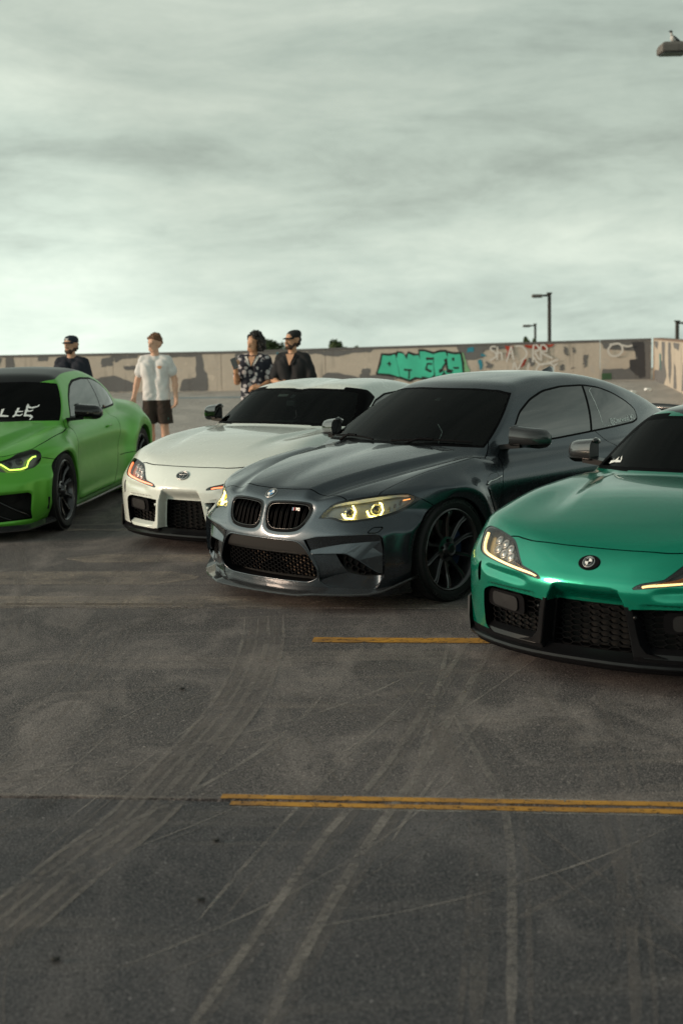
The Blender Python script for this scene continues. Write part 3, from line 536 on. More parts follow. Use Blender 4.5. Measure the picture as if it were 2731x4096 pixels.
# ---------------------------------------------------------------- lamp posts, gull, trees beyond the wall
def lamp_post(label, x, y, z_top, z_base, hx, hw, hh, hd, pole_r, side=-1, dirt=False):
    o = empty('lamp_post', (x, y, z_base)); tag(o, label, 'lamp post', 'lamp posts round the deck')
    mp = stained('post_paint_' + str(int(y)), (0.055, 0.05, 0.045)); H = z_top - z_base; ly = -ROLL * 0
    MB().tube([(0, 0, 0), (0.0, 0, H)], [pole_r * 1.15, pole_r], 12).build('pole', mp, o, smooth=True)
    MB().box((0, 0, H + 0.02), (pole_r * 2.6, pole_r * 2.6, 0.06)).build('pole_cap', mp, o)
    MB().box((side * hx / 2, 0, H - hh * 0.5), (hx, 0.07, 0.07)).build('arm', mp, o)
    cx = side * (hx + hw / 2 - 0.02); b = MB(); a = hw / 2; d = hd / 2
    b.loft([[(cx - a, -d, H - hh), (cx + a, -d, H - hh), (cx + a, d, H - hh), (cx - a, d, H - hh)], [(cx - a, -d, H - hh * 0.35), (cx + a, -d, H - hh * 0.35), (cx + a, d, H - hh * 0.35), (cx - a, d, H - hh * 0.35)], [(cx - a * 0.86, -d * 0.75, H), (cx + a * 0.86, -d * 0.75, H), (cx + a * 0.86, d * 0.75, H), (cx - a * 0.86, d * 0.75, H)]]).build('lamp_head', stained('lamp_head_' + str(int(y)), (0.16, 0.15, 0.14), (0.03, 0.03, 0.03)), o, bevel=0.015)
    MB().box((cx, 0, H - hh - 0.012), (hw * 0.86, hd * 0.8, 0.02)).build('lamp_glass', mat('lamp_glass_' + str(int(y)), (0.02, 0.025, 0.03), 0.2), o)
    return o
lamp_post('tall dark lamp post standing behind the graffiti tags', 7.10, 48.0, 2.33, -8.0, 0.26, 0.34, 0.10, 0.30, 0.06)
lamp_post('shorter dark lamp post left of the tall one behind the wall', 10.35, 75.0, 1.06, -9.5, 0.26, 0.40, 0.11, 0.32, 0.06)
lamp_post('lamp post cut by the right edge behind the side wall', 13.04, 55.0, 1.24, -9.0, 0.25, 0.40, 0.11, 0.32, 0.075, 1)
lamp_post('big weathered lamp head at the top right corner under the gull', 8.95, 30.0, 7.13, -8.0, 1.72, 0.55, 0.20, 0.60, 0.09)
def make_gull():
    o = MB()
    # local: faces -x; stands on z = 0
    rings = []
    for t, cx, cz, ry, rz in ((0.0, -0.052, 0.098, 0.012, 0.012), (0.12, -0.046, 0.098, 0.032, 0.034), (0.35, -0.020, 0.086, 0.047, 0.052), (0.6, 0.014, 0.070, 0.045, 0.050), (0.85, 0.055, 0.046, 0.028, 0.028), (1.0, 0.095, 0.024, 0.012, 0.008)):
        rings.append([(cx + 0.35 * rz * math.sin(a), ry * math.cos(a), cz + rz * math.sin(a)) for a in np.linspace(0, 2 * math.pi, 13)[:-1]])
    o.loft(rings)
    rings = []
    for cx, cz, r in ((-0.030, 0.125, 0.030), (-0.040, 0.150, 0.024), (-0.044, 0.170, 0.021), (-0.048, 0.190, 0.026), (-0.052, 0.208, 0.022), (-0.054, 0.217, 0.008)): rings.append([(cx + r * math.cos(a), r * 0.85 * math.sin(a), cz) for a in np.linspace(0, 2 * math.pi, 13)[:-1]])
    o.loft(rings); g = o.build('gull', mat('gull_white', (0.62, 0.60, 0.58), 0.8), None, smooth=True)
    MB().loft([[(cx + r * math.cos(a), r * 0.9 * math.sin(a), cz) for a in np.linspace(0, 2 * math.pi, 13)[:-1]] for cx, cz, r in ((-0.048, 0.182, 0.027), (-0.050, 0.195, 0.030), (-0.053, 0.210, 0.024), (-0.055, 0.221, 0.008))]).build('head_hood', mat('gull_black', (0.012, 0.013, 0.016), 0.7), g, smooth=True)
    MB().tube([(-0.074, 0, 0.204), (-0.092, 0, 0.203), (-0.108, 0, 0.200)], [0.008, 0.006, 0.002], 6).build('beak', bpy.data.materials['gull_black'], g)
    for s in (1, -1):
        MB().loft([[(cx + dx, s * (0.040 + b), cz + dz) for dx, b, dz in ((-0.015, 0.004, 0.02), (0.015, 0.006, 0.014), (0.018, 0.004, -0.018), (-0.012, 0.004, -0.02))] for cx, cz in ((-0.015, 0.105), (0.030, 0.078), (0.080, 0.042), (0.125, 0.012))]).build('wing', mat('gull_grey', (0.05, 0.055, 0.065), 0.75), g, smooth=True)
        MB().tube([(0.0, s * 0.016, 0.05), (-0.004, s * 0.016, 0.0)], 0.004, 6).build('leg', bpy.data.materials['gull_black'], g)
    MB().box((0.125, 0, 0.018), (0.07, 0.03, 0.006), Matrix.Rotation(0.35, 3, 'Y')).build('tail', bpy.data.materials['gull_grey'], g)
    tag(g, 'small black-headed gull perched on the lamp head', 'bird'); return g
gull = make_gull(); gull.location = (6.98, 30.0, 7.132); gull.rotation_euler = (0, 0, R(20)); gull.scale = (1.12,) * 3
def make_tree(label, x, y, z_top, rx, rz, seed):
    r_ = random.Random(seed); base = -9.5; o = empty('tree', (x, y, base)); tag(o, label, 'tree', 'trees showing above the far wall'); H = z_top - base
    tr = MB(); tr.tube([(0, 0, 0), (0.1, 0, H * 0.4), (0.0, 0.1, H * 0.75)], [0.22, 0.16, 0.08], 8)
    for i in range(6):
        a = r_.uniform(0, 6.28); tr.tube([(0.05, 0, H * 0.55), (math.cos(a) * rx * 0.5, math.sin(a) * rx * 0.5, H * 0.78), (math.cos(a) * rx * 0.8, math.sin(a) * rx * 0.8, H * 0.9)], [0.08, 0.05, 0.02], 6)
    tr.build('trunk', mat('bark', (0.06, 0.045, 0.03), 0.9), o, smooth=True)
    V = []; Fc = []
    for i in range(5200):
        # points in lumpy crown
        while True:
            p = Vector((r_.uniform(-1, 1), r_.uniform(-1, 1), r_.uniform(-1, 1)))
            rad = 0.72 + 0.25 * math.sin(3.1 * p.x + seed) * math.sin(2.7 * p.y) + 0.12 * math.sin(7 * p.x + 5 * p.z)
            if 0.25 < p.length < rad: break
        c = Vector((p.x * rx, p.y * rx, H - rz + p.z * rz)); n = Vector((r_.gauss(0, 1), r_.gauss(0, 1), r_.gauss(0, 1))).normalized(); u = n.orthogonal().normalized(); w = n.cross(u); s = r_.uniform(0.05, 0.12); k = len(V)
        V += [c - u * s, c + w * s * 0.5, c + u * s, c - w * s * 0.5]; Fc.append((k, k + 1, k + 2, k + 3))
    m = mat('leaves', (0.045, 0.075, 0.022), 0.8); vary(m, 3, 0.4); pydata('crown', V, Fc, m, o)
make_tree('rounded dark green treetop showing left of the man in the black cap', -2.74, 60, 1.20, 0.95, 1.6, 1)
make_tree('low dark green treetop showing right of the man in the black cap', 0.10, 62, 0.98, 1.1, 1.5, 5)
make_tree('tiny treetop beside the shorter lamp post', 9.35, 70, 0.62, 0.45, 1.0, 9)
# ---------------------------------------------------------------- litter
def crumple(name, label, loc, r, m, seed, flat=0.6):
    r_ = random.Random(seed); bm = bmesh.new(); bmesh.ops.create_icosphere(bm, subdivisions=2, radius=r)
    for v in bm.verts: v.co *= r_.uniform(0.65, 1.2); v.co.z = max(v.co.z * flat, -r * flat * 0.55)
    me = bpy.data.meshes.new(name); bm.to_mesh(me); bm.free(); o = link(name, me, m); o.location = loc; return tag(o, label, 'litter', 'litter on the deck')
mw = mat('white_paper', (0.75, 0.76, 0.74), 0.8)
crumple('paper_bag', 'larger crumpled white paper by the wall corner', (6.72, 31.0, float(deck_z(6.72, 31)) + 0.03), 0.10, mw, 2, 0.45); crumple('paper_scrap', 'smaller white paper scrap by the wall corner', (6.25, 30.3, float(deck_z(6.25, 30.3)) + 0.04), 0.08, mw, 3)
ml = mat('dry_leaf', (0.012, 0.011, 0.010), 0.8)
for i, (x, y, lab) in enumerate(((-0.80, 6.777, 'dark leaf scrap on the deck above the long double yellow line'), (-0.46, 4.727, 'dark leaf scrap just below the start of the double yellow line'), (-0.465, 4.222, 'dark leaf scrap farther below the double yellow line'), (-0.842, 3.827, 'dark leaf scrap near the bottom left corner of the deck'))): crumple('leaf_scrap', lab, (x, y, 0.008), 0.014, ml, 10 + i, 0.35)
#NUMPY_BEGIN
def flare(x, z, cx, cz, r0, w, up=1.0):
    r = np.sqrt((x - cx)**2 + (z - cz)**2); return np.exp(-((r - r0) / w)**2) * S(z, 0.12, 0.30)
# ---------------------------------------------------------------- dark grey coupe: x forward from the front axle, y left, z up
class GreyShape:
    wz, wr, ax = 0.33, 0.33, -2.693
    zc = spl([(0.80, 0.640), (0.72, 0.680), (0.66, 0.712), (0.5, 0.768), (0.25, 0.826), (0.0, 0.868), (-0.3, 0.905), (-0.5, 0.925), (-0.8, 0.94), (-2.4, 0.95), (-2.9, 1.0), (-3.15, 0.985), (-3.45, 0.97), (-3.62, 0.95), (-3.7, 0.92)])
    side_z = spl([(0.08, 0.800), (0.14, 0.835), (0.2, 0.862), (0.30, 0.880), (0.42, 0.884), (0.52, 0.884), (0.60, 0.890), (0.66, 0.893), (0.70, 0.889), (0.76, 0.868), (0.82, 0.838), (0.88, 0.795), (0.93, 0.74), (1.0, 0.64)], 0.018)
    off_x = spl([(0.85, -0.36), (0.78, -0.26), (0.7, -0.175), (0.6, -0.105), (0.5, -0.06), (0.4, -0.032), (0.25, -0.010), (0.1, 0.0), (-0.1, 0.0), (-0.5, -0.014), (-0.9, -0.022), (-1.4, -0.022), (-1.9, -0.01), (-2.3, 0.012), (-2.69, 0.025), (-3.0, 0.012), (-3.3, -0.04), (-3.6, -0.13), (-3.7, -0.2)])
    front_z = spl([(0.05, 0.70), (0.10, 0.745), (0.17, 0.775), (0.25, 0.792), (0.33, 0.800), (0.42, 0.803), (0.47, 0.797), (0.52, 0.784), (0.58, 0.768), (0.64, 0.748), (0.70, 0.72), (0.76, 0.66), (0.85, 0.52)], 0.02)
    plan_y = spl([(0.0, 0.0), (0.1, 0.002), (0.2, 0.010), (0.3, 0.023), (0.4, 0.043), (0.5, 0.072), (0.6, 0.110), (0.7, 0.165), (0.8, 0.245), (0.87, 0.34), (0.93, 0.50), (1.0, 0.8)], 0.02)
    crease = spl([(0.80, 0.20), (0.66, 0.30), (0.4, 0.40), (0.1, 0.485), (-0.25, 0.56), (-0.6, 0.62), (-1.0, 0.66)])
    belt = spl([(-0.3, 0.66), (-0.45, 0.69), (-0.61, 0.712), (-1.0, 0.735), (-1.5, 0.742), (-2.0, 0.735), (-2.4, 0.705), (-2.7, 0.655), (-3.0, 0.58), (-3.3, 0.5)])
    roofc = spl([(-0.8, 1.235), (-1.05, 1.291), (-1.3, 1.334), (-1.6, 1.360), (-1.85, 1.360), (-2.1, 1.340), (-2.35, 1.298), (-2.6, 1.232), (-2.85, 1.15), (-3.05, 1.07), (-3.25, 0.985), (-3.5, 0.88)])
    wsx = spl([(0.85, -0.24), (0.94, -0.42), (1.05, -0.625), (1.15, -0.815), (1.25, -1.015), (1.35, -1.23)])
    open_c = None; recess = []
    def top(s, x, ay):
        y2 = ay * ay
        z = s.zc(x) - 0.125 * y2 - 0.06 * y2 * y2
        yc = s.crease(x); hood = S(x, -0.65, -0.35)
        z = z + hood * (0.024 * (1 - S(ay - yc, -0.045, 0.030)) - 0.015 * np.exp(-((ay - yc - 0.065) / 0.055)**2) - 0.011 * np.exp(-(y2 / 0.13**2))) * S(0.74 - x, 0, 0.12)
        z = z + hood * 0.048 * np.exp(-((ay - 0.77) / 0.14)**2) * S(0.72 - x, 0, 0.75)     # fender tops
        return z
    def side(s, x, z):
        y = s.side_z(z) + s.off_x(x)
        y = y + 0.036 * flare(x, z, 0.0, 0.33, 0.41, 0.07) + 0.045 * flare(x, z, s.ax, 0.335, 0.42, 0.10)
        door = S(x, -2.35, -1.9) * (1 - S(x, -0.75, -0.42))
        y = y - door * 0.020 * np.exp(-((z - 0.53) / 0.085)**2) + door * 0.008 * np.exp(-((z - 0.30) / 0.06)**2)
        return y
    def front(s, ay, z):
        fac = 1 + 0.55 * S(z, 0.47, 0.62) + 0.25 * S(0.25 - z, 0, 0.12)
        x = s.front_z(z) - s.plan_y(ay) * fac
        for poly, d, w in s.recess: x = x - d * S(-psd(poly, ay, z), -w * 0.2, w)
        return x
    def terms(s, x, ay, z):
        t = z - 0.92
        gs = (ay - (s.belt(x) - 0.40 * t - 0.72 * t * np.abs(t))) * 0.88
        gr = (z - (s.roofc(x) - 0.10 * ay * ay - 0.18 * ay**4)) * 0.97
        gw = (x - s.wsx(z) + 0.36 * ay * ay + 0.10 * ay**4) * 0.45
        return gs, gr, gw
    def __call__(s, x, y, z):
        ay = np.abs(y)
        top = (z - s.top(x, ay)) * 0.97
        side = (ay - s.side(x, z)) * 0.97
        fr = x - s.front(ay, z)
        rear = -3.665 + 0.16 * (ay / 0.8)**4 - x + 0.10 * S(0.75 - z, 0, 0.3) * 0 + 0.05 * S(z, 0.6, 0.9)
        b = smax(top, side, 0.075)
        b = smax(b, fr, 0.05)
        b = smax(b, rear, 0.12)
        b = smax(b, 0.085 - z, 0.03)
        gs, gr, gw = s.terms(x, ay, z)
        g = smax(smax(smax(gs, gr, 0.085), gw, 0.03), 0.80 - z, 0.01)
        return smin(b, g, 0.03)
#NUMPY_END
#NUMPY_BEGIN
# ---------------------------------------------------------------- low long-bonnet coupe (built twice: white and green)
class LowShape:
    ax = -2.47
    zc = spl([(0.95, 0.50), (0.90, 0.545), (0.83, 0.612), (0.77, 0.668), (0.70, 0.712), (0.6, 0.758), (0.4, 0.812), (0.2, 0.845), (0.0, 0.865), (-0.2, 0.878), (-0.4, 0.886), (-0.7, 0.89), (-2.2, 0.93), (-2.8, 0.965), (-3.2, 0.985), (-3.42, 1.0), (-3.5, 0.99)])
    side_z = spl([(0.06, 0.800), (0.14, 0.850), (0.22, 0.878), (0.32, 0.886), (0.45, 0.884), (0.58, 0.886), (0.68, 0.884), (0.75, 0.862), (0.80, 0.835), (0.86, 0.79), (0.92, 0.73), (1.0, 0.62)], 0.02)
    off_x = spl([(0.95, -0.42), (0.85, -0.25), (0.75, -0.125), (0.65, -0.055), (0.55, -0.022), (0.45, -0.006), (0.3, 0.002), (0.1, 0.004), (-0.1, 0.0), (-0.5, -0.03), (-0.9, -0.055), (-1.3, -0.06), (-1.7, -0.035), (-2.1, 0.01), (-2.47, 0.035), (-2.8, 0.015), (-3.1, -0.05), (-3.4, -0.15), (-3.5, -0.2)])
    front_z = spl([(0.04, 0.85), (0.12, 0.872), (0.25, 0.885), (0.40, 0.896), (0.48, 0.897), (0.52, 0.890), (0.57, 0.862), (0.62, 0.830), (0.68, 0.782), (0.75, 0.70), (0.85, 0.5)], 0.012)
    plan_y = spl([(0.0, 0.0), (0.1, 0.003), (0.2, 0.013), (0.3, 0.033), (0.4, 0.060), (0.5, 0.094), (0.6, 0.136), (0.7, 0.190), (0.8, 0.265), (0.87, 0.345), (0.93, 0.46), (1.0, 0.7)], 0.02)
    belt = spl([(-0.2, 0.63), (-0.4, 0.685), (-0.6, 0.715), (-1.0, 0.725), (-1.4, 0.71), (-1.8, 0.67), (-2.2, 0.60), (-2.6, 0.52), (-3.0, 0.45)])
    roofc = spl([(-0.6, 1.15), (-0.8, 1.208), (-1.0, 1.238), (-1.25, 1.252), (-1.5, 1.245), (-1.8, 1.205), (-2.1, 1.135), (-2.4, 1.06), (-2.8, 0.96), (-3.1, 0.88)])
    wsx = spl([(0.82, -0.10), (0.90, -0.27), (1.0, -0.455), (1.1, -0.635), (1.2, -0.82), (1.3, -1.05)])
    tab = None
    def top(s, x, ay):
        y2 = ay * ay; hood = S(x, -0.75, -0.35)
        z = s.zc(x) - 0.07 * y2 - 0.10 * y2 * y2
        z = z + hood * (0.052 * np.exp(-((ay - 0.70) / 0.17)**2) * S(0.75 - x, 0.0, 0.7))
        z = z + hood * 0.022 * (1 - S(ay - (0.36 + 0.16 * S(-x, -0.6, 0.4)), -0.06, 0.05)) * S(0.60 - x, 0, 0.5)
        return z
    def side(s, x, z):
        y = s.side_z(z) + s.off_x(x)
        y = y + 0.030 * flare(x, z, 0.0, 0.335, 0.40, 0.08) + 0.045 * flare(x, z, s.ax, 0.34, 0.42, 0.11)
        return y
    def front0(s, ay, z):
        return s.front_z(z) - s.plan_y(ay) * (1 + 0.12 * S(z, 0.55, 0.68))
    def front(s, ay, z): return s.front0(ay, z)
    def terms(s, x, ay, z):
        t = z - 0.90
        gs = (ay - (s.belt(x) - 0.34 * t - 0.55 * t * np.abs(t))) * 0.9
        gr = (z - (s.roofc(x) - 0.020 * np.exp(-(ay / 0.16)**2) - 0.05 * ay * ay - 0.32 * ay**4)) * 0.97
        gw = (x - s.wsx(z) + 0.28 * ay * ay + 0.55 * ay**4) * 0.47
        return gs, gr, gw
    def __call__(s, x, y, z):
        ay = np.abs(y)
        top = (z - s.top(x, ay)) * 0.93
        side = (ay - s.side(x, z)) * 0.97
        fr = (x - s.front(ay, z)) * 0.96
        rear = -3.47 + 0.20 * (ay / 0.8)**4 - x + 0.06 * S(z, 0.6, 0.9)
        b = smax(top, side, 0.10); b = smax(b, fr, 0.035); b = smax(b, rear, 0.10); b = smax(b, 0.10 - z, 0.03)
        gs, gr, gw = s.terms(x, ay, z)
        g = smax(smax(smax(gs, gr, 0.10), gw, 0.03), 0.78 - z, 0.01)
        return smin(b, g, 0.035)
#NUMPY_END
#NUMPY_BEGIN
class LimeShape(GreyShape):
    ax = -2.747
    plan_y = spl([(0.0, 0.0), (0.1, 0.001), (0.2, 0.006), (0.3, 0.015), (0.4, 0.032), (0.5, 0.058), (0.6, 0.095), (0.7, 0.148), (0.8, 0.235), (0.87, 0.33), (0.93, 0.46), (1.0, 0.75)], 0.02)
    def side(s, x, z):
        y = s.side_z(z) + s.off_x(x)
        y = y + 0.045 * flare(x, z, 0.0, 0.345, 0.40, 0.085) + 0.060 * flare(x, z, s.ax, 0.35, 0.44, 0.13)
        door = S(x, -2.35, -1.9) * (1 - S(x, -0.75, -0.42))
        y = y - door * 0.018 * np.exp(-((z - 0.60) / 0.12)**2) + door * 0.020 * np.exp(-((z - 0.20) / 0.05)**2)
        return y
#NUMPY_END
# ---------------------------------------------------------------- shared car materials
def glass_mat(name, tint, refl=1.0, rough=0.0, ior=1.5):
    m = bpy.data.materials.new(name); m.use_nodes = True; nt = m.node_tree; nt.nodes.clear()
    out = nt.nodes.new('ShaderNodeOutputMaterial'); mx = nt.nodes.new('ShaderNodeMixShader'); tr = nt.nodes.new('ShaderNodeBsdfTransparent'); gl = nt.nodes.new('ShaderNodeBsdfGlossy'); fr = nt.nodes.new('ShaderNodeFresnel')
    tr.inputs[0].default_value = (*tint, 1); gl.inputs['Roughness'].default_value = rough; gl.inputs[0].default_value = (refl, refl, refl, 1); fr.inputs[0].default_value = ior
    nt.links.new(fr.outputs[0], mx.inputs[0]); nt.links.new(tr.outputs[0], mx.inputs[1]); nt.links.new(gl.outputs[0], mx.inputs[2]); nt.links.new(mx.outputs[0], out.inputs[0])
    return m
M = {}
M['clear'] = glass_mat('lightly_tinted_glass', (0.42, 0.47, 0.46), 0.35); M['tint'] = glass_mat('tinted_glass', (0.24, 0.28, 0.28), 0.38); M['shade'] = glass_mat('black_screen_glass', (0.03, 0.035, 0.035), 0.22); M['limo'] = glass_mat('dark_tinted_glass', (0.035, 0.045, 0.05), 1.0, 0.0, 2.6); M['lens'] = glass_mat('clear_lens', (0.93, 0.93, 0.93), 0.8)
M['black'] = mat('black_plastic', (0.005, 0.005, 0.006), 0.6, spec=0.06); M['gloss'] = mat('gloss_black', (0.005, 0.005, 0.006), 0.10, coat=0.35)
M['gap'] = mat('panel_gap', (0.004, 0.004, 0.004), 0.9); M['rubber'] = mat('tyre_rubber', (0.010, 0.010, 0.011), 0.66, bump=(260, 0.001, 0.25), spec=0.3); M['rubber_text'] = mat('raised_tyre_rubber', (0.022, 0.022, 0.023), 0.48)
M['rim'] = mat('satin_black_metal', (0.085, 0.085, 0.09), 0.24, 0.85, coat=0.3, coat_r=0.1); M['disc'] = mat('brake_steel', (0.16, 0.15, 0.14), 0.38, 1.0); M['caliper'] = mat('caliper_blue', (0.02, 0.035, 0.10), 0.35)
M['chrome'] = mat('chrome', (0.72, 0.72, 0.72), 0.09, 1.0); M['silver'] = mat('silver_plastic', (0.42, 0.43, 0.43), 0.28, 0.6); M['bucket'] = mat('lamp_bucket', (0.16, 0.16, 0.16), 0.22, 0.7)
M['interior'] = mat('cabin_black', (0.014, 0.015, 0.016), 0.8); M['seat'] = mat('seat_leather', (0.02, 0.02, 0.021), 0.55); M['liner'] = mat('headliner_grey', (0.10, 0.105, 0.10), 0.9)
M['white'] = mat('white_vinyl', (0.82, 0.83, 0.82), 0.5); M['paper'] = mat('paper', (0.75, 0.74, 0.66), 0.8); M['blue'] = mat('emblem_blue', (0.03, 0.19, 0.42), 0.25, coat=1.0)
M['red'] = mat('emblem_red', (0.5, 0.02, 0.02), 0.3); M['radiator'] = mat('radiator_alloy', (0.30, 0.22, 0.16), 0.45, 0.8); M['lip'] = mat('machined_lip', (0.22, 0.22, 0.22), 0.18, 1.0); M['mirror'] = mat('mirror_glass', (0.8, 0.8, 0.8), 0.02, 1.0)
M['satin'] = mat('satin_black', (0.006, 0.006, 0.007), 0.30, spec=0.22)
M['slat'] = mat('slat_black', (0.0025, 0.0025, 0.003), 0.5, spec=0.03)
def carbon():
    m = mat('carbon_weave', (0.012, 0.012, 0.013), 0.3, coat=1.0, coat_r=0.04); nt = m.node_tree; b = nt.nodes['Principled BSDF']
    t = nt.nodes.new('ShaderNodeTexCoord'); mp = nt.nodes.new('ShaderNodeMapping'); mp.inputs['Rotation'].default_value = (R(40), R(35), R(45)); nt.links.new(t.outputs['Object'], mp.inputs[0])
    c = nt.nodes.new('ShaderNodeTexChecker'); c.inputs['Scale'].default_value = 300; nt.links.new(mp.outputs[0], c.inputs[0])
    c.inputs['Color1'].default_value = (0.004, 0.004, 0.005, 1); c.inputs['Color2'].default_value = (0.035, 0.035, 0.038, 1); nt.links.new(c.outputs[0], b.inputs['Base Color'])
    r = nt.nodes.new('ShaderNodeMapRange'); r.inputs[3].default_value = 0.5; r.inputs[4].default_value = 0.25; nt.links.new(c.outputs[1], r.inputs[0]); nt.links.new(r.outputs[0], b.inputs['Roughness'])
    return m
M['carbon'] = carbon()
def paint(name, col, metal, rough, coat, coat_r=0.02, flake=0.0, cior=1.42):
    m = mat(name, col, rough, metal, coat, coat_r); nt = m.node_tree; b = nt.nodes['Principled BSDF']; b.inputs['Coat IOR'].default_value = cior
    t = nt.nodes.new('ShaderNodeTexCoord'); n = nt.nodes.new('ShaderNodeTexNoise'); n.inputs['Scale'].default_value = 9; n.inputs['Detail'].default_value = 8; n.inputs['Roughness'].default_value = 0.75; nt.links.new(t.outputs['Object'], n.inputs[0])
    q = nt.nodes.new('ShaderNodeMapRange'); q.inputs[1].default_value = 0.3; q.inputs[2].default_value = 0.75; q.inputs[3].default_value = rough - 0.03; q.inputs[4].default_value = rough + 0.06; nt.links.new(n.outputs[0], q.inputs[0]); nt.links.new(q.outputs[0], b.inputs['Roughness'])
    if flake:
        v = nt.nodes.new('ShaderNodeTexVoronoi'); v.inputs['Scale'].default_value = 900; nt.links.new(t.outputs['Object'], v.inputs[0])
        bp = nt.nodes.new('ShaderNodeBump'); bp.inputs['Strength'].default_value = flake; bp.inputs['Distance'].default_value = 0.0004; nt.links.new(v.outputs[0], bp.inputs['Height']); nt.links.new(bp.outputs[0], b.inputs['Normal'])
    return m
def lamp(name, col, s): return mat(name, (0.8, 0.8, 0.8), 0.3, emit=col, es=s)
# ---------------------------------------------------------------- placing things on a car surface
def onto(F, mode, pts, sgn=1):
    """2-D points in a projection -> points and normals on the shape. modes: f (y, z) front, r (y, z) rear, s (x, z) side, t (x, y) top, q ((y-x)/sqrt2, z) corner"""
    P = np.asarray(pts, float); n = len(P); z0 = np.zeros(n); k = 0.70711
    if mode == 'f': O = np.stack([z0 + 1.6, P[:, 0], P[:, 1]], 1); D = (-1, 0, 0)
    elif mode == 's': O = np.stack([P[:, 0], z0 + 1.6, P[:, 1]], 1); D = (0, -1, 0)
    elif mode == 't': O = np.stack([P[:, 0], P[:, 1], z0 + 2.0], 1); D = (0, 0, -1)
    elif mode == 'q': O = np.stack([1.3 - P[:, 0] * k, 1.3 + P[:, 0] * k, P[:, 1]], 1); D = (-k, -k, 0)
    p, ok = hit(F, O, np.array(D, float), 0, 3.2, 500); g = grad(F, p); g /= np.linalg.norm(g, axis=1)[:, None] + 1e-9
    if sgn < 0: p = p * [1, -1, 1]; g = g * [1, -1, 1]
    return p, g
def field(mesh, mode, poly, cond=None, line=None):
    V, T, N = mesh; ay = np.abs(V[:, 1]); k = 0.70711
    u, v = {'f': (ay, V[:, 2]), 's': (V[:, 0], V[:, 2]), 't': (V[:, 0], ay), 'q': ((ay - V[:, 0]) * k, V[:, 2])}[mode]
    s = psd(poly, u, v) if line is None else pld(line, u, v)
    c = {'f': V[:, 0] > 0.25, 's': ay > 0.40, 't': (V[:, 2] > 0.55) & (N[:, 2] > 0.05), 'q': V[:, 0] > 0.05}[mode]
    if cond is not None: c = c & cond(V, N)
    return np.where(c, s, 9.0)
def skins(name, mesh, m, car, off=0.0):
    for h2 in halves(mesh): skin(name, h2, m, car, off)
def halves(mesh): return clip(mesh, -mesh[0][:, 1])          # (left y>0, right)
def text_mesh(s, size=1.0, ext=0.0, bold=0.0, shear=0.0, space=1.0):
    cu = bpy.data.curves.new('t', 'FONT'); cu.body = s; cu.size = size; cu.extrude = ext; cu.offset = bold; cu.shear = shear; cu.align_x = 'CENTER'; cu.align_y = 'CENTER'; cu.space_character = space; cu.resolution_u = 4
    o = bpy.data.objects.new('t', cu); COL.objects.link(o); dg = bpy.context.evaluated_depsgraph_get(); me = bpy.data.meshes.new_from_object(o.evaluated_get(dg))
    V = np.array([v.co[:] for v in me.vertices]); Fc = [tuple(p.vertices) for p in me.polygons]
    bpy.data.objects.remove(o); bpy.data.curves.remove(cu); bpy.data.meshes.remove(me)
    return V, Fc
def disc_pts(r, n=28, a0=0, a1=2 * math.pi): return [(r * math.cos(a0 + (a1 - a0) * i / n), r * math.sin(a0 + (a1 - a0) * i / n)) for i in range(n + 1)]
def emblem_frame(p, n, up=(0, 0, 1)):
    n = Vector(n).normalized(); u = Vector((0, 1, 0)) if abs(n.y) < 0.9 else Vector((1, 0, 0)); u = (u - n * u.dot(n)).normalized(); v = n.cross(u)
    M4 = Matrix((u, v, n)).transposed().to_4x4(); M4.translation = Vector(p); return M4
def fan2(rin, rout, a0, a1, n, z):
    V = []; Fc = []
    for i in range(n + 1):
        a = a0 + (a1 - a0) * i / n; V += [(rin * math.cos(a), rin * math.sin(a), z), (rout * math.cos(a), rout * math.sin(a), z)]
    return V, [(2 * i, 2 * i + 1, 2 * i + 3, 2 * i + 2) for i in range(n)]
def roundel(parent, p, n, r, c_blue, c_white, c_ring, c_edge):
    """round badge: ring, quarters, letters"""
    M4 = emblem_frame(p, n); o = MB().lathe([(0.0, 0.0035), (r * 0.9, 0.003), (r, 0.0005), (r, -0.006)], 32).build('badge', c_ring, parent, smooth=True); o.matrix_local = M4
    e = MB().lathe([(r * 0.97, 0.0032), (r * 1.04, 0.0038), (r * 1.08, -0.004)], 32).build('badge_rim', c_edge, o, smooth=True)
    MB().lathe([(r * 0.60, 0.0034), (r * 0.64, 0.0048), (r * 0.67, 0.0034)], 28).build('inner_ring', c_edge, o, smooth=True)
    for k in range(4): MB().add(*fan2(0, r * 0.6, k * math.pi / 2, (k + 1) * math.pi / 2, 7, 0.0046)).build('quarter', c_blue if k % 2 == 1 else c_white, o)
    V, Fc = text_mesh('BMW', r * 0.36, 0.0003, 0.006 * r)
    mb = MB(); x0 = V[:, 0]; ang = math.pi / 2 - x0 / (r * 0.34) * 0.62; rr = r * 0.81 + V[:, 1]
    mb.add(np.stack([rr * np.cos(ang), rr * np.sin(ang), V[:, 2] + 0.0046], 1), Fc).build('lettering', c_edge, o)
    return o
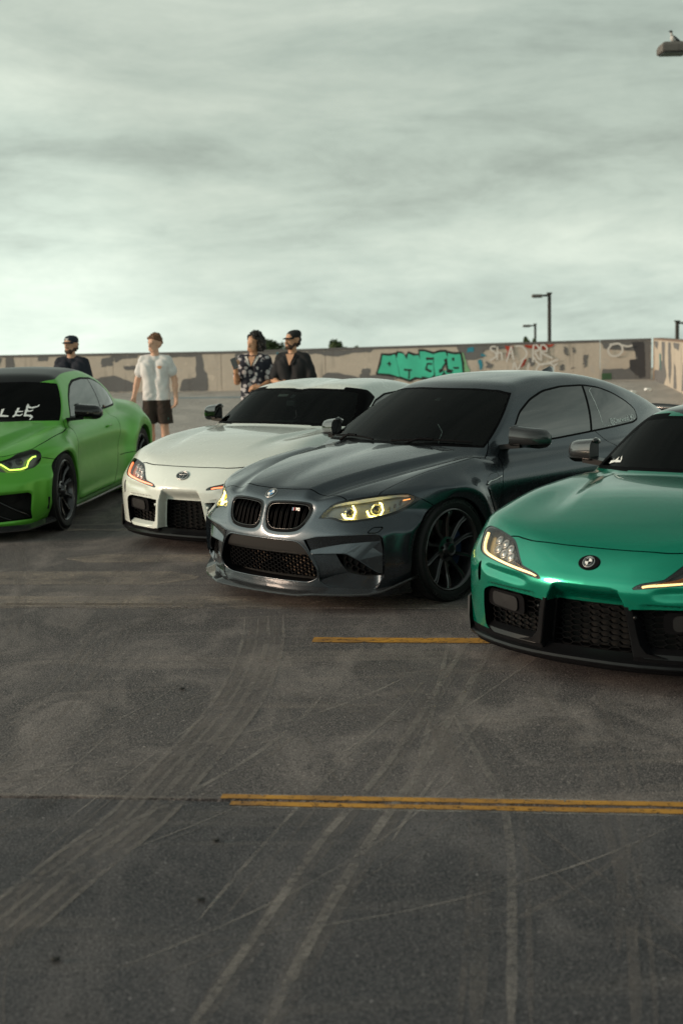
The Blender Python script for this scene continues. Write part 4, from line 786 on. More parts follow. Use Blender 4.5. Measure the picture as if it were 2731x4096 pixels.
# ---------------------------------------------------------------- wheels
def make_wheel(car, Rt, rim_r, w, style, rim_m, cal_m, face=0.0, letters=None):
    """outer face points to +y; origin at wheel centre; tyre spans y in [-w/2, w/2]"""
    h = w / 2; sw = Rt - rim_r
    lip = [(rim_r - 0.012, -h + 0.02), (rim_r - 0.03, -h + 0.05), (rim_r - 0.035, 0.0), (rim_r - 0.026, h - 0.045), (rim_r - 0.016, h - 0.022), (rim_r - 0.012, h - 0.008), (rim_r - 0.004, h - 0.002), (rim_r + 0.004, h - 0.006), (rim_r + 0.004, h - 0.02)]
    wl = MB().lathe(lip, 64, 'Y').build('wheel', rim_m, car, auto=40)
    prof = [(rim_r - 0.006, -h + 0.02), (rim_r + 0.02, -h - 0.002), (rim_r + sw * 0.55, -h - 0.006), (Rt - 0.022, -h + 0.008), (Rt - 0.006, -h + 0.028)]
    ng = 4; gw = (w - 0.075) / ng
    for i in range(ng):
        y0 = -h + 0.034 + i * (gw + 0.002)
        prof += [(Rt, y0), (Rt, y0 + gw - 0.009), (Rt - 0.006, y0 + gw - 0.007), (Rt - 0.006, y0 + gw)]
    prof = prof[:-2] + [(Rt - 0.006, h - 0.028), (Rt - 0.022, h - 0.008), (rim_r + sw * 0.62, h + 0.005), (rim_r + sw * 0.50, h + 0.0065), (rim_r + sw * 0.47, h + 0.004), (rim_r + 0.024, h + 0.003), (rim_r + 0.012, h + 0.001), (rim_r + 0.004, h - 0.006), (rim_r - 0.004, h - 0.014)]
    tm = MB().lathe(prof, 72, 'Y')
    tyre = tm.build('tyre', M['rubber'], wl, auto=35)
    sp = MB()                                                        # shoulder sipes as thin raised tread blocks
    for k in range(60):
        a = 2 * math.pi * k / 60
        for sgn in (1, -1):
            Mx = Matrix.Rotation(-a, 3, 'Y'); c = Mx @ Vector((Rt - 0.004, sgn * (h - 0.026), 0)); sp.box(c, (0.011, 0.030, 2 * math.pi * Rt / 60 * 0.86), Mx)
    sp.build('tread_blocks', M['rubber'], wl)['kind'] = 'stuff'
    if letters:
        for word, a_mid, span in letters:
            mb = MB(); V, Fc = text_mesh(word, 0.036, 0.0008, 0.0012, 0.25, 1.15); W2 = V[:, 0].max(); rm = rim_r + sw * 0.64
            an = a_mid + V[:, 0] / W2 * span / 2; rr = rm + V[:, 1] * 0.9
            mb.add(np.stack([rr * np.cos(an), h + 0.0052 + V[:, 2], rr * np.sin(an)], 1), Fc)
            mb.build('sidewall_lettering', M['rubber_text'], wl)['kind'] = 'stuff'
    MB().tube([((rim_r - 0.003) * math.cos(a), h - 0.0015, (rim_r - 0.003) * math.sin(a)) for a in np.linspace(0, 2 * math.pi, 73)], 0.0028, 6, caps=False).build('rim_lip', M['lip'], wl, smooth=True)
    # spokes
    def spoke(a, prof, tw=0.0, name='spoke'):
        """prof rows: radius, face y, half width, depth, sweep angle"""
        rings = []
        for r, y, hw, dp, swp in prof:
            b = a + swp; er = np.array([math.cos(b), 0, math.sin(b)]); et = np.array([-math.sin(b), 0, math.cos(b)]); ey = np.array([0, 1.0, 0])
            c = er * r + ey * y
            rings.append([c + et * hw * 0.62, c + et * hw * 0.30 - ey * 0.004, c - et * hw * 0.30 - ey * 0.004, c - et * hw * 0.62, c - et * hw - ey * 0.007, c - et * hw * 0.8 - ey * dp, c + et * hw * 0.8 - ey * dp, c + et * hw - ey * 0.007])
        return MB().loft(rings).build(name, rim_m, wl, auto=28)
    fy = h - 0.012 + face
    if style == 'ten':
        for k in range(10):
            a = math.pi / 2 + 2 * math.pi * k / 10 + (0.015 if k % 2 else -0.015); sg = 1
            spoke(a, [(0.060, fy - 0.034, 0.0135, 0.05, sg * 0.14), (0.095, fy - 0.030, 0.0120, 0.05, sg * 0.08), (0.150, fy - 0.025, 0.0125, 0.042, sg * 0.01), (0.195, fy - 0.014, 0.0145, 0.034, sg * 0.0), (0.222, fy - 0.004, 0.0170, 0.028, sg * 0.03), (rim_r - 0.012, fy - 0.004, 0.0185, 0.02, sg * 0.05)])
        hub = [(0.0, fy + 0.006), (0.026, fy + 0.005), (0.030, fy + 0.009), (0.040, fy + 0.006), (0.044, fy - 0.012), (0.052, fy - 0.026), (0.080, fy - 0.034), (0.084, fy - 0.075), (0.0, fy - 0.075)]
    else:
        n = 5
        for k in range(n):
            for sg in (1, -1):
                a = math.pi / 2 + 2 * math.pi * k / n
                spoke(a, [(0.058, fy - 0.03, 0.020, 0.045, sg * 0.10), (0.10, fy - 0.024, 0.018, 0.042, sg * 0.12), (0.16, fy - 0.017, 0.014, 0.036, sg * 0.16), (0.21, fy - 0.008, 0.013, 0.03, sg * 0.20), (rim_r - 0.012, fy - 0.006, 0.016, 0.02, sg * 0.235)])
        hub = [(0.0, fy - 0.002), (0.028, fy - 0.004), (0.032, fy - 0.016), (0.060, fy - 0.03), (0.076, fy - 0.045), (0.078, fy - 0.08), (0.0, fy - 0.08)]
    MB().lathe(hub, 28, 'Y').build('hub_cap', rim_m, wl, auto=30)
    for k in range(5):
        a = 2 * math.pi * k / 5 + 0.3; MB().lathe([(0.0, 0), (0.009, 0), (0.010, -0.02)], 6, 'Y', (0.058 * math.cos(a), fy - 0.018, 0.058 * math.sin(a))).build('wheel_bolt', M['black'], wl)
    MB().lathe([(0.09, h - 0.125), (0.178, h - 0.125), (0.178, h - 0.155), (0.09, h - 0.155)], 40, 'Y', closed=True).build('brake_disc', M['disc'], wl, auto=40)
    cb = MB(); n = 8; r0, r1 = 0.125, 0.19; rings = []
    for i in range(n + 1):
        a = R(150) + R(70) * i / n; rings.append([(r0 * math.cos(a), h - 0.085, r0 * math.sin(a)), (r1 * math.cos(a), h - 0.085, r1 * math.sin(a)), (r1 * math.cos(a), h - 0.165, r1 * math.sin(a)), (r0 * math.cos(a), h - 0.165, r0 * math.sin(a))])
    cb.loft(rings).build('brake_caliper', cal_m, wl, auto=30)
    MB().lathe([(rim_r - 0.04, -h + 0.03), (0.02, -h + 0.03)], 32, 'Y').build('inner_wheel_face', M['gap'], wl)
    return wl
def place_wheels(car, wl, fx, rx, yc_f, yc_r, zf, zr, steer=0.0):
    wl.location = (fx, yc_f, zf); wl.rotation_euler = (0, 0, steer)
    for (x, y, z, a) in ((fx, -yc_f, zf, math.pi + steer), (rx, yc_r, zr, 0), (rx, -yc_r, zr, math.pi)):
        c = copy_tree(wl, car); c.location = (x, y, z); c.rotation_euler = (0, 0, a)
def wheel_well(car, F, cx, cz, rx, rz, yin=0.50, seg=40):
    """dark liner and the returned edge of the arch"""
    for sg in (1, -1):
        an = [math.pi * (-0.12 + 1.24 * i / seg) for i in range(seg + 1)]
        pts = [(cx + rx * math.cos(a), cz + rz * math.sin(a)) for a in an]
        p, n = onto(F, 's', pts, 1); p = p * [1, sg, 1]
        q = p.copy(); q[:, 1] -= sg * 0.045; c = np.array([cx, 0, cz]); d = (q - c) * [1, 0, 1]; q2 = q + d * 0.05
        V, Fc = strip(p, q, False); pydata('arch_lip', V, Fc, car['paint_mat'] if False else CARPAINT[0], car, True)
        q3 = q2.copy(); q3[:, 1] = sg * yin; V, Fc = strip(q2, q3, False); o = pydata('wheel_well', np.vstack([V, [[cx, sg * yin, cz]]]), Fc + [(len(p) + i, len(p) + i + 1, 2 * len(p)) for i in range(len(p) - 1)], M['gap'], car, False)
        V, Fc = strip(q, q2, False); pydata('wheel_well_edge', V, Fc, M['gap'], car)
CARPAINT = [None]
def opening(F, mode, poly, depth, name, m_wall, car, n=80, both=True, back=True, m_back=None, shrink=0.93, direction=(-1, 0, 0)):
    """walls that run back from an opening's edge, and a dark back"""
    for sg in ((1, -1) if both else (1,)):
        pl = resample(poly, n); p, g = onto(F, mode, pl, sg)
        D = np.array(direction, float) * [1, sg, 1]; c = p.mean(0); q = c + (p - c) * [1, shrink, shrink] + D * depth
        V, Fc = strip(p, q); pydata(name, V, Fc, m_wall, car, True)
        if back:
            V = np.vstack([q, q.mean(0)]); pydata(name + '_back', V, [(i, (i + 1) % n, n) for i in range(n)], m_back or M['gap'], car)
def honeycomb(y0, y1, z0, z1, s, inside, thick, xf, sx=1.0):
    """honeycomb ribs as one mesh: hexagon cells of size s, kept where inside(y, z) (arrays); xf(y, z) gives depth"""
    dy, dz = s * 1.5 * sx, s * math.sqrt(3); E = []
    for i in range(int((y1 - y0) / dy) + 2):
        for j in range(int((z1 - z0) / dz) + 2):
            y, z = y0 + i * dy, z0 + j * dz + (dz / 2 if i % 2 else 0)
            c = [(y + s * sx * math.cos(a), z + s * math.sin(a)) for a in [k * math.pi / 3 for k in range(4)]]
            for k in (0, 1, 2): E.append((*c[k], *c[k + 1]))
    E = np.array(E); E = E[inside(E[:, 0], E[:, 1]) & inside(E[:, 2], E[:, 3])]; mb = MB()
    xa = xf(E[:, 0], E[:, 1]); xb = xf(E[:, 2], E[:, 3])
    for e, p, q in zip(E, xa, xb):
        d = e[2:] - e[:2]; n = np.array([-d[1], d[0]]) / np.linalg.norm(d) * thick / 2; a, b = e[:2], e[2:]
        Q = [(p, *(a - n)), (q, *(b - n)), (q, *(b + n)), (p, *(a + n))]
        mb.add(Q + [(x - 0.02, y, z) for x, y, z in Q], [(0, 1, 2, 3), (0, 4, 5, 1), (1, 5, 6, 2), (2, 6, 7, 3), (3, 7, 4, 0)])
    return mb
def ptube(F, mode, line, r, name, m, car, off=0.0, sgn=1, seg=8, closed=False, par=None):
    p, g = onto(F, mode, line, sgn); p = p + g * off; pts = [tuple(a) for a in p]
    if closed: pts += [pts[0], pts[1]]
    return MB().tube(pts, r, seg, caps=not closed).build(name, m, car, smooth=True)
def seat(car, x, y, zb=0.34, ztop=1.06, tilt=0.28):
    e = MB()
    def ring(z, w, d, xo): return [(xo + d * math.cos(a), y + w * math.copysign(abs(math.sin(a))**0.6, math.sin(a)), z) for a in np.linspace(0, 2 * math.pi, 17)[:-1]]
    H = ztop - zb
    e.loft([ring(zb + H * t, w, d, x - tilt * (zb + H * t - zb)) for t, w, d in ((0, 0.20, 0.09), (0.3, 0.25, 0.075), (0.6, 0.24, 0.065), (0.72, 0.17, 0.055), (0.76, 0.10, 0.05), (0.80, 0.13, 0.05), (0.93, 0.13, 0.05), (1.0, 0.09, 0.035))])
    e.loft([[(x + dx, y + yy, z) for yy, z in ((-0.24, zb - 0.14), (0.24, zb - 0.14), (0.25, zb + 0.05), (0.12, zb + 0.0), (-0.12, zb + 0.0), (-0.25, zb + 0.05))] for dx in (-0.05, 0.2, 0.45)])
    return e.build('seat', M['seat'], car, smooth=True)
def cabin(car, x_dash, z_dash, half, x_seat, steer_y=0.37, back=-2.6, zb=0.34, ztop=1.06):
    d = MB(); ys = np.linspace(-half, half, 9); rows = []
    for (dx, dz) in ((0.20, -0.03), (0.12, -0.005), (0.05, 0.015), (-0.02, -0.01), (-0.08, -0.09), (-0.06, -0.35)):
        rows.append([(x_dash + dx, yy, z_dash + dz + (0.025 * math.exp(-((yy - steer_y) / 0.17)**2) if -0.05 < dz else 0)) for yy in ys])
    d.grid(np.array(rows)).build('dashboard', M['interior'], car, smooth=True)
    fl = MB(); fl.box(((x_dash + back) / 2, 0, zb - 0.18), (x_dash - back, half * 2, 0.02)).box((back + 0.15, 0, 0.62), (0.05, half * 1.9, 0.5)); fl.build('cabin_floor', M['interior'], car)
    for s in (1, -1): seat(car, x_seat, s * 0.37, zb, ztop)
    sw = MB(); rr = 0.175; Mx = Matrix.Rotation(R(22), 3, 'Y')
    pts = [Mx @ Vector((0, rr * math.cos(a), rr * math.sin(a))) + Vector((x_dash - 0.20, steer_y, z_dash - 0.06)) for a in np.linspace(0, 2 * math.pi, 33)]
    sw.tube(pts, 0.014, 8, caps=False).box((x_dash - 0.19, steer_y, z_dash - 0.07), (0.03, 0.30, 0.05)); sw.build('steering_wheel', M['black'], car, smooth=True)
    rm = MB(); rm.box((0, 0, 0), (0.03, 0.23, 0.06)); o = rm.build('rear_view_mirror', M['black'], car, bevel=0.012); return o
# ---------------------------------------------------------------- dark grey coupe in the middle
def seams(B, F, items, m, car, w=0.0026):
    G = []
    for mode, line, cond in items:
        for lim in (0.016, 0.008):
            d = field(B, mode, None, cond, line=line); B = refine(B, d[B[1]].min(1) < lim)
        g, B = clip(B, field(B, mode, None, cond, line=line) - w); G.append((g[0] - g[2] * 0.010, g[1], g[2]))
    V = []; T = []; N = []; k = 0
    for v, t, n in G: V.append(v); T.append(t + k); N.append(n); k += len(v)
    skin('panel_seams', (np.vstack(V), np.vstack(T), np.vstack(N)), m, car)['kind'] = 'stuff'
    return B
def car_root(name, pose, label, group):
    x0, y0, th = pose; c = empty(name, (x0, y0, 0), math.atan2(-math.cos(th), -math.sin(th))); return tag(c, label, 'car', group)
GREY_HEAD = [(-0.201, 0.571), (-0.165, 0.613), (-0.120, 0.651), (-0.081, 0.670), (-0.018, 0.685), (0.079, 0.698), (0.177, 0.710), (0.275, 0.715), (0.343, 0.713), (0.383, 0.701), (0.432, 0.674), (0.385, 0.644), (0.335, 0.619), (0.270, 0.595), (0.171, 0.572), (0.074, 0.561), (-0.013, 0.552), (-0.061, 0.552), (-0.099, 0.564), (-0.137, 0.573), (-0.171, 0.571)]
GREY_LENS = [(-0.184, 0.580), (-0.155, 0.616), (-0.116, 0.644), (-0.060, 0.664), (0.078, 0.688), (0.176, 0.700), (0.274, 0.707), (0.348, 0.706), (0.396, 0.682), (0.351, 0.647), (0.285, 0.617), (0.196, 0.593), (0.075, 0.574), (-0.012, 0.566), (-0.060, 0.567), (-0.108, 0.582)]
GREY_KID = crom([(0.010, 0.60), (0.018, 0.640), (0.045, 0.657), (0.10, 0.664), (0.20, 0.668), (0.30, 0.665), (0.347, 0.656), (0.367, 0.632), (0.368, 0.604), (0.355, 0.56), (0.328, 0.52), (0.295, 0.495), (0.25, 0.483), (0.19, 0.477), (0.11, 0.477), (0.055, 0.487), (0.024, 0.52), (0.013, 0.56)], 4, True)
GREY_INT = rnd([(-0.31, 0.432), (0.31, 0.432), (0.372, 0.382), (0.440, 0.262), (0.436, 0.21), (0.36, 0.172), (-0.36, 0.172), (-0.436, 0.21), (-0.440, 0.262), (-0.372, 0.382)], [0.05, 0.05, 0.06, 0.06, 0.05, 0.06, 0.06, 0.05, 0.06, 0.06])
GREY_SIDE = rnd([(0.350, 0.443), (0.437, 0.466), (0.585, 0.480), (0.800, 0.492), (0.806, 0.40), (0.800, 0.225), (0.72, 0.135), (0.50, 0.133), (0.428, 0.185), (0.45, 0.25), (0.41, 0.34)], [0, 0.02, 0.02, 0.06, 0.02, 0.05, 0.04, 0.03, 0.03, 0.03, 0.03])
GREY_BLADE = [(0.39, 0.357), (0.49, 0.366), (0.612, 0.371), (0.676, 0.330), (0.763, 0.250), (0.795, 0.246)]
GREY_OPEN = rnd([(0.535, 0.362), (0.612, 0.367), (0.676, 0.325), (0.765, 0.243), (0.79, 0.236), (0.673, 0.226), (0.595, 0.247), (0.553, 0.320)], 0.012)
class GreyBody(GreyShape):
    tab = Tab(lambda y, z: 0.012 * S(-psd(GREY_KID, y, z), -0.03, 0.03))
    def front(s, ay, z): return GreyShape.front(s, ay, z) - s.tab(ay, z)
def make_grey():
    F = GreyBody(); car = car_root('grey_coupe', (0.041, 9.392, R(43.75)), 'dark grey sports coupe with yellow lit headlights and twin kidney grille', 'sports cars parked in a row')
    P = paint('grey_metallic_paint', (0.066, 0.078, 0.092), 0.85, 0.25, 1.0, 0.006, 0.12, 1.38); CARPAINT[0] = P
    B = nets(F, (-3.75, 0, 0.05), (0.90, 1.0, 1.42), 0.0095)
    el = lambda V, cx, cz, rx, rz: np.where(np.abs(V[:, 1]) > 0.45, (np.sqrt(((V[:, 0] - cx) / rx)**2 + ((V[:, 2] - cz) / rz)**2) - 1) * rz, 9)
    for cx, cz, rx, rz in ((0.0, 0.325, 0.372, 0.338), (-2.693, 0.33, 0.372, 0.338)):
        _, B = clip(B, el(B[0], cx, cz, rx, rz)); wheel_well(car, F, cx, cz, rx, rz)
    # kidney grilles
    _, B = clip(B, field(B, 'f', GREY_KID)); 
    KI = GREY_KID.mean(0) + (GREY_KID - GREY_KID.mean(0)) * [0.87, 0.80]
    for sg in (1, -1):
        p, g = onto(F, 'f', resample(GREY_KID, 70), sg); q, _ = onto(F, 'f', resample(KI, 70), sg)
        a = p - g * 0.001; b = p * 0.6 + q * 0.4 + [0.006, 0, 0]; c = q + [0.003, 0, 0]; e = q + [-0.055, 0, 0]
        mb = MB(); mb.add(*strip(a, b)); k = mb.build('kidney_frame', M['gloss'], car, smooth=True)
        mb = MB(); mb.add(*strip(b, c)).add(*strip(c, e)); mb.build('kidney_inner_frame', M['black'], k, smooth=True)
        MB().tube([tuple(x) for x in np.vstack([c, c[:1]])], 0.0022, 6, caps=False).build('kidney_trim', mat('smoked_chrome', (0.10, 0.10, 0.10), 0.2, 1.0), k, smooth=True)
        bk = MB(); bk.add(np.vstack([e, e.mean(0)]), [(i, (i + 1) % 70, 70) for i in range(70)]); bk.build('kidney_back', M['gap'], k)
        ctr = KI.mean(0)
        for j in range(8):
            yy = 0.045 + 0.30 * j / 7; zq = np.linspace(0.47, 0.68, 90); zz = zq[psd(KI, zq * 0 + yy, zq) < 0.0]
            if len(zz) < 5: continue
            for dy in (-0.0065, 0.0065):
                z = np.linspace(zz[0], zz[-1], 10); p, _ = onto(F, 'f', np.stack([z * 0 + yy + dy, z], 1), sg); x = p[:, 0] - 0.010 - 0.018 * S(z, zz[-1] - 0.05, zz[-1]); w = 0.0034
                V = []
                for o2 in ((0, w), (0, -w), (-0.03, -w), (-0.03, w)): V.append(np.stack([x + o2[0], p[:, 1] + o2[1], z], 1))
                MB().loft(np.stack(V, 1)).build('kidney_slat', M['slat'], k)
    # model badge in the left grille: stripes and letters
    p, g = onto(F, 'f', [(0.245, 0.618)]); M4 = emblem_frame(p[0] + [-0.004, 0, 0], (1, 0.05, 0.1)); o = None
    mb = MB(); V, Fc = text_mesh('M2', 0.026, 0.002, 0.0006, 0.18); V[:, 0] += 0.012; o = mb.add(V, Fc).build('model_badge', M['silver'], car); o.matrix_local = M4
    for i, c in enumerate((M['blue'], mat('stripe_navy', (0.02, 0.03, 0.12), 0.3), M['red'])): MB().box((-0.030 + i * 0.006, 0, 0), (0.0055, 0.019, 0.004), Matrix.Rotation(-0.18, 3, 'Z')).build('stripe', c, o)
    # headlights
    ring_outer = field(B, 'q', GREY_HEAD); hs, B = clip(B, ring_outer)
    ln, hs = clip(hs, field(hs, 'q', crom(GREY_LENS, 3, True)))
    skins('headlight_surround', hs, M['gloss'], car, -0.002)
    drl = lamp('yellow_daylight', (1.0, 0.80, 0.18), 8.0); amber = lamp('amber_marker', (1.0, 0.32, 0.05), 1.2)
    glow = mat('yellow_reflector', (0.85, 0.70, 0.06), 0.4, 0.2)
    for sg, lm in ((1, halves(ln)[0]), (-1, halves(ln)[1])):
        hl = skin('headlight', (lm[0] - lm[2] * 0.040 , lm[1], lm[2]), mat('pale_lamp_bucket', (0.26, 0.26, 0.25), 0.28, 0.6), car); skin('lens', lm, M['lens'], hl)
        pl = resample(crom(GREY_LENS, 3, True), 70); p, g = onto(F, 'q', pl, sg); V, Fc = strip(p - g * 0.002, p - g * 0.042); pydata('bucket_wall', V, Fc, M['silver'], hl, True)
        for path in ([(-0.059, 0.606), (-0.043, 0.583), (0.007, 0.581), (0.023, 0.620), (0.008, 0.654)], [(0.095, 0.620), (0.109, 0.593), (0.172, 0.590), (0.194, 0.621), (0.187, 0.660), (0.173, 0.668)]):
            pp = np.vstack([np.linspace(path[i], path[i + 1], 5)[:-1] for i in range(len(path) - 1)] + [path[-1:]]); p, g = onto(F, 'q', pp, sg)
            MB().tube([tuple(a) for a in p - g * 0.018], 0.0046, 8).build('light_ring', drl, hl, smooth=True)
            c = pp.mean(0) + [-0.002, 0.006]; pc, gc = onto(F, 'q', [tuple(c)], sg); o = MB().lathe([(0.0, -0.004), (0.016, 0.0), (0.026, -0.005), (0.032, 0.008), (0.036, 0.008), (0.036, -0.02)], 24).build('projector', M['chrome'], hl, smooth=True); o.matrix_local = emblem_frame(pc[0] - gc[0] * 0.036, gc[0])
            q = MB().lathe([(0.0, 0.012), (0.012, 0.010), (0.021, 0.004), (0.025, -0.004)], 20).build('projector_lens', M['gloss'], hl, smooth=True); q.matrix_local = emblem_frame(pc[0] - gc[0] * 0.036, gc[0])
            p2, g2 = onto(F, 'q', resample(np.array(path) + [0.0, -0.006], 16, False), sg); V, Fc = strip(p2 - g2 * 0.014, p2 - g2 * 0.038, False); pydata('ring_reflector', V, Fc, glow, hl, True)
        br = [(-0.116, 0.642), (-0.019, 0.659), (0.078, 0.670), (0.175, 0.683), (0.274, 0.696), (0.362, 0.694)]; bt = [(-0.09, 0.660), (-0.010, 0.677), (0.079, 0.688), (0.176, 0.699), (0.274, 0.706), (0.352, 0.704)]
        a, ga = onto(F, 'q', resample(np.array(br), 24, False), sg); b, gb = onto(F, 'q', resample(np.array(bt), 24, False), sg)
        V, Fc = strip(b - gb * 0.0025, a - ga * 0.010, False); pydata('brow_strip', V, Fc, mat('pearl_trim', (0.80, 0.81, 0.79), 0.35, 0.0, coat=0.5), hl, True)
        p, g = onto(F, 'q', resample(np.array([(-0.166, 0.583), (-0.108, 0.585), (-0.060, 0.570), (-0.003, 0.568), (0.074, 0.577), (0.172, 0.592), (0.270, 0.614), (0.341, 0.645), (0.390, 0.682)]), 40, False), sg); MB().tube([tuple(x) for x in p - g * 0.010], 0.0028, 6).build('lower_trim', M['silver'], hl, smooth=True)
        p, g = onto(F, 'q', [(0.322, 0.675), (0.345, 0.678), (0.367, 0.680)], sg); MB().tube([tuple(x) for x in p - g * 0.012], 0.0034, 6).build('side_marker', amber, hl)
        for (u, v) in ((0.235, 0.628), (0.275, 0.645), (0.31, 0.662)):
            p, g = onto(F, 'q', [(u, v)], sg); o = MB().box((0, 0, 0), (0.012, 0.034, 0.012)).build('reflector_facet', M['chrome'], hl, bevel=0.003); o.matrix_local = emblem_frame(p[0] - g[0] * 0.030, g[0]) @ Matrix.Rotation(0.4, 4, 'X')
    # lower intake and plate panel
    _, B = clip(B, field(B, 'f', GREY_INT, lambda V, N: V[:, 0] > 0.5))
    opening(F, 'f', GREY_INT, 0.10, 'lower_intake', M['black'], car, 110, False, True, None, 0.96)
    ii = lambda y, z: (psd(GREY_INT, np.abs(y), z) < -0.004) & (z < 0.352)
    xf = lambda y, z: F.front(np.abs(y), z) - 0.045
    honeycomb(-0.45, 0.45, 0.205, 0.35, 0.0155, lambda y, z: ii(y, z) & (np.abs(y) < 0.40) & (z > 0.198), 0.0036, xf, 1.2).build('lower_grille_mesh', M['black'], car)
    pp = resample(rnd([(-0.305, 0.425), (0.305, 0.425), (0.36, 0.382), (0.373, 0.345), (-0.373, 0.345), (-0.36, 0.382)], 0.02), 90); p, g = onto(GreyShape(), 'f', pp); p = p - [0.013, 0, 0]
    ys = np.linspace(-0.385, 0.385, 41); rows = []
    for t in np.linspace(0, 1, 5):
        z = 0.345 + 0.084 * t; w = 0.375 - 0.060 * t; yy = np.linspace(-w, w, 41); x = GreyShape().front(np.abs(yy), yy * 0 + z) - 0.012 - 0.010 * (1 - t); rows.append(np.stack([x, yy, yy * 0 + z], 1))
    rows = [rows[0] - [0.03, 0, 0]] + rows; MB().grid(np.array(rows)).build('number_plate_panel', mat('plate_panel_satin', (0.03, 0.028, 0.027), 0.34, 0.2), car, smooth=True)
    rd = MB()
    for i in range(9): rd.box((0.66, 0.055, 0.205 + 0.017 * i), (0.01, 0.56, 0.0085))
    rd.build('radiator_fins', M['radiator'], car)
    # thin lip round the intake
    p, g = onto(F, 'f', resample(GREY_INT, 130)); MB().tube([tuple(a) for a in np.vstack([p, p[:1]])], 0.0045, 8, caps=False).build('intake_lip', P, car, smooth=True)
    # sculpted corners: lip, blade, deep opening and lower ramp, as facets inside a cut-out
    _, B = clip(B, field(B, 'f', GREY_SIDE, lambda V, N: V[:, 0] > 0.40)); G0 = GreyShape()
    lip_ = [(0.37, 0.446, 0.0), (0.45, 0.466, 0.0), (0.585, 0.480, 0.0), (0.70, 0.486, 0.0), (0.775, 0.488, 0.0)]; und = [(0.395, 0.380, 0.010), (0.46, 0.398, 0.034), (0.585, 0.424, 0.046), (0.70, 0.437, 0.044), (0.778, 0.446, 0.040)]
    bld = [(0.397, 0.357, 0.0), (0.46, 0.363, 0.006), (0.545, 0.368, 0.010), (0.612, 0.370, 0.014), (0.676, 0.330, 0.024)]; bl2 = [(0.612, 0.370, 0.014), (0.676, 0.330, 0.024), (0.763, 0.250, 0.036), (0.786, 0.246, 0.038)]
    ou = [(0.700, 0.437, 0.044), (0.778, 0.446, 0.040), (0.790, 0.36, 0.040), (0.786, 0.246, 0.038)]
    edge_o = [(0.775, 0.488, 0.0), (0.798, 0.470, 0.0), (0.806, 0.40, 0.0), (0.803, 0.30, 0.0), (0.798, 0.235, 0.0)]; edge_i = [(0.778, 0.446, 0.040), (0.786, 0.43, 0.040), (0.790, 0.37, 0.040), (0.789, 0.30, 0.039), (0.786, 0.246, 0.038)]
    op_t = [(0.545, 0.363, 0.075), (0.612, 0.364, 0.075), (0.676, 0.322, 0.080), (0.763, 0.243, 0.080), (0.786, 0.240, 0.078)]; op_l = [(0.535, 0.362, 0.040), (0.553, 0.320, 0.045), (0.575, 0.275, 0.050), (0.597, 0.247, 0.052)]; op_b = [(0.597, 0.247, 0.052), (0.66, 0.228, 0.056), (0.72, 0.226, 0.054), (0.786, 0.236, 0.045)]
    in_e = [(0.397, 0.357, 0.0), (0.425, 0.30, 0.0), (0.446, 0.25, 0.0), (0.432, 0.190, 0.0)]; bot = [(0.432, 0.190, 0.0), (0.500, 0.138, 0.0), (0.610, 0.136, 0.0), (0.715, 0.140, 0.0), (0.798, 0.225, 0.0)]; ob5 = [(0.575, 0.262, 0.050), (0.597, 0.247, 0.052), (0.66, 0.228, 0.056), (0.72, 0.226, 0.054), (0.786, 0.236, 0.045)]
    for sg in (1, -1):
        def pt(q, n=14): q = resample(np.array(q), n, False); return np.stack([G0.front(q[:, 0], q[:, 1]) - q[:, 2], q[:, 1 - 1] * sg, q[:, 1]], 1)
        def facet(name, a, b, m, n=14):
            V, Fc = strip(pt(a, n), pt(b, n), False); return pydata(name, V, Fc if sg > 0 else [f[::-1] for f in Fc], m, car, True)
        facet('intake_upper_lip', lip_, und, P); facet('intake_blade', und, bld, P); facet('intake_outer_facet', und[3:], [bld[3], bl2[1]], P) if False else None
        V = [(*pt([q, q], 2)[0],) for q in (und[2], und[3], und[4], (0.790, 0.36, 0.040), bl2[3], bl2[2], bl2[1], bld[3])]; pydata('intake_outer_facet', V, [(0, 1, 7), (1, 6, 7), (1, 2, 3), (1, 3, 6), (3, 5, 6), (3, 4, 5)], P, car)
        facet('intake_outer_wall', edge_o, edge_i, P); facet('intake_ramp', ob5, bot, P); facet('intake_inner_wall', in_e, op_l + [(0.575, 0.262, 0.050)], P)
        facet('intake_roof', [bld[2], bld[3], bl2[1], bl2[2], bl2[3]], op_t, M['black']); facet('intake_back', op_t, [(0.545, 0.33, 0.085), (0.60, 0.28, 0.085), (0.66, 0.25, 0.085), (0.72, 0.235, 0.085), (0.786, 0.232, 0.08)], M['gap']); facet('intake_floor', [(0.545, 0.33, 0.086), (0.60, 0.27, 0.086), (0.66, 0.24, 0.086), (0.72, 0.232, 0.086), (0.786, 0.230, 0.08)], ob5, M['gap']); facet('intake_side', [(0.397, 0.352, 0.004), (0.45, 0.356, 0.012), (0.545, 0.362, 0.04)], [(0.397, 0.357, 0.0), (0.46, 0.363, 0.006), (0.545, 0.368, 0.010)], M['black'])
        p, g = onto(G0, 'f', resample(GREY_SIDE, 120), sg); MB().tube([tuple(q) for q in np.vstack([p, p[:1]])], 0.0042, 8, caps=False).build('intake_edge', P, car, smooth=True)
        V = pt(bld + bl2[2:], 24); MB().tube([tuple(q) for q in V], 0.003, 6).build('blade_edge', P, car, smooth=True)
        hc = honeycomb(0.53, 0.80, 0.215, 0.37, 0.022, lambda y, z: psd(GREY_OPEN, y, z) < 0.002, 0.0045, lambda y, z: G0.front(y, z) - 0.062); hc.V = [(a, b * sg, c) for a, b, c in hc.V]; hc.build('corner_grille_mesh', M['black'], car)
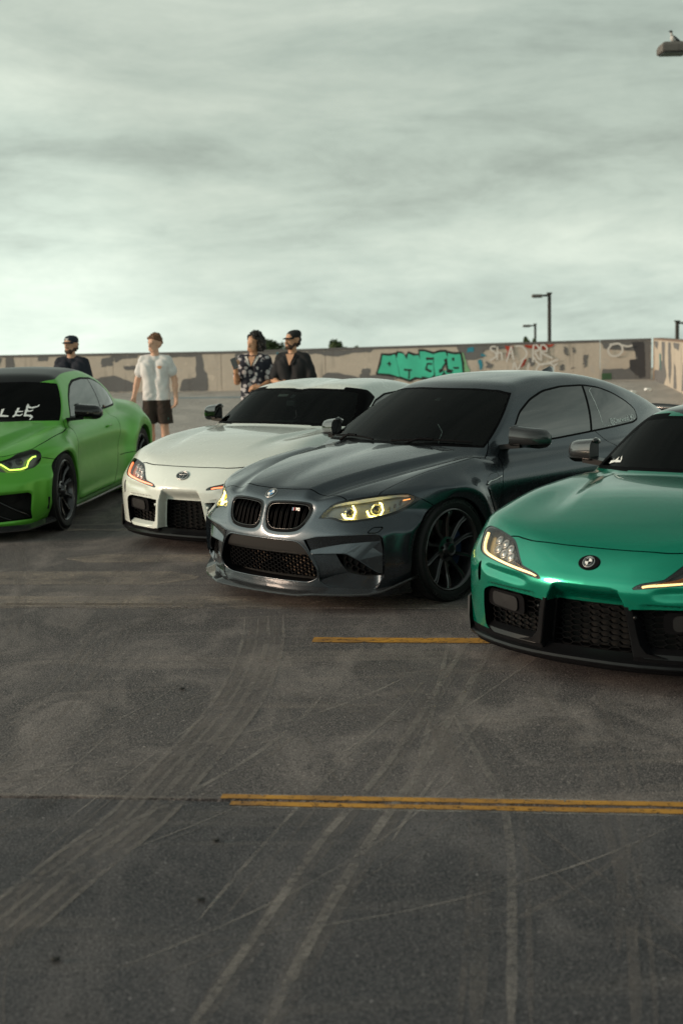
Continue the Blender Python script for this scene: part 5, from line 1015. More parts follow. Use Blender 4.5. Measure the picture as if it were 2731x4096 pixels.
    # windscreen, side glass
    WS = rnd([(-0.704, 0.905), (0.704, 0.905), (0.716, 0.925), (0.651, 1.073), (0.553, 1.213), (0.528, 1.240), (0.434, 1.258), (0.25, 1.269), (-0.25, 1.269), (-0.434, 1.258), (-0.528, 1.240), (-0.553, 1.213), (-0.651, 1.073), (-0.716, 0.925)], 0.01)
    c_ws = lambda V, N: (V[:, 0] < -0.2) & (V[:, 0] > -1.25) & (N[:, 0] > 0.16) & (V[:, 2] > 0.86)
    def fws(B):
        V, T, N = B; s = psd(WS, np.abs(V[:, 1]), V[:, 2]); low = 0.9275 - 0.030 * V[:, 1]**2 - V[:, 2] ; s = np.maximum(s, low * 0.9)
        gs, gr, gw = F.terms(V[:, 0], np.abs(V[:, 1]), V[:, 2]); s = np.maximum(s, np.maximum(gs, gr) - gw + 0.004)
        return np.where((V[:, 0] < -0.25) & (V[:, 0] > -1.3) & (V[:, 2] > 0.86), s, 9)
    ws, B = clip(B, fws(B)); rim, ws2 = clip(ws, -(fws(ws) + 0.012)); skin('windscreen_border', rim, M['slat'], car); skin('windscreen', ws2, M['tint'], car)
    WIN = rnd([(-0.80, 0.915), (-0.92, 1.02), (-1.05, 1.117), (-1.242, 1.194), (-1.448, 1.243), (-1.693, 1.262), (-1.980, 1.257), (-2.163, 1.231), (-2.309, 1.184), (-2.445, 1.113), (-2.53, 1.045), (-2.50, 0.968), (-2.40, 0.949), (-1.802, 0.928), (-1.321, 0.912)], [0.02] + [0.05] * 9 + [0.05, 0.03, 0.02, 0.02, 0.02])
    fw = lambda B: np.where((np.abs(B[0][:, 1]) > 0.42) & (np.abs(B[2][:, 1]) > 0.45), psd(WIN, B[0][:, 0], B[0][:, 2]), 9)
    wn, B = clip(B, fw(B)); rim, wn = clip(wn, -(fw(wn) + 0.013)); skins('window_trim', rim, M['slat'], car)
    pil = (wn[0][:, 0] + 1.875 + (wn[0][:, 2] - 1.09) * 0.60); pl_, wn = clip(wn, np.abs(pil) - 0.014); skins('window_pillar', pl_, M['slat'], car)
    rw, fwn = clip(wn, wn[0][:, 0] + 1.875 + (wn[0][:, 2] - 1.09) * 0.60)
    for mm, nm in ((fwn, 'door_glass'), (rw, 'quarter_glass')):
        for h2 in halves(mm): skin(nm, h2, M['limo'], car)
    rg = lambda B: np.where((B[0][:, 0] < -2.2) & (B[2][:, 0] < -0.2) & (B[2][:, 2] > 0.3), psd([(-2.50, 0.0 - 0.46), (-2.50, 0.46), (-3.02, 0.50), (-3.02, -0.50)], B[0][:, 0], B[0][:, 1]), 9)
    r_, B = clip(B, rg(B)); skin('rear_glass', r_, M['clear'], car)
    # panel seams
    HS = crom([(-0.640, 0.690), (-0.600, 0.715), (-0.546, 0.738), (-0.48, 0.752), (-0.40, 0.760), (-0.242, 0.760), (-0.030, 0.750), (0.157, 0.727), (0.25, 0.712), (0.353, 0.698), (0.420, 0.692), (0.47, 0.697)], 4)
    HF = crom([(0.586, 0.556), (0.588, 0.50), (0.604, 0.376), (0.634, 0.25), (0.648, 0.17), (0.650, 0.08), (0.650, -0.05)], 4)
    DOOR = [(-0.735, 0.91), (-0.66, 0.85), (-0.605, 0.794), (-0.56, 0.72), (-0.545, 0.65), (-0.54, 0.45), (-0.55, 0.22), (-0.58, 0.165), (-1.75, 0.165), (-1.90, 0.24), (-2.00, 0.45), (-2.03, 0.62), (-1.97, 0.82), (-1.83, 0.93)]
    B = seams(B, F, [('t', HS, None), ('t', HF, None), ('s', DOOR, None), ('s', [(0.243, 0.676), (0.19, 0.645), (0.12, 0.60)], None), ('s', [(-2.60, 0.95), (-2.9, 0.97), (-3.1, 0.965), (-3.5, 0.95)], None), ('f', [(0.727, 0.500), (0.735, 0.520), (0.745, 0.527), (0.775, 0.527), (0.782, 0.520), (0.777, 0.503), (0.765, 0.496), (0.735, 0.496), (0.727, 0.500)], None)], M['gap'], car)
    HP = np.vstack([HS, [(0.50, 0.66), (0.57, 0.60)], HF, [(0.65, -0.2), (-0.7, -0.2), (-0.7, 0.66)]])
    hd, B = clip(B, field(B, 't', HP, lambda V, N: (V[:, 0] > -0.66) & (V[:, 2] > 0.66))); skin('hood', hd, P, car)
    dr, B = clip(B, field(B, 's', DOOR, lambda V, N: np.abs(V[:, 1]) > 0.6))
    for h2 in halves(dr): skin('door', h2, P, car)
    bp, B = clip(B, np.where(B[0][:, 0] > 0.0, np.maximum(0.243 - B[0][:, 0] - 0, (B[0][:, 2] - 0.735)), 9)); skin('front_bumper', bp, P, car)
    lv, B = clip(B, B[0][:, 2] - 0.118); skin('lower_valance', lv, M['black'], car)
    skin('body', B, P, car)
    # bonnet badge
    p, g = onto(F, 't', [(0.695, 0.0)]); p, g = onto(F, 'f', [(0.0, 0.6985)]); roundel(car, p[0] + g[0] * 0.002, g[0], 0.040, M['blue'], M['white'], M['gloss'], M['silver'])
    # carbon splitter following the bumper edge, with kicked-up ends
    yk = np.array([0, 0.15, 0.30, 0.375, 0.45, 0.55, 0.65, 0.74, 0.80, 0.85, 0.885]); xo = np.array([0.862, 0.858, 0.850, 0.844, 0.812, 0.758, 0.694, 0.620, 0.558, 0.478, 0.385]); zo = np.array([0.098, 0.098, 0.100, 0.104, 0.112, 0.112, 0.112, 0.116, 0.130, 0.165, 0.195])
    t = np.linspace(0, 1, len(yk)); tt = np.linspace(0, 1, 60); yk, xo, zo = (np.interp(tt, t, a) for a in (yk, xo, zo))
    for lo, hi, nm in ((-1, 1, 'front_splitter'),):
        y = np.concatenate([-yk[::-1], yk[1:]]); x = np.concatenate([xo[::-1], xo[1:]]); z = np.concatenate([zo[::-1], zo[1:]]); xi = F.front(np.abs(y), z * 0 + 0.14) ; xi = np.minimum(xi, x) - 0.03
        rise = 0.036 - 0.012 * S(np.abs(y), 0.36, 0.44)
        sec = [np.stack([x, y, z], 1), np.stack([x + 0.002, y, z + 0.007], 1), np.stack([x - 0.006, y, z + 0.014], 1), np.stack([xi * 0.5 + x * 0.5, y, z + 0.014 + rise * 0.5], 1), np.stack([xi, y, z + 0.016 + rise], 1), np.stack([xi - 0.02, y * 0.97, z], 1)]
        MB().loft(np.stack(sec, 1)).build(nm, M['carbon'], car, auto=30)
    # side vent with chrome strip
    for sg in (1, -1):
        gp = rnd([(-0.375, 0.690), (-0.395, 0.735), (-0.44, 0.762), (-0.525, 0.768), (-0.525, 0.700), (-0.43, 0.690)], 0.015); p, g = onto(F, 's', resample(gp, 40), sg); V = np.vstack([p + g * 0.001, p.mean(0) - g.mean(0) * 0.012]); ve = pydata('side_vent', V, [(i, (i + 1) % 40, 40) if sg > 0 else ((i + 1) % 40, i, 40) for i in range(40)], M['gloss'], car, True)
        p, g = onto(F, 's', crom([(-0.38, 0.702), (-0.41, 0.716), (-0.47, 0.722), (-0.545, 0.737)], 4), sg); MB().tube([tuple(a) for a in p + g * 0.005], 0.0065, 8, flat=1.0).build('vent_strip', M['chrome'], ve, smooth=True)
        p, g = onto(F, 's', crom([(-0.388, 0.683), (-0.42, 0.60), (-0.465, 0.52), (-0.49, 0.47)], 4), sg); MB().tube([tuple(a) for a in p + g * 0.001], [0.008 - 0.006 * i / (len(p) - 1) for i in range(len(p))], 6).build('vent_crease', P, ve, smooth=True)
        # door handle and sill
        p, g = onto(F, 's', [(-1.72, 0.735), (-1.80, 0.74), (-1.90, 0.742)], sg); MB().tube([tuple(a) for a in p + g * [[0.002], [0.03], [0.008]]], [0.010, 0.013, 0.010], 8).build('door_handle', P, car, smooth=True)
        p, g = onto(F, 's', [(-0.42, 0.135), (-1.2, 0.125), (-2.28, 0.135)], sg); MB().tube([tuple(a) for a in p], 0.03, 8, flat=0.5).build('side_skirt', M['carbon'], car, smooth=True)
        mirror_m(car, F, sg, M['carbon'], -0.76, 0.755, 0.925)
    # wipers, antenna fin, lip spoiler
    for (y0, y1) in ((0.05, 0.62), (-0.60, -0.12)):
        yy = np.linspace(y0, y1, 12); P3, G3 = onto(F, 'f', np.stack([np.abs(yy), 0.937 + 0.012 * np.sin(np.linspace(0, 3, 12))], 1)); P3[:, 1] = yy; o = MB().tube([tuple(a) for a in P3 + [0.014, 0, 0.010]], 0.0065, 6); o.tube([tuple(P3[2] + [0.05, 0, -0.02]), tuple(P3[4] + [0.026, 0, 0.018]), tuple(P3[6] + [0.020, 0, 0.016])], 0.008, 6); o.build('wiper', M['black'], car)
    p, g = onto(F, 't', [(-2.27, 0.0)]); z0 = p[0][2]; MB().loft([[(-2.15 - 0.20 * t + s_ * 0, s2 * w, z0 - 0.01 + hgt * hh) for (s2, hh) in ((1, 0), (0.5, 0.75), (0, 1), (-0.5, 0.75), (-1, 0))] for t, w, hgt, s_ in ((0.0, 0.006, 0.012, 0), (0.35, 0.022, 0.045, 0), (0.8, 0.028, 0.068, 0), (1.0, 0.014, 0.06, 0))], True).build('antenna_fin', P, car, smooth=True)
    yy = np.linspace(-0.62, 0.62, 25); xx = -3.56 + 0.10 * (yy / 0.62)**2; MB().loft(np.stack([np.stack([xx, yy, yy * 0 + 0.955], 1), np.stack([xx - 0.02, yy, yy * 0 + 1.012 - 0.03 * (yy / 0.62)**4], 1), np.stack([xx - 0.03, yy, yy * 0 + 1.008 - 0.03 * (yy / 0.62)**4], 1), np.stack([xx - 0.035, yy, yy * 0 + 0.95], 1)], 1)).build('boot_spoiler', M['carbon'], car, smooth=True)
    m_ = cabin(car, -0.70, 0.885, 0.60, -1.62, 0.37, -2.7, 0.34, 1.10); m_.location = (-0.93, 0, 1.17)
    # stickers: handle on the quarter glass, thin outline, toll tag on the windscreen
    V, Fc = text_mesh('@Clearwood_M2', 0.052, 0.0, 0.0006); p, g = onto(F, 's', np.stack([-2.255 - V[:, 0] , 0.984 + V[:, 1] + 0.03 * V[:, 0]], 1)); pydata('window_lettering', p + g * 0.0025, Fc, M['white'], car)
    ol = np.array([(-2.06, 1.225), (-2.015, 1.21), (-1.955, 0.965), (-2.05, 0.953), (-2.10, 0.957)]); p, g = onto(F, 's', resample(ol, 40, False)); MB().tube([tuple(a) for a in p + g * 0.001], 0.0016, 4).build('window_outline', M['white'], car)
    mb = MB(); p, g = onto(F, 'f', [(0.02, 1.205)]); o = mb.box((0, 0, 0), (0.045, 0.03, 0.004)).build('toll_tag', M['paper'], car); o.matrix_local = emblem_frame(p[0] - g[0] * 0.012, g[0])
    w = make_wheel(car, 0.33, 0.256, 0.262, 'ten', M['rim'], M['caliper'], 0.0, [('CONTINENTAL', R(100), R(62)), ('CONTINENTAL', R(280), R(62))])
    place_wheels(car, w, 0, -2.693, 0.766, 0.772, 0.33, 0.335)
    return car
def mirror_m(car, F, sg, m, x, y, z, glass_in=True, horn=True):
    """door mirror: aerodynamic cap, horn, dark lower shell, glass, foot"""
    pts = []; n = 14
    rings = []
    for t in np.linspace(0, 1, 9):
        yy = y + 0.055 + 0.215 * t; hh = 0.068 * (1 - 0.10 * t) * math.sqrt(max(0.0, 1 - max(0, (t - 0.72) / 0.30)**2)) + 0.004; dd = 0.092 * math.sqrt(max(0.02, 1 - max(0, (t - 0.45) / 0.58)**2)); xc = x - 0.03 - 0.07 * t
        ring = []
        for k in range(n):
            a = math.pi * 2 * k / n; cx, cz = math.cos(a), math.sin(a)
            ring.append((xc + (dd * max(cx, 0)**0.8 if cx > 0 else -0.018), sg * yy, z + 0.055 + hh * 0.95 * math.copysign(abs(cz)**0.75, cz) - 0.02 * t))
        rings.append(ring)
    o = MB().loft(rings).build('door_mirror', m, car, auto=50)
    low = MB(); low.loft([[(a[0] + 0.004, a[1], min(a[2], z + 0.008) - 0.004) for a in r] for r in rings]); low.build('mirror_lower_shell', M['gloss'], o, auto=40)
    MB().tube([(x + 0.03, sg * (y + 0.045), z + 0.112), (x - 0.02, sg * (y + 0.058), z + 0.110), (x - 0.06, sg * (y + 0.06), z + 0.10)], [0.006, 0.02, 0.014], 8).build('mirror_horn', m, o, smooth=True)
    MB().loft([[(x + 0.05, sg * (y - 0.05), z - 0.035), (x - 0.05, sg * (y - 0.05), z - 0.035), (x - 0.05, sg * (y - 0.05), z - 0.005), (x + 0.05, sg * (y - 0.05), z - 0.005)], [(x + 0.03, sg * (y + 0.12), z - 0.02), (x - 0.06, sg * (y + 0.12), z - 0.02), (x - 0.06, sg * (y + 0.12), z + 0.012), (x + 0.03, sg * (y + 0.12), z + 0.012)]]).build('mirror_foot', M['satin'], o, auto=40)
    g = [(a[0][0], a[0][1], a[0][2]) for a in rings]
    gv = [(r[n // 2][0] - 0.002, r[0][1], z + 0.055 - 0.02 * i / 8 + s_ * 0.046 * (1 if i < 7 else 0.6)) for i, r in enumerate(rings) for s_ in (-1, 1)]
    pydata('mirror_glass', gv, [(2 * i, 2 * i + 1, 2 * i + 3, 2 * i + 2) for i in range(8)], M['mirror'], o)
    return o
# ---------------------------------------------------------------- low long-bonnet coupe, white and green
LOW_HEAD = crom([(0.214, 0.655), (0.200, 0.676), (0.147, 0.688), (0.018, 0.684), (-0.098, 0.668), (-0.158, 0.652), (-0.22, 0.618), (-0.291, 0.569), (-0.32, 0.554), (-0.407, 0.534), (-0.444, 0.511), (-0.436, 0.505), (-0.375, 0.513), (-0.289, 0.526), (-0.161, 0.542), (-0.023, 0.557), (0.056, 0.570), (0.100, 0.588), (0.150, 0.618)], 3, True)
LOW_LENS = crom([(0.190, 0.655), (0.178, 0.668), (0.129, 0.679), (0.014, 0.676), (-0.091, 0.660), (-0.158, 0.640), (-0.212, 0.608), (-0.282, 0.564), (-0.318, 0.546), (-0.401, 0.526), (-0.425, 0.513), (-0.374, 0.518), (-0.286, 0.532), (-0.156, 0.548), (-0.026, 0.563), (0.050, 0.576), (0.093, 0.596), (0.140, 0.625)], 3, True)
LOW_NOSE = rnd([(-0.10, 0.512), (0.10, 0.512), (0.172, 0.498), (0.207, 0.42), (0.246, 0.19), (0.24, 0.15), (-0.24, 0.15), (-0.246, 0.19), (-0.207, 0.42), (-0.172, 0.498)], [0.05, 0.05, 0.01, 0.02, 0.01, 0, 0, 0.01, 0.02, 0.01])
LOW_CEN = rnd([(-0.19, 0.412), (0.19, 0.412), (0.226, 0.20), (0.215, 0.182), (-0.215, 0.182), (-0.226, 0.20)], 0.012)
LOW_SIDE = rnd([(0.237, 0.412), (0.352, 0.416), (0.466, 0.420), (0.61, 0.420), (0.668, 0.395), (0.674, 0.30), (0.668, 0.20), (0.60, 0.176), (0.285, 0.176), (0.262, 0.22)], [0.01, 0.02, 0.02, 0.04, 0.04, 0.03, 0.03, 0.03, 0.02, 0.02])
LOW_VENT = rnd([(0.700, 0.535), (0.722, 0.520), (0.728, 0.47), (0.722, 0.425), (0.702, 0.43), (0.694, 0.48)], 0.008)
def low_recess(y, z):
    d = S(-psd(LOW_NOSE, y, z), -0.003, 0.013) * 0.085 * S(0.510 - z, 0.0, 0.10)
    d = d + 0.010 * S(0.441 - z, 0, 0.008) * S(y, 0.27, 0.33) * (1 - S(y, 0.58, 0.64)) * S(z, 0.30, 0.36)
    d = d + 0.012 * np.exp(-((z - 0.492 - 0.06 * (y - 0.4)) / 0.024)**2) * S(y, 0.30, 0.42) * (1 - S(y, 0.62, 0.70))
    return d
class LowBody(LowShape):
    tab = Tab(low_recess)
    def front(s, ay, z): return s.front0(ay, z) - s.tab(ay, z)
def make_low(name, pose, label, P, h, fin_m, mir_m_, roof_m, drl_col, drl_s, kind):
    F = LowBody(); car = car_root(name, pose, label, 'sports cars parked in a row'); CARPAINT[0] = P
    B = nets(F, (-3.6, 0, 0.06), (1.0, 1.02, 1.34), h)
    el = lambda V, cx, cz, rx, rz: np.where(np.abs(V[:, 1]) > 0.45, (np.sqrt(((V[:, 0] - cx) / rx)**2 + ((V[:, 2] - cz) / rz)**2) - 1) * rz, 9)
    for cx, cz, rx, rz in ((0.0, 0.335, 0.372, 0.350), (-2.47, 0.34, 0.378, 0.355)):
        _, B = clip(B, el(B[0], cx, cz, rx, rz)); wheel_well(car, F, cx, cz, rx, rz)
    # headlights
    hs, B = clip(B, field(B, 'q', LOW_HEAD)); ln, hs = clip(hs, field(hs, 'q', LOW_LENS)); skins('headlight_surround', hs, M['gloss'], car, -0.003)
    dm = lamp(name + '_daylight', drl_col, drl_s)
    for sg, lm in zip((1, -1), halves(ln)):
        hl = skin('headlight', (lm[0] - lm[2] * 0.038, lm[1], lm[2]), M['bucket'], car); skin('lens', lm, M['lens'], hl)
        pl = resample(LOW_LENS, 80); p, g = onto(F, 'q', pl, sg); V, Fc = strip(p - g * 0.002, p - g * 0.040); pydata('bucket_wall', V, Fc, M['gloss'], hl, True)
        dl = resample(crom([(0.160, 0.655), (0.120, 0.623), (0.080, 0.598), (0.040, 0.581), (-0.020, 0.570), (-0.152, 0.554), (-0.281, 0.539), (-0.380, 0.527), (-0.405, 0.519)], 4), 60, False); p, g = onto(F, 'q', dl, sg)
        MB().tube([tuple(a) for a in p - g * 0.012], [0.0085 - 0.003 * i / 59 for i in range(60)], 8).build('daylight_strip', dm, hl, smooth=True)
        V, Fc = strip(p - g * 0.010 - [0, 0, 0.007], p - g * 0.036 - [0, 0, 0.004], False); pydata('strip_reflector', V, Fc, M['silver'], hl, True)
        for (u, v) in ((0.02, 0.648), (-0.055, 0.640), (-0.125, 0.622), (-0.03, 0.612), (-0.10, 0.596), (-0.165, 0.588)):
            p, g = onto(F, 'q', [(u, v)], sg); o = MB().lathe([(0.0, 0.012), (0.013, 0.009), (0.021, 0.0), (0.024, 0.008), (0.027, 0.0), (0.027, -0.03)], 18).build('projector', M['silver'], hl, smooth=True); o.matrix_local = emblem_frame(p[0] - g[0] * 0.034, g[0])
        p, g = onto(F, 'q', resample(np.array([(-0.20, 0.585), (-0.24, 0.567), (-0.34, 0.540)]), 10, False), sg); V, Fc = strip(p - g * 0.012, p - g * 0.034 - [0, 0, 0.008], False); pydata('inner_fin', V, Fc, mat('amber_tint', (0.35, 0.14, 0.05), 0.2, 0.5), hl, True)
    # openings
    _, B = clip(B, field(B, 'f', LOW_CEN, lambda V, N: V[:, 0] > 0.55)); _, B = clip(B, field(B, 'f', LOW_SIDE, lambda V, N: V[:, 0] > 0.5)); vt, B = clip(B, field(B, 'f', LOW_VENT, lambda V, N: V[:, 0] > 0.5)); skins('corner_vent', vt, M['black'], car, -0.02)
    opening(F, 'f', LOW_CEN, 0.07, 'centre_intake', M['black'], car, 90, False, True, None, 0.97)
    opening(F, 'f', LOW_SIDE, 0.10, 'corner_intake', M['black'], car, 80, True, True, None, 0.95)
    rib = mat(name + '_grille_metal', (0.010, 0.010, 0.011), 0.5, 0.0, spec=0.06)
    honeycomb(-0.25, 0.25, 0.17, 0.43, 0.0165, lambda y, z: psd(LOW_CEN, np.abs(y), z) < 0.0, 0.0019, lambda y, z: 0.815 - 0.3 * y * y + 0 * z - 0.02, 2.1).build('centre_grille_mesh', rib, car)
    for sg in (1, -1):
        hc = honeycomb(0.24, 0.68, 0.16, 0.43, 0.0165, lambda y, z: psd(LOW_SIDE, y, z) < 0.0, 0.0019, lambda y, z: F.front0(y, z) - 0.05, 2.1); hc.V = [(a, b * sg, c) for a, b, c in hc.V]; hc.build('corner_grille_mesh', rib, car)
        # radar cover: rounded panel in a frame
        for nm, poly, off, mm in (('sensor_frame', rnd([(0.375, 0.402), (0.66, 0.402), (0.66, 0.315), (0.375, 0.298)], 0.03), 0.030, M['black']), ('sensor_cover', rnd([(0.42, 0.388), (0.61, 0.394), (0.61, 0.325), (0.42, 0.312)], 0.028), 0.022, mat(name + '_cover', (0.012, 0.012, 0.013), 0.6, spec=0.3))):
            pl = resample(poly, 44); x = F.front0(pl[:, 0], pl[:, 1]); p = np.stack([x - off, pl[:, 0] * sg, pl[:, 1]], 1); q = p - [0.03, 0, 0]; V, Fc = strip(p, q); n = len(p)
            pydata(nm, np.vstack([V, p.mean(0) + [0.004, 0, 0]]), Fc + [(i, (i + 1) % n, 2 * n) for i in range(n)], mm, car)
        # fin between the openings, with a foot that spreads on to the splitter
        rows = []
        for z, yi, yo, x in ((0.422, 0.205, 0.240, 0.884), (0.36, 0.217, 0.254, 0.880), (0.30, 0.227, 0.264, 0.874), (0.24, 0.236, 0.278, 0.868), (0.205, 0.242, 0.310, 0.866), (0.185, 0.246, 0.40, 0.866)):
            rows.append([(x - 0.075, sg * yi, z), (x - 0.004, sg * (yi + 0.002), z), (x, sg * (yi + 0.008), z), (x - 0.002, sg * (yi + 0.018), z), (x - 0.012 - 0.30 * max(0, yo - 0.31), sg * yo, z), (x - 0.085, sg * (yo + 0.006), z)])
        fin_m = fin_m or P; MB().loft(rows).build('bumper_fin', fin_m, car, auto=40)
        o = MB().lathe([(0.0, 0.010), (0.009, 0.009), (0.011, 0.004), (0.012, -0.02)], 16).build('parking_sensor', fin_m, car, smooth=True); o.matrix_local = emblem_frame((0.862, sg * 0.258, 0.372), (1, sg * 0.3, 0))
        # lower corner blade inside the opening
        y = np.linspace(0.29, 0.655, 16); x = F.front0(y, y * 0 + 0.2); MB().loft(np.stack([np.stack([x - 0.005, y * sg, y * 0 + 0.178], 1), np.stack([x - 0.012, y * sg, y * 0 + 0.200], 1), np.stack([x - 0.05, y * sg, y * 0 + 0.222 - 0.0 * y], 1), np.stack([x - 0.07, y * sg, y * 0 + 0.176], 1)], 1)).build('lower_blade', fin_m, car, auto=40)
    # windscreen, black pillars, side glass
    WS = rnd([(-0.69, 0.88), (0.69, 0.88), (0.646, 1.01), (0.590, 1.105), (0.555, 1.158), (0.42, 1.178), (0.20, 1.186), (-0.20, 1.186), (-0.42, 1.178), (-0.555, 1.158), (-0.590, 1.105), (-0.646, 1.01)], 0.012)
    def fws(B):
        V, T, N = B; s = psd(WS, np.abs(V[:, 1]), V[:, 2]); s = np.maximum(s, (0.918 - 0.050 * V[:, 1]**2 - V[:, 2]) * 0.9)
        gs, gr, gw = F.terms(V[:, 0], np.abs(V[:, 1]), V[:, 2]); s = np.maximum(s, np.maximum(gs, gr) - gw + 0.002)
        return np.where((V[:, 0] < -0.15) & (V[:, 0] > -1.05) & (V[:, 2] > 0.85), s, 9)
    ws, B = clip(B, fws(B)); rim, ws = clip(ws, -(fws(ws) + 0.014)); skin('windscreen_border', rim, M['slat'], car); skin('windscreen', ws, M['clear'] if kind == 'white' else M['tint'], car)
    WIN = rnd([(-0.66, 0.912), (-0.80, 1.010), (-0.95, 1.085), (-1.15, 1.130), (-1.40, 1.138), (-1.62, 1.105), (-1.80, 1.045), (-1.90, 0.965), (-1.60, 0.925), (-1.1, 0.912)], 0.03)
    fw = lambda B: np.where((np.abs(B[0][:, 1]) > 0.40) & (np.abs(B[2][:, 1]) > 0.40), psd(WIN, B[0][:, 0], B[0][:, 2]), 9)
    wn, B = clip(B, fw(B)); rim, wn = clip(wn, -(fw(wn) + 0.015)); skins('window_trim', rim, M['slat'], car)
    for h2 in halves(wn): skin('door_glass', h2, M['limo'], car)
    AP = [(-0.20, 0.908), (-0.62, 0.898), (-0.82, 1.03), (-0.98, 1.105), (-0.955, 1.165), (-0.86, 1.20), (-0.2, 1.2)]
    ap, B = clip(B, np.where((np.abs(B[0][:, 1]) > 0.40) & (B[0][:, 2] > 0.88), psd(AP, B[0][:, 0], B[0][:, 2]), 9))
    for h2 in halves(ap): skin('windscreen_pillar', h2, M['slat'], car)
    RF = rnd([(-0.70, -0.0), (-0.83, 0.30), (-0.955, 0.500), (-1.15, 0.505), (-1.5, 0.46), (-1.75, 0.40), (-1.78, -0.3), (-0.7, -0.3)], 0.02)
    rf, B = clip(B, field(B, 't', RF, lambda V, N: V[:, 2] > 1.10)); skin('roof', rf, roof_m or P, car)
    rg, B = clip(B, np.where((B[0][:, 0] < -1.8) & (B[2][:, 2] > 0.3), psd([(-1.86, -0.42), (-1.86, 0.42), (-2.75, 0.40), (-2.75, -0.40)], B[0][:, 0], B[0][:, 1]), 9)); skin('rear_glass', rg, M['clear'], car)
    # seams: clamshell bonnet, doors
    HF = crom([(0.672, 0.535), (0.690, 0.48), (0.709, 0.438), (0.739, 0.350), (0.758, 0.225), (0.765, 0.12), (0.767, 0.0), (0.767, -0.05)], 4)
    HSD = crom([(0.46, 0.695), (0.30, 0.735), (0.0, 0.775), (-0.3, 0.785), (-0.55, 0.785)], 4)
    DOOR = [(-0.60, 0.90), (-0.58, 0.78), (-0.56, 0.55), (-0.58, 0.25), (-0.64, 0.17), (-1.55, 0.17), (-1.70, 0.28), (-1.78, 0.55), (-1.76, 0.80), (-1.68, 0.925)]
    B = seams(B, F, [('t', HF, lambda V, N: V[:, 0] > 0.5), ('s', HSD, lambda V, N: np.abs(V[:, 1]) > 0.7), ('s', DOOR, None)], M['gap'], car, 0.0024 if h < 0.01 else 0.0032)
    HP = np.vstack([HF, [(0.767, -0.3), (-0.52, -0.3), (-0.52, 0.95), (0.5, 0.95), (0.56, 0.70)]])
    s_ = np.maximum(field(B, 't', HP, lambda V, N: (V[:, 2] > 0.62) & (V[:, 0] > -0.55)), np.where(np.abs(B[0][:, 1]) > 0.62, (np.interp(B[0][:, 0], HSD[::-1, 0], HSD[::-1, 1]) - B[0][:, 2]), -9)); hd, B = clip(B, s_); skin('hood', hd, P, car)
    dr, B = clip(B, field(B, 's', DOOR, lambda V, N: np.abs(V[:, 1]) > 0.55))
    for h2 in halves(dr): skin('door', h2, P, car)
    lv, B = clip(B, B[0][:, 2] - np.where(B[0][:, 0] > 0.30, 0.188, 0.15)); skin('lower_valance', lv, M['black'], car)
    if kind == 'green':
        V_ = B[0]; nz, B = clip(B, np.where(V_[:, 0] > 0.6, np.maximum(np.abs(V_[:, 1]) - 0.262, V_[:, 2] - 0.408), 9)); skins('intake_surround', nz, M['satin'], car)
    bp, B = clip(B, np.where(B[0][:, 0] > 0.0, 0.40 - B[0][:, 0], 9)); skin('front_bumper', bp, P, car); skin('body', B, P, car)
    # badge
    p, g = onto(F, 'f', [(0.0, 0.605)])
    if kind == 'green':
        M4 = emblem_frame(p[0] + g[0] * 0.001, g[0]); a, b = 0.057, 0.041
        o = MB().loft([[(s2 * a * math.cos(t), s2 * b * math.sin(t), zz) for t in np.linspace(0, 2 * math.pi, 41)[:-1]] for s2, zz in ((1.0, -0.006), (1.0, 0.002), (0.95, 0.005), (0.02, 0.0055))]).build('badge_plinth', M['black'], car, auto=30); o.matrix_local = M4
        roundel(car, p[0] + g[0] * 0.007, g[0], 0.029, M['black'], M['white'], M['gloss'], M['silver'])
    else:
        M4 = emblem_frame(p[0] + g[0] * 0.001, g[0])
        o = MB().loft([[(s2 * 0.060 * math.cos(t), s2 * 0.040 * math.sin(t), zz) for t in np.linspace(0, 2 * math.pi, 41)[:-1]] for s2, zz in ((1.0, -0.006), (1.0, 0.002), (0.02, 0.003))]).build('badge', M['gloss'], car, auto=30); o.matrix_local = M4
        for a, b, cy, r in ((0.056, 0.037, 0, 0.0042), (0.017, 0.033, 0.0, 0.0034), (0.040, 0.0125, 0.017, 0.0034)):
            MB().tube([(a * math.cos(t), cy + b * math.sin(t), 0.005) for t in np.linspace(0, 2 * math.pi, 41)], r, 6, caps=False).build('badge_ring', M['silver'], o, smooth=True)
    # black splitter and corner winglets
    yk = np.array([0, 0.15, 0.28, 0.42, 0.55, 0.66, 0.75, 0.81, 0.845, 0.862, 0.868]); xo = np.array([0.905, 0.902, 0.888, 0.852, 0.800, 0.742, 0.682, 0.630, 0.590, 0.54, 0.45]); t = np.linspace(0, 1, len(yk)); tt = np.linspace(0, 1, 50); yk, xo = np.interp(tt, t, yk), np.interp(tt, t, xo)
    y = np.concatenate([-yk[::-1], yk[1:]]); x = np.concatenate([xo[::-1], xo[1:]]); xi = np.minimum(F.front0(np.abs(y), y * 0 + 0.18), x) - 0.05
    sec = [np.stack([x - 0.004, y, y * 0 + 0.135], 1), np.stack([x, y, y * 0 + 0.143], 1), np.stack([x - 0.006, y, y * 0 + 0.154], 1), np.stack([xi * 0.6 + x * 0.4, y * 0.985, y * 0 + 0.166], 1), np.stack([xi, y * 0.96, y * 0 + 0.188], 1), np.stack([xi - 0.04, y * 0.94, y * 0 + 0.12], 1)]
    MB().loft(np.stack(sec, 1)).build('front_splitter', M['satin'], car, auto=30)
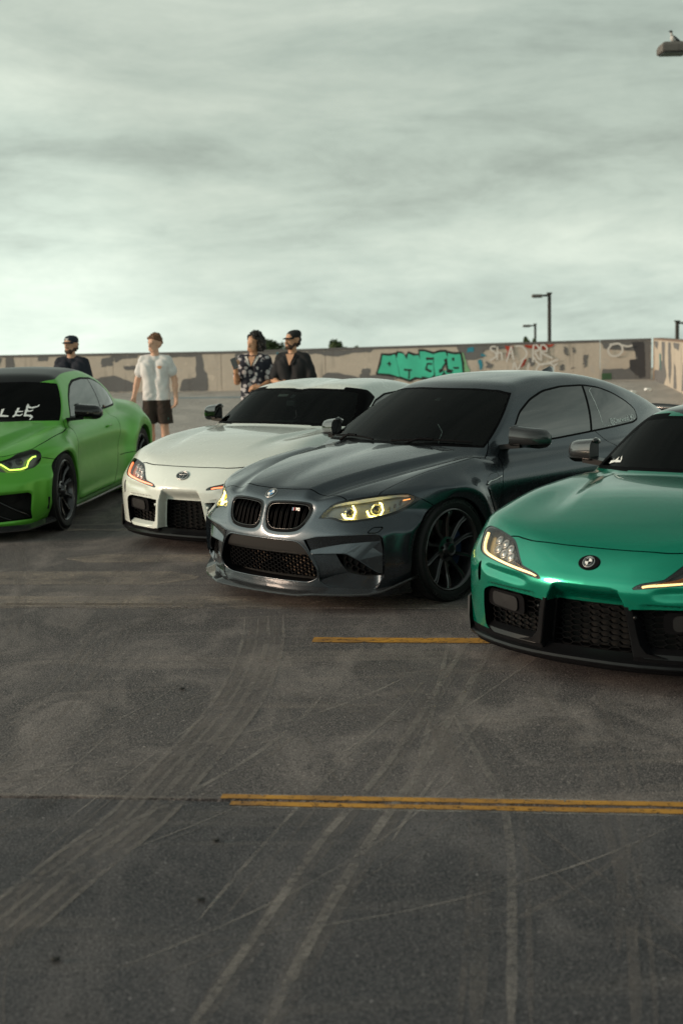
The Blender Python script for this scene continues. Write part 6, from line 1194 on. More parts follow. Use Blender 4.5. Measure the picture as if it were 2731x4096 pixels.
    for sg in (1, -1):
        pts = [(0.635, 0.812, 0.15), (0.60, 0.842, 0.21), (0.575, 0.855, 0.31), (0.50, 0.868, 0.325), (0.42, 0.875, 0.30), (0.42, 0.872, 0.15)]
        a = [(p_[0], sg * p_[1], p_[2]) for p_ in pts]; b = [(p_[0] - 0.004, sg * (p_[1] + 0.014), p_[2]) for p_ in pts]; MB().loft([a, b]).build('corner_winglet', M['satin'], car, auto=20)
        mirror_m(car, F, sg, mir_m_, -0.66, 0.735, 0.925)
        p, g = onto(F, 's', [(-0.45, 0.14), (-1.2, 0.135), (-2.05, 0.14)], sg); MB().tube([tuple(q) for q in p], 0.03, 8, flat=0.5).build('side_skirt', M['gloss'], car, smooth=True)
    m_ = cabin(car, -0.62, 0.87, 0.58, -1.42, 0.36, -1.9, 0.30, 1.06); m_.location = (-0.80, 0, 1.10)
    w = make_wheel(car, 0.335, 0.256, 0.26, 'five', M['rim'], M['caliper']); place_wheels(car, w, 0, -2.47, 0.770, 0.785, 0.335, 0.335)
    if kind == 'green':
        mb = MB(); rng = random.Random(4); rows = []
        for (u0, v0, u1, v1, wd) in ((0.600, 0.930, 0.545, 0.944, 0.007), (0.590, 0.948, 0.580, 0.930, 0.006), (0.552, 0.956, 0.572, 0.934, 0.006), (0.535, 0.962, 0.515, 0.948, 0.006), (0.556, 0.940, 0.512, 0.942, 0.006)):
            pl = [(u0 - wd * 0.3, v0 - wd), (u0 + wd * 0.3, v0 + wd), (u1 + wd * 0.2, v1 + wd * 0.7), (u1 - wd * 0.2, v1 - wd * 0.7)]; p, g = onto(F, 'f', pl, -1); mb.add(p + g * 0.003, [(0, 1, 2, 3)])
        mb.build('windscreen_sticker', M['white'], car)
    else:
        for (u, v, wx, wy, mm, nm) in ((0.135, 1.140, 0.085, 0.028, M['paper'], 'toll_tag'), (0.02, 1.135, 0.035, 0.045, M['silver'], 'camera_mount')):
            p, g = onto(F, 'f', [(u, v)], -1); o = MB().box((0, 0, 0), (wx * 1.2, wy * 1.2, 0.006)).build(nm, mm, car, bevel=0.002); o.matrix_local = emblem_frame(p[0] - g[0] * 0.015, g[0])
        MB().box((-0.60, -0.03, 0.905), (0.10, 0.22, 0.03)).build('dash_display', M['liner'], car, bevel=0.008); MB().box((-0.72, -0.05, 1.06), (0.03, 0.10, 0.05)).build('dash_camera', M['silver'], car, bevel=0.008)
    return car
# ---------------------------------------------------------------- lime green coupe at the left edge
LIME_HEAD = rnd([(0.03, 0.682), (-0.10, 0.655), (-0.16, 0.62), (-0.12, 0.585), (0.0, 0.567), (0.10, 0.572), (0.235, 0.590), (0.306, 0.625), (0.338, 0.680), (0.322, 0.722), (0.274, 0.738), (0.10, 0.710)], [0.02, 0.03, 0.03, 0.03, 0.03, 0.02, 0.03, 0.03, 0.03, 0.02, 0.02, 0.02])
LIME_SIDE = rnd([(0.42, 0.385), (0.765, 0.400), (0.785, 0.380), (0.765, 0.170), (0.42, 0.155)], 0.012)
LIME_CEN = rnd([(-0.33, 0.385), (0.33, 0.385), (0.36, 0.16), (-0.36, 0.16)], 0.02)
LIME_KID = rnd([(0.015, 0.655), (0.30, 0.655), (0.33, 0.60), (0.29, 0.475), (0.015, 0.475)], 0.03)
class LimeBody(LimeShape):
    tab = Tab(lambda y, z: 0.020 * S(-psd(LIME_SIDE, y, z), -0.02, 0.01))
    def front(s, ay, z): return LimeShape.front(s, ay, z) - s.tab(ay, z)
def make_lime():
    F = LimeBody(); car = car_root('green_coupe', (-3.294, 12.396, R(5.95)), 'satin lime green coupe with black roof at the left edge', 'sports cars parked in a row')
    P = paint('lime_satin_wrap', (0.12, 0.46, 0.045), 0.3, 0.33, 0.3, 0.22); CARPAINT[0] = P
    B = nets(F, (-3.75, 0, 0.05), (0.90, 1.02, 1.42), 0.0135)
    el = lambda V, cx, cz, rx, rz: np.where(np.abs(V[:, 1]) > 0.45, (np.sqrt(((V[:, 0] - cx) / rx)**2 + ((V[:, 2] - cz) / rz)**2) - 1) * rz, 9)
    for cx, cz, rx, rz in ((0.0, 0.345, 0.372, 0.348), (-2.747, 0.35, 0.378, 0.355)):
        _, B = clip(B, el(B[0], cx, cz, rx, rz)); wheel_well(car, F, cx, cz, rx, rz)
    ln, B = clip(B, field(B, 'q', LIME_HEAD)); dm = lamp('lime_daylight', (0.55, 1.0, 0.08), 1.6)
    for sg, lm in zip((1, -1), halves(ln)):
        hl = skin('headlight', (lm[0] - lm[2] * 0.035, lm[1], lm[2]), M['bucket'], car); skin('lens', lm, M['lens'], hl); pl = resample(LIME_HEAD, 60); p, g = onto(F, 'q', pl, sg); V, Fc = strip(p, p - g * 0.036); pydata('bucket_wall', V, Fc, M['black'], hl, True)
        dl = resample(np.array([(-0.10, 0.655), (-0.05, 0.640), (0.012, 0.593), (0.106, 0.592), (0.172, 0.603), (0.200, 0.650), (0.245, 0.679), (0.280, 0.683)]), 40, False); p, g = onto(F, 'q', dl, sg); MB().tube([tuple(a) for a in p - g * 0.010], 0.0062, 8).build('daylight_strip', dm, hl, smooth=True)
        for u, v in ((0.02, 0.640), (0.12, 0.655)):
            p, g = onto(F, 'q', [(u, v)], sg); o = MB().lathe([(0.0, 0.012), (0.018, 0.008), (0.028, 0.0), (0.032, 0.006), (0.034, -0.03)], 18).build('projector', M['gloss'], hl, smooth=True); o.matrix_local = emblem_frame(p[0] - g[0] * 0.034, g[0])
    for nm, poly, both, dep in (('kidney_grille', LIME_KID, True, 0.05), ('corner_intake', LIME_SIDE, True, 0.07), ('centre_intake', LIME_CEN, False, 0.09)):
        _, B = clip(B, field(B, 'f', poly, lambda V, N: V[:, 0] > 0.4)); opening(F, 'f', poly, dep, nm, M['black'], car, 60, both)
    for sg in (1, -1):
        for a, b in (((0.45, 0.39), (0.765, 0.19)), ((0.42, 0.27), (0.62, 0.165))):
            p, g = onto(F, 'f', resample(np.array([a, b]), 12, False), sg); MB().tube([tuple(q) for q in p - [0.02, 0, 0]], 0.010, 6).build('intake_blade', M['gloss'], car, smooth=True)
        for j in range(5):
            p, g = onto(F, 'f', [(0.03, 0.50 + 0.032 * j), (0.16, 0.50 + 0.032 * j), (0.285, 0.50 + 0.032 * j)], sg); MB().tube([tuple(q) for q in p - [0.012, 0, 0]], 0.006, 6).build('kidney_slat', M['gloss'], car)
        p, g = onto(F, 'f', [(0.715, 0.365)], sg); o = MB().box((0, 0, 0), (0.05, 0.05, 0.03)).build('sensor_block', M['black'], car, bevel=0.004); o.matrix_local = emblem_frame(p[0] - [0.03, 0, 0], (1, 0, 0))
    WS = rnd([(-0.704, 0.905), (0.704, 0.905), (0.72, 0.925), (0.651, 1.073), (0.573, 1.200), (0.55, 1.222), (0.434, 1.236), (0.25, 1.247), (-0.25, 1.247), (-0.434, 1.236), (-0.55, 1.222), (-0.573, 1.20), (-0.651, 1.073), (-0.72, 0.925)], 0.01)
    def fws(B):
        V, T, N = B; s = psd(WS, np.abs(V[:, 1]), V[:, 2]); s = np.maximum(s, (0.925 - 0.030 * V[:, 1]**2 - V[:, 2]) * 0.9)
        gs, gr, gw = F.terms(V[:, 0], np.abs(V[:, 1]), V[:, 2]); s = np.maximum(s, np.maximum(gs, gr) - gw + 0.004)
        return np.where((V[:, 0] < -0.25) & (V[:, 0] > -1.3) & (V[:, 2] > 0.86), s, 9)
    ws, B = clip(B, fws(B)); rim, ws = clip(ws, -(fws(ws) + 0.014)); skin('windscreen_border', rim, M['slat'], car); skin('windscreen', ws, M['shade'], car)
    WIN = rnd([(-0.80, 0.905), (-0.95, 1.035), (-1.10, 1.115), (-1.329, 1.198), (-1.537, 1.238), (-1.853, 1.248), (-2.216, 1.230), (-2.42, 1.180), (-2.56, 1.11), (-2.66, 1.02), (-2.62, 0.935), (-2.52, 0.922), (-1.8, 0.92), (-1.3, 0.908)], [0.02] + [0.05] * 8 + [0.05, 0.04, 0.02, 0.02, 0.02])
    fw = lambda B: np.where((np.abs(B[0][:, 1]) > 0.42) & (np.abs(B[2][:, 1]) > 0.45), psd(WIN, B[0][:, 0], B[0][:, 2]), 9)
    wn, B = clip(B, fw(B)); rim, wn = clip(wn, -(fw(wn) + 0.020)); skins('window_trim', rim, M['slat'], car)
    pv = wn[0][:, 0] + 1.98 + (wn[0][:, 2] - 1.09) * 0.75; pl_, wn = clip(wn, np.abs(pv) - 0.012); skins('window_pillar', pl_, M['slat'], car); rw, fwn = clip(wn, wn[0][:, 0] + 1.98 + (wn[0][:, 2] - 1.09) * 0.75)
    for mm, nm in ((fwn, 'door_glass'), (rw, 'quarter_glass')):
        for h2 in halves(mm): skin(nm, h2, M['limo'], car)
    RF = rnd([(-0.95, 0.0), (-1.02, 0.35), (-1.14, 0.50), (-1.4, 0.475), (-2.2, 0.45), (-2.45, 0.42), (-2.5, -0.3), (-0.9, -0.3)], 0.03)
    rf, B = clip(B, field(B, 't', RF, lambda V, N: V[:, 2] > 1.15)); skin('roof', rf, M['satin'], car)
    rg, B = clip(B, np.where((B[0][:, 0] < -2.4) & (B[2][:, 2] > 0.3), psd([(-2.52, -0.46), (-2.52, 0.46), (-3.02, 0.50), (-3.02, -0.50)], B[0][:, 0], B[0][:, 1]), 9)); skin('rear_glass', rg, M['limo'], car)
    HS = crom([(-0.640, 0.715), (-0.56, 0.765), (-0.42, 0.80), (-0.236, 0.815), (0.085, 0.80), (0.278, 0.762), (0.351, 0.742)], 4); HF = crom([(0.351, 0.742), (0.459, 0.665), (0.532, 0.604), (0.585, 0.537), (0.62, 0.40), (0.64, 0.2), (0.645, 0.0), (0.645, -0.05)], 4)
    DOOR = [(-0.735, 0.905), (-0.62, 0.80), (-0.57, 0.70), (-0.56, 0.45), (-0.56, 0.22), (-0.60, 0.19), (-1.75, 0.19), (-1.87, 0.30), (-1.97, 0.55), (-2.05, 0.72), (-2.10, 0.82), (-2.0, 0.92)]
    B = seams(B, F, [('t', HS, None), ('t', HF, None), ('s', DOOR, None), ('s', [(0.339, 0.665), (0.208, 0.637), (0.175, 0.62)], None), ('s', [(-2.0, 0.456), (-2.25, 0.459), (-2.40, 0.455)], None)], M['gap'], car, 0.0035)
    HP = np.vstack([HS, HF, [(0.645, -0.3), (-0.68, -0.3), (-0.68, 0.66)]]); hd, B = clip(B, field(B, 't', HP, lambda V, N: (V[:, 0] > -0.66) & (V[:, 2] > 0.66))); skin('hood', hd, P, car)
    dr, B = clip(B, field(B, 's', DOOR, lambda V, N: np.abs(V[:, 1]) > 0.6))
    for h2 in halves(dr): skin('door', h2, P, car)
    skin('body', B, P, car)
    yk = np.linspace(0, 0.90, 40); xo = np.interp(yk, [0, 0.4, 0.6, 0.72, 0.80, 0.86, 0.90], [0.86, 0.82, 0.74, 0.66, 0.57, 0.46, 0.30]); y = np.concatenate([-yk[::-1], yk[1:]]); x = np.concatenate([xo[::-1], xo[1:]]); zz = 0.085 + 0.03 * S(np.abs(y), 0.75, 0.90)
    MB().loft(np.stack([np.stack([x, y, zz], 1), np.stack([x, y, zz + 0.012], 1), np.stack([x - 0.06, y * 0.97, zz + 0.045], 1), np.stack([x - 0.12, y * 0.93, zz + 0.01], 1)], 1)).build('front_splitter', M['carbon'], car, auto=30)
    for sg in (1, -1):
        mirror_m(car, F, sg, M['gloss'], -0.76, 0.755, 0.925)
        p, g = onto(F, 's', crom([(-0.42, 0.145), (-1.2, 0.135), (-2.30, 0.15)], 8), sg); MB().tube([tuple(q) for q in p + g * 0.012], 0.032, 8, flat=0.55).build('side_skirt', M['gloss'], car, smooth=True)
        p, g = onto(F, 's', resample(rnd([(-1.62, 0.790), (-1.80, 0.800), (-1.80, 0.745), (-1.64, 0.735)], 0.02), 30), sg); V = np.vstack([p + g * 0.001, p.mean(0) - g.mean(0) * 0.02]); dh = pydata('door_handle', V, [(i, (i + 1) % 30, 30) if sg > 0 else ((i + 1) % 30, i, 30) for i in range(30)], P, car, True)
        p, g = onto(F, 's', [(-1.64, 0.765), (-1.72, 0.770), (-1.79, 0.772)], sg); MB().tube([tuple(q) for q in p + g * 0.006], 0.011, 8).build('handle_bar', P, dh, smooth=True)
        p, g = onto(F, 's', [(0.42, 0.34), (0.41, 0.24)], sg); MB().tube([tuple(q) for q in p], 0.012, 6).build('corner_slot', M['gap'], car)
    # banner on the windscreen: gothic letters, only the end of the word is in the picture
    mb = MB()
    def stroke(pts, w):
        for (a, b) in zip(pts[:-1], pts[1:]):
            d = np.array(b) - np.array(a); n = np.array([-d[1], d[0]]) / (np.linalg.norm(d) + 1e-9); q = [np.array(a) - n * w, np.array(b) - n * w * 0.6, np.array(b) + n * w * 0.6, np.array(a) + n * w]
            p, g = onto(F, 'f', q); mb.add(p + g * 0.004, [(0, 1, 2, 3)])
    for pts, w in (([(0.30, 0.995), (0.37, 0.995)], 0.006), ([(0.315, 1.025), (0.315, 0.965), (0.30, 0.955)], 0.011), ([(0.315, 0.968), (0.36, 0.962), (0.375, 0.975)], 0.007), ([(0.385, 1.045), (0.392, 1.01), (0.400, 0.955)], 0.012), ([(0.39, 1.030), (0.43, 1.022), (0.475, 1.032), (0.482, 1.045)], 0.008), ([(0.398, 0.998), (0.43, 0.995), (0.450, 1.004)], 0.007), ([(0.400, 0.962), (0.44, 0.960), (0.470, 0.948), (0.46, 0.925)], 0.009), ([(0.385, 1.045), (0.378, 1.055)], 0.005), ([(0.18, 1.02), (0.19, 0.96)], 0.012), ([(0.19, 0.965), (0.26, 0.96)], 0.008), ([(0.06, 1.03), (0.06, 0.95)], 0.012), ([(0.06, 1.03), (0.14, 1.02)], 0.008)): stroke(pts, w)
    mb.build('windscreen_banner', M['white'], car)
    m_ = cabin(car, -0.70, 0.885, 0.60, -1.62, 0.37, -2.7, 0.34, 1.10); m_.location = (-0.93, 0, 1.15)
    w = make_wheel(car, 0.345, 0.262, 0.275, 'ten', M['rim'], M['caliper']); place_wheels(car, w, 0, -2.747, 0.772, 0.785, 0.345, 0.345)
    return car
# ---------------------------------------------------------------- people: smooth unions of tapered capsules, meshed
class Blob:
    def __init__(s, k=0.03): s.p = []; s.k = k; s.cut = []; s.wr = 0.0; s.fq = 1.0
    def cap(s, a, b, ra, rb=None): s.p.append((np.array(a, float), np.array(b, float), ra, ra if rb is None else rb)); return s
    def chain(s, pts, rad):
        for i in range(len(pts) - 1): s.cap(pts[i], pts[i + 1], rad[i], rad[i + 1])
        return s
    def one(s, pr, x, y, z):
        a, b, ra, rb = pr; d = b - a; L2 = max(float(d @ d), 1e-9); t = np.clip(((x - a[0]) * d[0] + (y - a[1]) * d[1] + (z - a[2]) * d[2]) / L2, 0, 1)
        return np.sqrt((x - a[0] - t * d[0])**2 + (y - a[1] - t * d[1])**2 + (z - a[2] - t * d[2])**2) - (ra + (rb - ra) * t)
    def fin(s, f, x, y, z):
        if s.wr:
            q = s.fq; f = f + s.wr * (np.sin(q * (23 * z + 9 * x + 4 * np.sin(11 * x))) * np.sin(q * (17 * x + 13 * y - 6 * z)) + 0.45 * np.sin(q * (52 * x + 20 * np.sin(4 * z) + 11 * y)) * np.sin(q * (9 * z + 7 * x)))
        for n, o in s.cut: f = np.maximum(f, x * n[0] + y * n[1] + z * n[2] - o)
        return f
    def __call__(s, x, y, z):
        f = np.full(np.broadcast(x, y, z).shape, 1.0); m0 = s.k + 0.04
        for pr in s.p:
            a, b, ra, rb = pr; r = max(ra, rb) + m0; lo = np.minimum(a, b) - r; hi = np.maximum(a, b) + r
            m = (x > lo[0]) & (x < hi[0]) & (y > lo[1]) & (y < hi[1]) & (z > lo[2]) & (z < hi[2])
            if m.any(): f[m] = smin(f[m], s.one(pr, x[m], y[m], z[m]), s.k)
        return s.fin(f, x, y, z)
    def grid(s, xs, ys, zs):
        f = np.full((len(xs), len(ys), len(zs)), 1.0); m0 = s.k + 0.04
        for pr in s.p:
            a, b, ra, rb = pr; r = max(ra, rb) + m0; lo = np.minimum(a, b) - r; hi = np.maximum(a, b) + r
            i0, i1 = np.searchsorted(xs, (lo[0], hi[0])); j0, j1 = np.searchsorted(ys, (lo[1], hi[1])); k0, k1 = np.searchsorted(zs, (lo[2], hi[2]))
            if i1 > i0 and j1 > j0 and k1 > k0: f[i0:i1, j0:j1, k0:k1] = smin(f[i0:i1, j0:j1, k0:k1], s.one(pr, xs[i0:i1, None, None], ys[None, j0:j1, None], zs[None, None, k0:k1]), s.k)
        return s.fin(f, xs[:, None, None], ys[None, :, None], zs[None, None, :])
    def mesh(s, h):
        lo = np.min([np.minimum(a, b) - max(ra, rb) for a, b, ra, rb in s.p], 0) - 0.03; hi = np.max([np.maximum(a, b) + max(ra, rb) for a, b, ra, rb in s.p], 0) + 0.03
        return nets(s, lo, hi, h, False, s.grid)
def rotz(p, a, c=(0, 0)): 
    ca, sa = math.cos(a), math.sin(a); x, y = p[0] - c[0], p[1] - c[1]; return (c[0] + ca * x - sa * y, c[1] + sa * x + ca * y, p[2])
def hand(B, w, d, curl, side, sc=1.0):
    """palm, four fingers and a thumb; w wrist, d direction of the palm, curl direction of bending"""
    w = np.array(w, float); d = np.array(d, float); d /= np.linalg.norm(d); c = np.array(curl, float); c -= d * (c @ d); c /= np.linalg.norm(c); s_ = np.cross(d, c) * side
    kn = w + d * 0.085 * sc
    B.cap(w, kn - s_ * 0.018, 0.026, 0.024).cap(w, kn + s_ * 0.018, 0.026, 0.024)
    for i, (o, L) in enumerate(((-0.033, 0.078), (-0.011, 0.088), (0.011, 0.083), (0.032, 0.066))):
        a = kn + s_ * o; b = a + (d * 0.85 + c * 0.5) * L * 0.55; e = b + (d * 0.45 + c * 0.9) * L * 0.5; B.chain([a, b, e], [0.0115, 0.0105, 0.0085])
    a = w + d * 0.03 - s_ * 0.028; b = a + (d * 0.7 - s_ * 0.7) * 0.04; e = b + (d * 0.85 + c * 0.4 - s_ * 0.1) * 0.04; B.chain([a, b, e], [0.016, 0.0135, 0.010])
def person(label, loc, yaw, H, head_yaw, head_pitch, arms, skin_col, top, legs, hair, extras, h=0.0115):
    k = H / 1.77; A = math.radians(head_yaw)
    B = Blob(0.028)
    for s in (1, -1):
        B.cap((s * 0.075, 0, 1.0), (s * 0.10, 0, 1.33), 0.088, 0.098); B.cap((s * 0.085, 0.005, 0.93), (s * 0.095, -0.005, 0.72), 0.098, 0.082); B.chain([(s * 0.095, -0.005, 0.72), (s * 0.10, -0.015, 0.51), (s * 0.105, 0.012, 0.36), (s * 0.105, 0.02, 0.09)], [0.080, 0.056, 0.057, 0.037])
        B.chain([(s * 0.105, 0.03, 0.06), (s * 0.115, -0.06, 0.045), (s * 0.12, -0.15, 0.03)], [0.042, 0.038, 0.028]); B.cap((0, 0.01, 1.44), (s * 0.168, 0.01, 1.422), 0.062, 0.056)
    B.chain([(0, 0.012, 1.42), (0, 0.0, 1.56)], [0.060, 0.054])
    for s, a in zip((1, -1), arms):
        sh, el, wr, hd, cu = a; B.chain([sh, tuple((np.array(sh) + np.array(el)) / 2), el], [0.052, 0.046, 0.040]); B.chain([el, tuple(np.array(el) * 0.65 + np.array(wr) * 0.35), wr], [0.041, 0.040, 0.027]); hand(B, wr, hd, cu, s)
    hp = lambda p: rotz((p[0], p[1] * math.cos(head_pitch) - (p[2] - 1.58) * math.sin(head_pitch) * -1, 1.58 + (p[2] - 1.58) * math.cos(head_pitch) - p[1] * math.sin(head_pitch) * -1), A)
    B.cap(hp((0, 0.018, 1.685)), hp((0, 0.03, 1.665)), 0.086); B.cap(hp((0, -0.03, 1.635)), hp((0, -0.025, 1.69)), 0.066, 0.070); B.cap(hp((-0.02, -0.042, 1.578)), hp((0.02, -0.042, 1.578)), 0.042)
    B.cap(hp((0, -0.100, 1.662)), hp((0, -0.112, 1.630)), 0.010, 0.016); B.cap(hp((-0.032, -0.084, 1.678)), hp((0.032, -0.084, 1.678)), 0.014); B.cap(hp((-0.018, -0.086, 1.596)), hp((0.018, -0.086, 1.596)), 0.012)
    for s in (1, -1): B.cap(hp((s * 0.080, 0.012, 1.665)), hp((s * 0.082, 0.014, 1.630)), 0.018, 0.013)
    sm = mat('skin_' + label[:12], skin_col, 0.55); vary(sm, 8, 0.10)
    body = skin('person', B.mesh(h), sm); tag(body, label, 'person', 'people standing behind the cars')
    x, y = loc; body.location = (x, y, float(deck_z(x, y))); body.rotation_euler = (0, 0, math.radians(yaw)); body.scale = (k, k, k)
    dark = mat('eye_dark_' + label[:12], (0.02, 0.014, 0.01), 0.4); lip = mat('lip_' + label[:12], tuple(v * f for v, f in zip(skin_col, (0.75, 0.5, 0.5))), 0.5)
    for s in (1, -1):
        MB().tube([hp((s * 0.020, -0.090, 1.662)), hp((s * 0.042, -0.084, 1.662))], 0.0065, 6).build('eye', dark, body); MB().tube([hp((s * 0.016, -0.098, 1.682)), hp((s * 0.050, -0.088, 1.684))], 0.0045, 6).build('eyebrow', dark, body)
    MB().tube([hp((-0.024, -0.092, 1.602)), hp((0, -0.098, 1.604)), hp((0.024, -0.092, 1.602))], 0.006, 6).build('mouth', lip, body)
    # top
    T = Blob(0.03); T.wr = 0.006; hem = top['hem']
    for s, a in zip((1, -1), arms):
        sh, el = np.array(a[0]), np.array(a[1]); T.cap((s * 0.085, 0, hem - 0.04), (s * 0.078, 0, 1.12), 0.116, 0.108); T.cap((s * 0.078, 0, 1.12), (s * 0.105, 0, 1.34), 0.108, 0.114); T.cap((0, 0.012, 1.445), (s * 0.170, 0.01, 1.422), 0.070, 0.066)
        T.cap(tuple(sh), tuple(sh + (el - sh) * top['sleeve']), 0.066, 0.076); dv = (el - sh) / np.linalg.norm(el - sh)
    T.cut = [((0, 0, -1), -hem), ((0, -0.35, 1), 1.500 + top.get('neck', 0.0))]
    t = skin('shirt', T.mesh(h), top['m'], body)
    for extra in top.get('parts', []): extra(body, hp)
    # legs
    G = Blob(0.03); G.wr = 0.004
    for s in (1, -1):
        G.cap((s * 0.08, 0, 0.95), (s * 0.10, 0, 0.72), 0.106, 0.106)
        if legs['hem'] < 0.3: G.chain([(s * 0.10, 0, 0.72), (s * 0.105, -0.01, 0.50), (s * 0.107, 0.02, 0.10)], [0.104, 0.085, 0.070])
        else: G.cap((s * 0.10, 0, 0.72), (s * 0.118, -0.005, 0.52), 0.108, 0.108)
        MB().loft([[(s * 0.115 + w * math.cos(q), yy + 0.0, 0.003 + hh * max(0, math.sin(q)) + 0.0) for q in np.linspace(0, 2 * math.pi, 13)[:-1]] for yy, w, hh in ((0.085, 0.03, 0.05), (0.06, 0.045, 0.085), (-0.02, 0.048, 0.09), (-0.10, 0.052, 0.065), (-0.17, 0.040, 0.045), (-0.185, 0.02, 0.03))]).build('shoe', mat('shoe_' + label[:10], (0.5, 0.5, 0.48) if legs['hem'] > 0.3 else (0.04, 0.04, 0.04), 0.7), body, smooth=True)
    G.cut = [((0, 0, -1), -legs['hem']), ((0, 0, 1), 0.915)]; skin('shorts' if legs['hem'] > 0.3 else 'trousers', G.mesh(h * 1.2), legs['m'], body)
    if hair:
        Hb = Blob(0.02); Hb.fq = 3.2; Hb.wr = hair.get('curl', 0.006)
        for p, r in hair['b']: Hb.cap(hp(p), hp((p[0], p[1], p[2] + 0.001)), r)
        n = np.array(hp((0, hair['pl'][0], 1.58 + hair['pl'][1]))) - np.array(hp((0, 0, 1.58))); o = float(n @ np.array(hp((0, 0, 1.58)))) + hair['pl'][2] ; Hb.cut = [(tuple(n), o)]
        skin('hair', Hb.mesh(0.009), hair['m'], body)
    for e in extras: e(body, hp)
    return body
def cap_on(m, logo=None, brim=True):
    def f(body, hp):
        rings = []
        for z, r in ((1.690, 0.101), (1.715, 0.102), (1.745, 0.096), (1.768, 0.078), (1.782, 0.045), (1.787, 0.01)): rings.append([hp((r * 0.93 * math.cos(a), 0.018 + r * 1.04 * math.sin(a), z)) for a in np.linspace(0, 2 * math.pi, 25)[:-1]])
        c = MB().loft(rings).build('cap', m, body, smooth=True)
        P = []; 
        for t in np.linspace(-1, 1, 11):
            a = -math.pi / 2 + t * 0.95; P.append([hp((0.094 * math.cos(a), 0.018 + 0.104 * math.sin(a), 1.700)), hp((0.100 * math.cos(a), 0.018 - 0.075 * (1 - t * t) + 0.106 * math.sin(a), 1.690 - 0.012 * t * t))])
        P = np.array(P); Q = P - [0, 0, 0.006]; n = len(P); V = np.vstack([P[:, 0], P[:, 1], Q[:, 0], Q[:, 1]]); Fc = [(i, i + 1, n + i + 1, n + i) for i in range(n - 1)] + [(2 * n + i, 3 * n + i, 3 * n + i + 1, 2 * n + i + 1) for i in range(n - 1)] + [(n + i, n + i + 1, 3 * n + i + 1, 3 * n + i) for i in range(n - 1)]
        pydata('cap_brim', V, Fc, m, c, True)
        if logo == 'ny':
            V, Fc = text_mesh('NY', 0.045, 0.001, 0.001, 0, 0.72); pydata('cap_emblem', [hp((v[0], -0.088 + 0.25 * abs(v[0]) - v[2] - (v[1] * 0) - 0.0, 1.733 + v[1])) for v in V], Fc, M['white'], c)
        if logo == 'tick':
            V = [(-0.02, 0.0), (-0.008, -0.008), (0.026, 0.012), (-0.006, 0.0)]; pydata('cap_emblem', [hp((a + 0.02, -0.090 + 0.2 * abs(a), 1.735 + b)) for a, b in V], [(0, 1, 2, 3)], M['white'], c)
    return f
def beard_on(col, full=True):
    def f(body, hp):
        b = Blob(0.02); b.wr = 0.002
        for s in (1, -1): b.cap(hp((s * 0.02, -0.048, 1.574)), hp((s * 0.056, 0.0, 1.605)), 0.041, 0.022)
        b.cap(hp((-0.02, -0.056, 1.576)), hp((0.02, -0.056, 1.576)), 0.0365)
        b.cap(hp((-0.02, -0.086, 1.616)), hp((0.02, -0.086, 1.616)), 0.010)
        skin('beard', b.mesh(0.008), mat('beard_hair', col, 0.8), body)
    return f
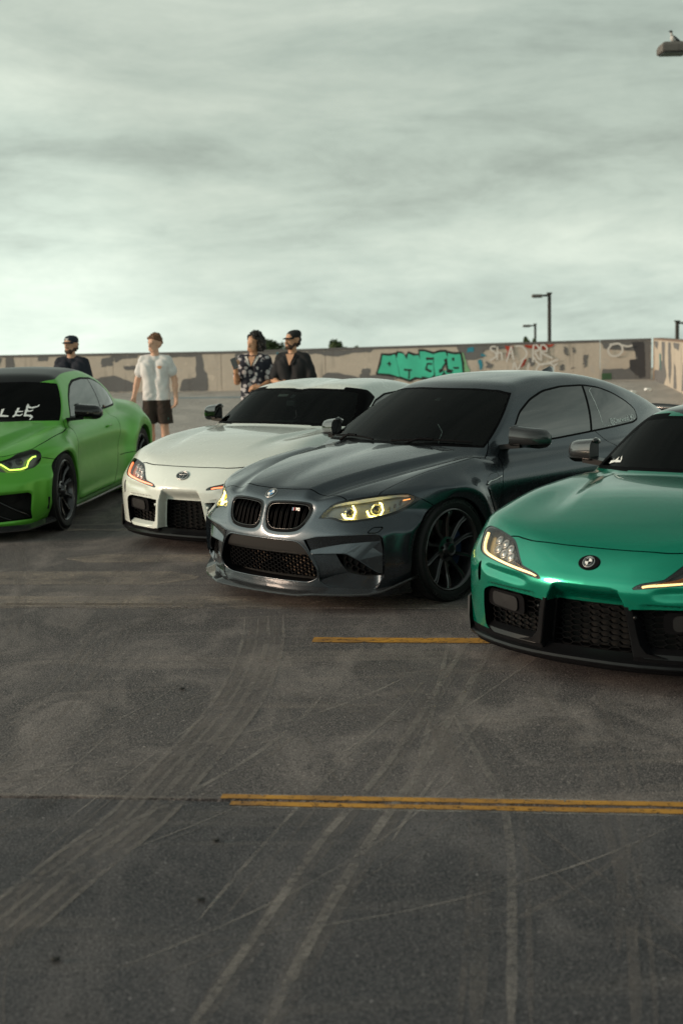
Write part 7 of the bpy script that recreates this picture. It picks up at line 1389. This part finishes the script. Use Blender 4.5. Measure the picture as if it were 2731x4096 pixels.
def make_people():
    cloth = lambda n, c, r=0.85: vary(mat(n, c, r, bump=(90, 0.002, 0.3)), 6, 0.12)
    navy = cloth('navy_tee', (0.012, 0.016, 0.028)); white = cloth('white_tee', (0.74, 0.74, 0.74)); brown = cloth('brown_shorts', (0.035, 0.024, 0.018)); black = cloth('black_cotton', (0.010, 0.011, 0.014)); denim = cloth('dark_denim', (0.025, 0.03, 0.04))
    fl = mat('floral_print', (0.012, 0.014, 0.024), 0.85); nt = fl.node_tree; b = nt.nodes['Principled BSDF']; co = nt.nodes.new('ShaderNodeTexCoord').outputs['Object']
    v = nt.nodes.new('ShaderNodeTexVoronoi'); v.inputs['Scale'].default_value = 13; nt.links.new(co, v.inputs[0]); n2 = noise(nt, co, 30, 3, 0.6, 1.0); ad = nt.nodes.new('ShaderNodeMath'); ad.operation = 'MULTIPLY_ADD'; ad.inputs[1].default_value = 0.55; nt.links.new(n2, ad.inputs[0]); nt.links.new(v.outputs['Distance'], ad.inputs[2])
    nt.links.new(rgb_mix(nt, rng(nt, ad.outputs[0], 0.66, 0.72), (0.50, 0.48, 0.50), (0.012, 0.014, 0.026)), b.inputs['Base Color'])
    dk = mat('black_hair', (0.012, 0.010, 0.009), 0.6); br = vary(mat('brown_hair', (0.17, 0.080, 0.038), 0.6), 60, 0.5)
    short = lambda s, e, w, d=(0, 0, -1), c=(0, -1, 0): (s, e, w, d, c)
    # arms listed image-right first, then image-left
    person('man in a navy cap and navy shirt standing with arms crossed behind the lime coupe', (-3.63, 19.5), -8, 1.775, -18, 0.0, [short((0.170, 0.01, 1.42), (0.245, -0.03, 1.13), (0.03, -0.20, 1.15), (-1, -0.05, 0.15), (0, 0.6, -1)), short((-0.170, 0.01, 1.42), (-0.245, -0.03, 1.13), (-0.03, -0.175, 1.18), (1, 0.0, 0.10), (0, 0.8, -0.5))], (0.58, 0.33, 0.22), dict(hem=0.90, sleeve=0.72, m=navy), dict(hem=0.08, m=denim), dict(b=[((0, 0.025, 1.66), 0.090), ((0, 0.045, 1.63), 0.075)], pl=(-1.0, 0.25, -0.01), m=dk), [cap_on(cloth('navy_cap', (0.014, 0.020, 0.036)), 'ny'), beard_on((0.045, 0.026, 0.017))])
    def chest_print(body, hp):
        pts = [(0.085 + 0.032 * math.cos(a) * (1 + 0.25 * math.sin(3 * a)), 1.325 + 0.022 * math.sin(a)) for a in np.linspace(0, 2 * math.pi, 19)[:-1]]; n = len(pts)
        pydata('chest_print', [(a, -0.125, c) for a, c in pts] + [(0.085, -0.127, 1.325)], [(i, (i + 1) % n, n) for i in range(n)], mat('orange_print', (0.66, 0.34, 0.20), 0.8), body)
    def leg_patch(body, hp): MB().box((0.165, -0.085, 0.605), (0.03, 0.012, 0.03)).build('shorts_patch', mat('teal_patch', (0.08, 0.25, 0.20), 0.7), body)
    person('young man in a pale grey shirt and brown shorts between lime and white cars', (-2.555, 20.0), -6, 1.77, -28, 0.06, [short((0.172, 0.01, 1.42), (0.262, 0.03, 1.15), (0.285, -0.045, 0.90), (0.0, -0.12, -1), (-0.8, -0.4, 0)), short((-0.172, 0.01, 1.42), (-0.268, 0.03, 1.15), (-0.315, -0.04, 0.905), (-0.08, -0.1, -1), (0.8, -0.4, 0))], (0.68, 0.41, 0.29), dict(hem=0.865, sleeve=0.60, m=white, parts=[chest_print]), dict(hem=0.535, m=brown), dict(b=[((0, 0.02, 1.715), 0.093), ((0, 0.04, 1.68), 0.090), ((0.03, -0.055, 1.722), 0.046), ((-0.03, -0.055, 1.722), 0.046), ((0.0, -0.065, 1.728), 0.046)], pl=(-0.42, -1.0, -0.105), m=br), [leg_patch])
    def collar(body, hp):
        cm = mat('pale_collar', (0.55, 0.54, 0.52), 0.85)
        for s in (1, -1): pydata('collar', [(s * 0.015, -0.135, 1.335), (s * 0.070, -0.085, 1.475), (s * 0.105, -0.075, 1.465), (s * 0.060, -0.135, 1.375)], [(0, 1, 2, 3)], cm, body)
        pydata('open_neck', [(0, -0.134, 1.335), (0.05, -0.086, 1.47), (-0.05, -0.086, 1.47)], [(0, 1, 2)], mat('neck_skin', (0.54, 0.29, 0.17), 0.55), body)
    def phone(body, hp):
        Mx = Matrix.Rotation(R(-28), 3, 'Y') @ Matrix.Rotation(R(18), 3, 'X'); o = MB().box((0, 0, 0), (0.075, 0.009, 0.150), Mx).build('phone', mat('phone_black', (0.008, 0.008, 0.009), 0.2), None, bevel=0.003); wm = body.matrix_world; return o
    p3 = person('long-haired man in a navy floral shirt holding a phone behind the white car', (-1.105, 18.8), -14, 1.735, -22, 0.22, [short((0.170, 0.01, 1.42), (0.245, 0.0, 1.13), (0.13, -0.19, 1.06), (-1, -0.2, 0.05), (0, 0.6, -1)), short((-0.170, 0.01, 1.42), (-0.235, -0.03, 1.13), (-0.185, -0.22, 1.27), (0.05, -0.35, 1), (0.5, 0.6, 0))], (0.54, 0.29, 0.17), dict(hem=0.86, sleeve=0.72, m=fl, parts=[collar]), dict(hem=0.08, m=black), dict(b=[((0, 0.03, 1.715), 0.098), ((0.075, 0.03, 1.68), 0.068), ((-0.065, 0.03, 1.68), 0.055), ((0.098, 0.045, 1.625), 0.064), ((-0.078, 0.045, 1.63), 0.045), ((0.100, 0.05, 1.570), 0.060), ((0, 0.08, 1.62), 0.075), ((0, 0.085, 1.57), 0.065), ((-0.07, 0.06, 1.585), 0.042), ((0.04, -0.05, 1.74), 0.045), ((-0.045, -0.04, 1.735), 0.042), ((0.08, -0.01, 1.70), 0.04)], pl=(-1.0, -0.25, 0.062), m=dk, curl=0.010), [])
    Mx = Matrix.Rotation(R(-24), 3, 'Y') @ Matrix.Rotation(R(-14), 3, 'X'); ph = MB().box((0, 0, 0), (0.076, 0.010, 0.152), Mx).build('phone', mat('phone_black', (0.008, 0.008, 0.009), 0.2), None, bevel=0.003); bpy.context.view_layer.update(); ph.location = p3.matrix_world @ Vector((-0.185, -0.275, 1.385)); ph.rotation_euler = (0, 0, R(-14)); tag(ph, 'black phone held up by the long-haired man', 'phone')
    def vneck(body, hp):
        pydata('open_neck', [(0, -0.131, 1.325), (0.062, -0.088, 1.475), (-0.062, -0.088, 1.475)], [(0, 1, 2)], mat('neck_skin_two', (0.55, 0.30, 0.18), 0.55), body)
        for s in (1, -1): pydata('collar', [(s * 0.002, -0.134, 1.32), (s * 0.062, -0.092, 1.475), (s * 0.100, -0.070, 1.470), (s * 0.055, -0.135, 1.36)], [(0, 1, 2, 3)], black, body)
    person('man in a black cap and black collared shirt behind the white car roof', (-0.585, 18.5), -20, 1.74, -30, 0.10, [short((0.175, 0.01, 1.42), (0.275, 0.0, 1.13), (0.11, -0.19, 1.07), (-1, -0.2, 0.0), (0, 0.6, -1)), short((-0.175, 0.01, 1.42), (-0.265, -0.02, 1.13), (-0.12, -0.20, 1.10), (1, -0.1, 0.0), (0, 0.6, -1))], (0.55, 0.30, 0.18), dict(hem=0.85, sleeve=0.80, m=black, parts=[vneck]), dict(hem=0.08, m=denim), dict(b=[((0, 0.03, 1.66), 0.090), ((0, 0.05, 1.625), 0.072)], pl=(-1.0, 0.25, -0.01), m=dk), [cap_on(cloth('black_cap', (0.010, 0.011, 0.012)), 'tick'), beard_on((0.055, 0.030, 0.019))])
make_grey()
make_low('green_low_coupe', (1.696, 7.319, 0.6785), 'emerald green low coupe cropped by the right edge', paint('emerald_paint', (0.0, 0.25, 0.155), 0.6, 0.20, 1.0, 0.008, 0.1, 1.32), 0.0095, M['satin'], M['carbon'], M['gloss'], (1.0, 0.66, 0.22), 1.3, 'green')
make_low('white_low_coupe', (-0.757, 11.558, 0.5765), 'white low coupe behind the dark grey coupe', paint('pearl_white_paint', (0.74, 0.79, 0.74), 0.0, 0.25, 1.0, 0.02), 0.0135, bpy.data.materials['pearl_white_paint'] if False else None, M['gloss'], None, (1.0, 0.18, 0.05), 1.8, 'white')
make_lime()
make_people()
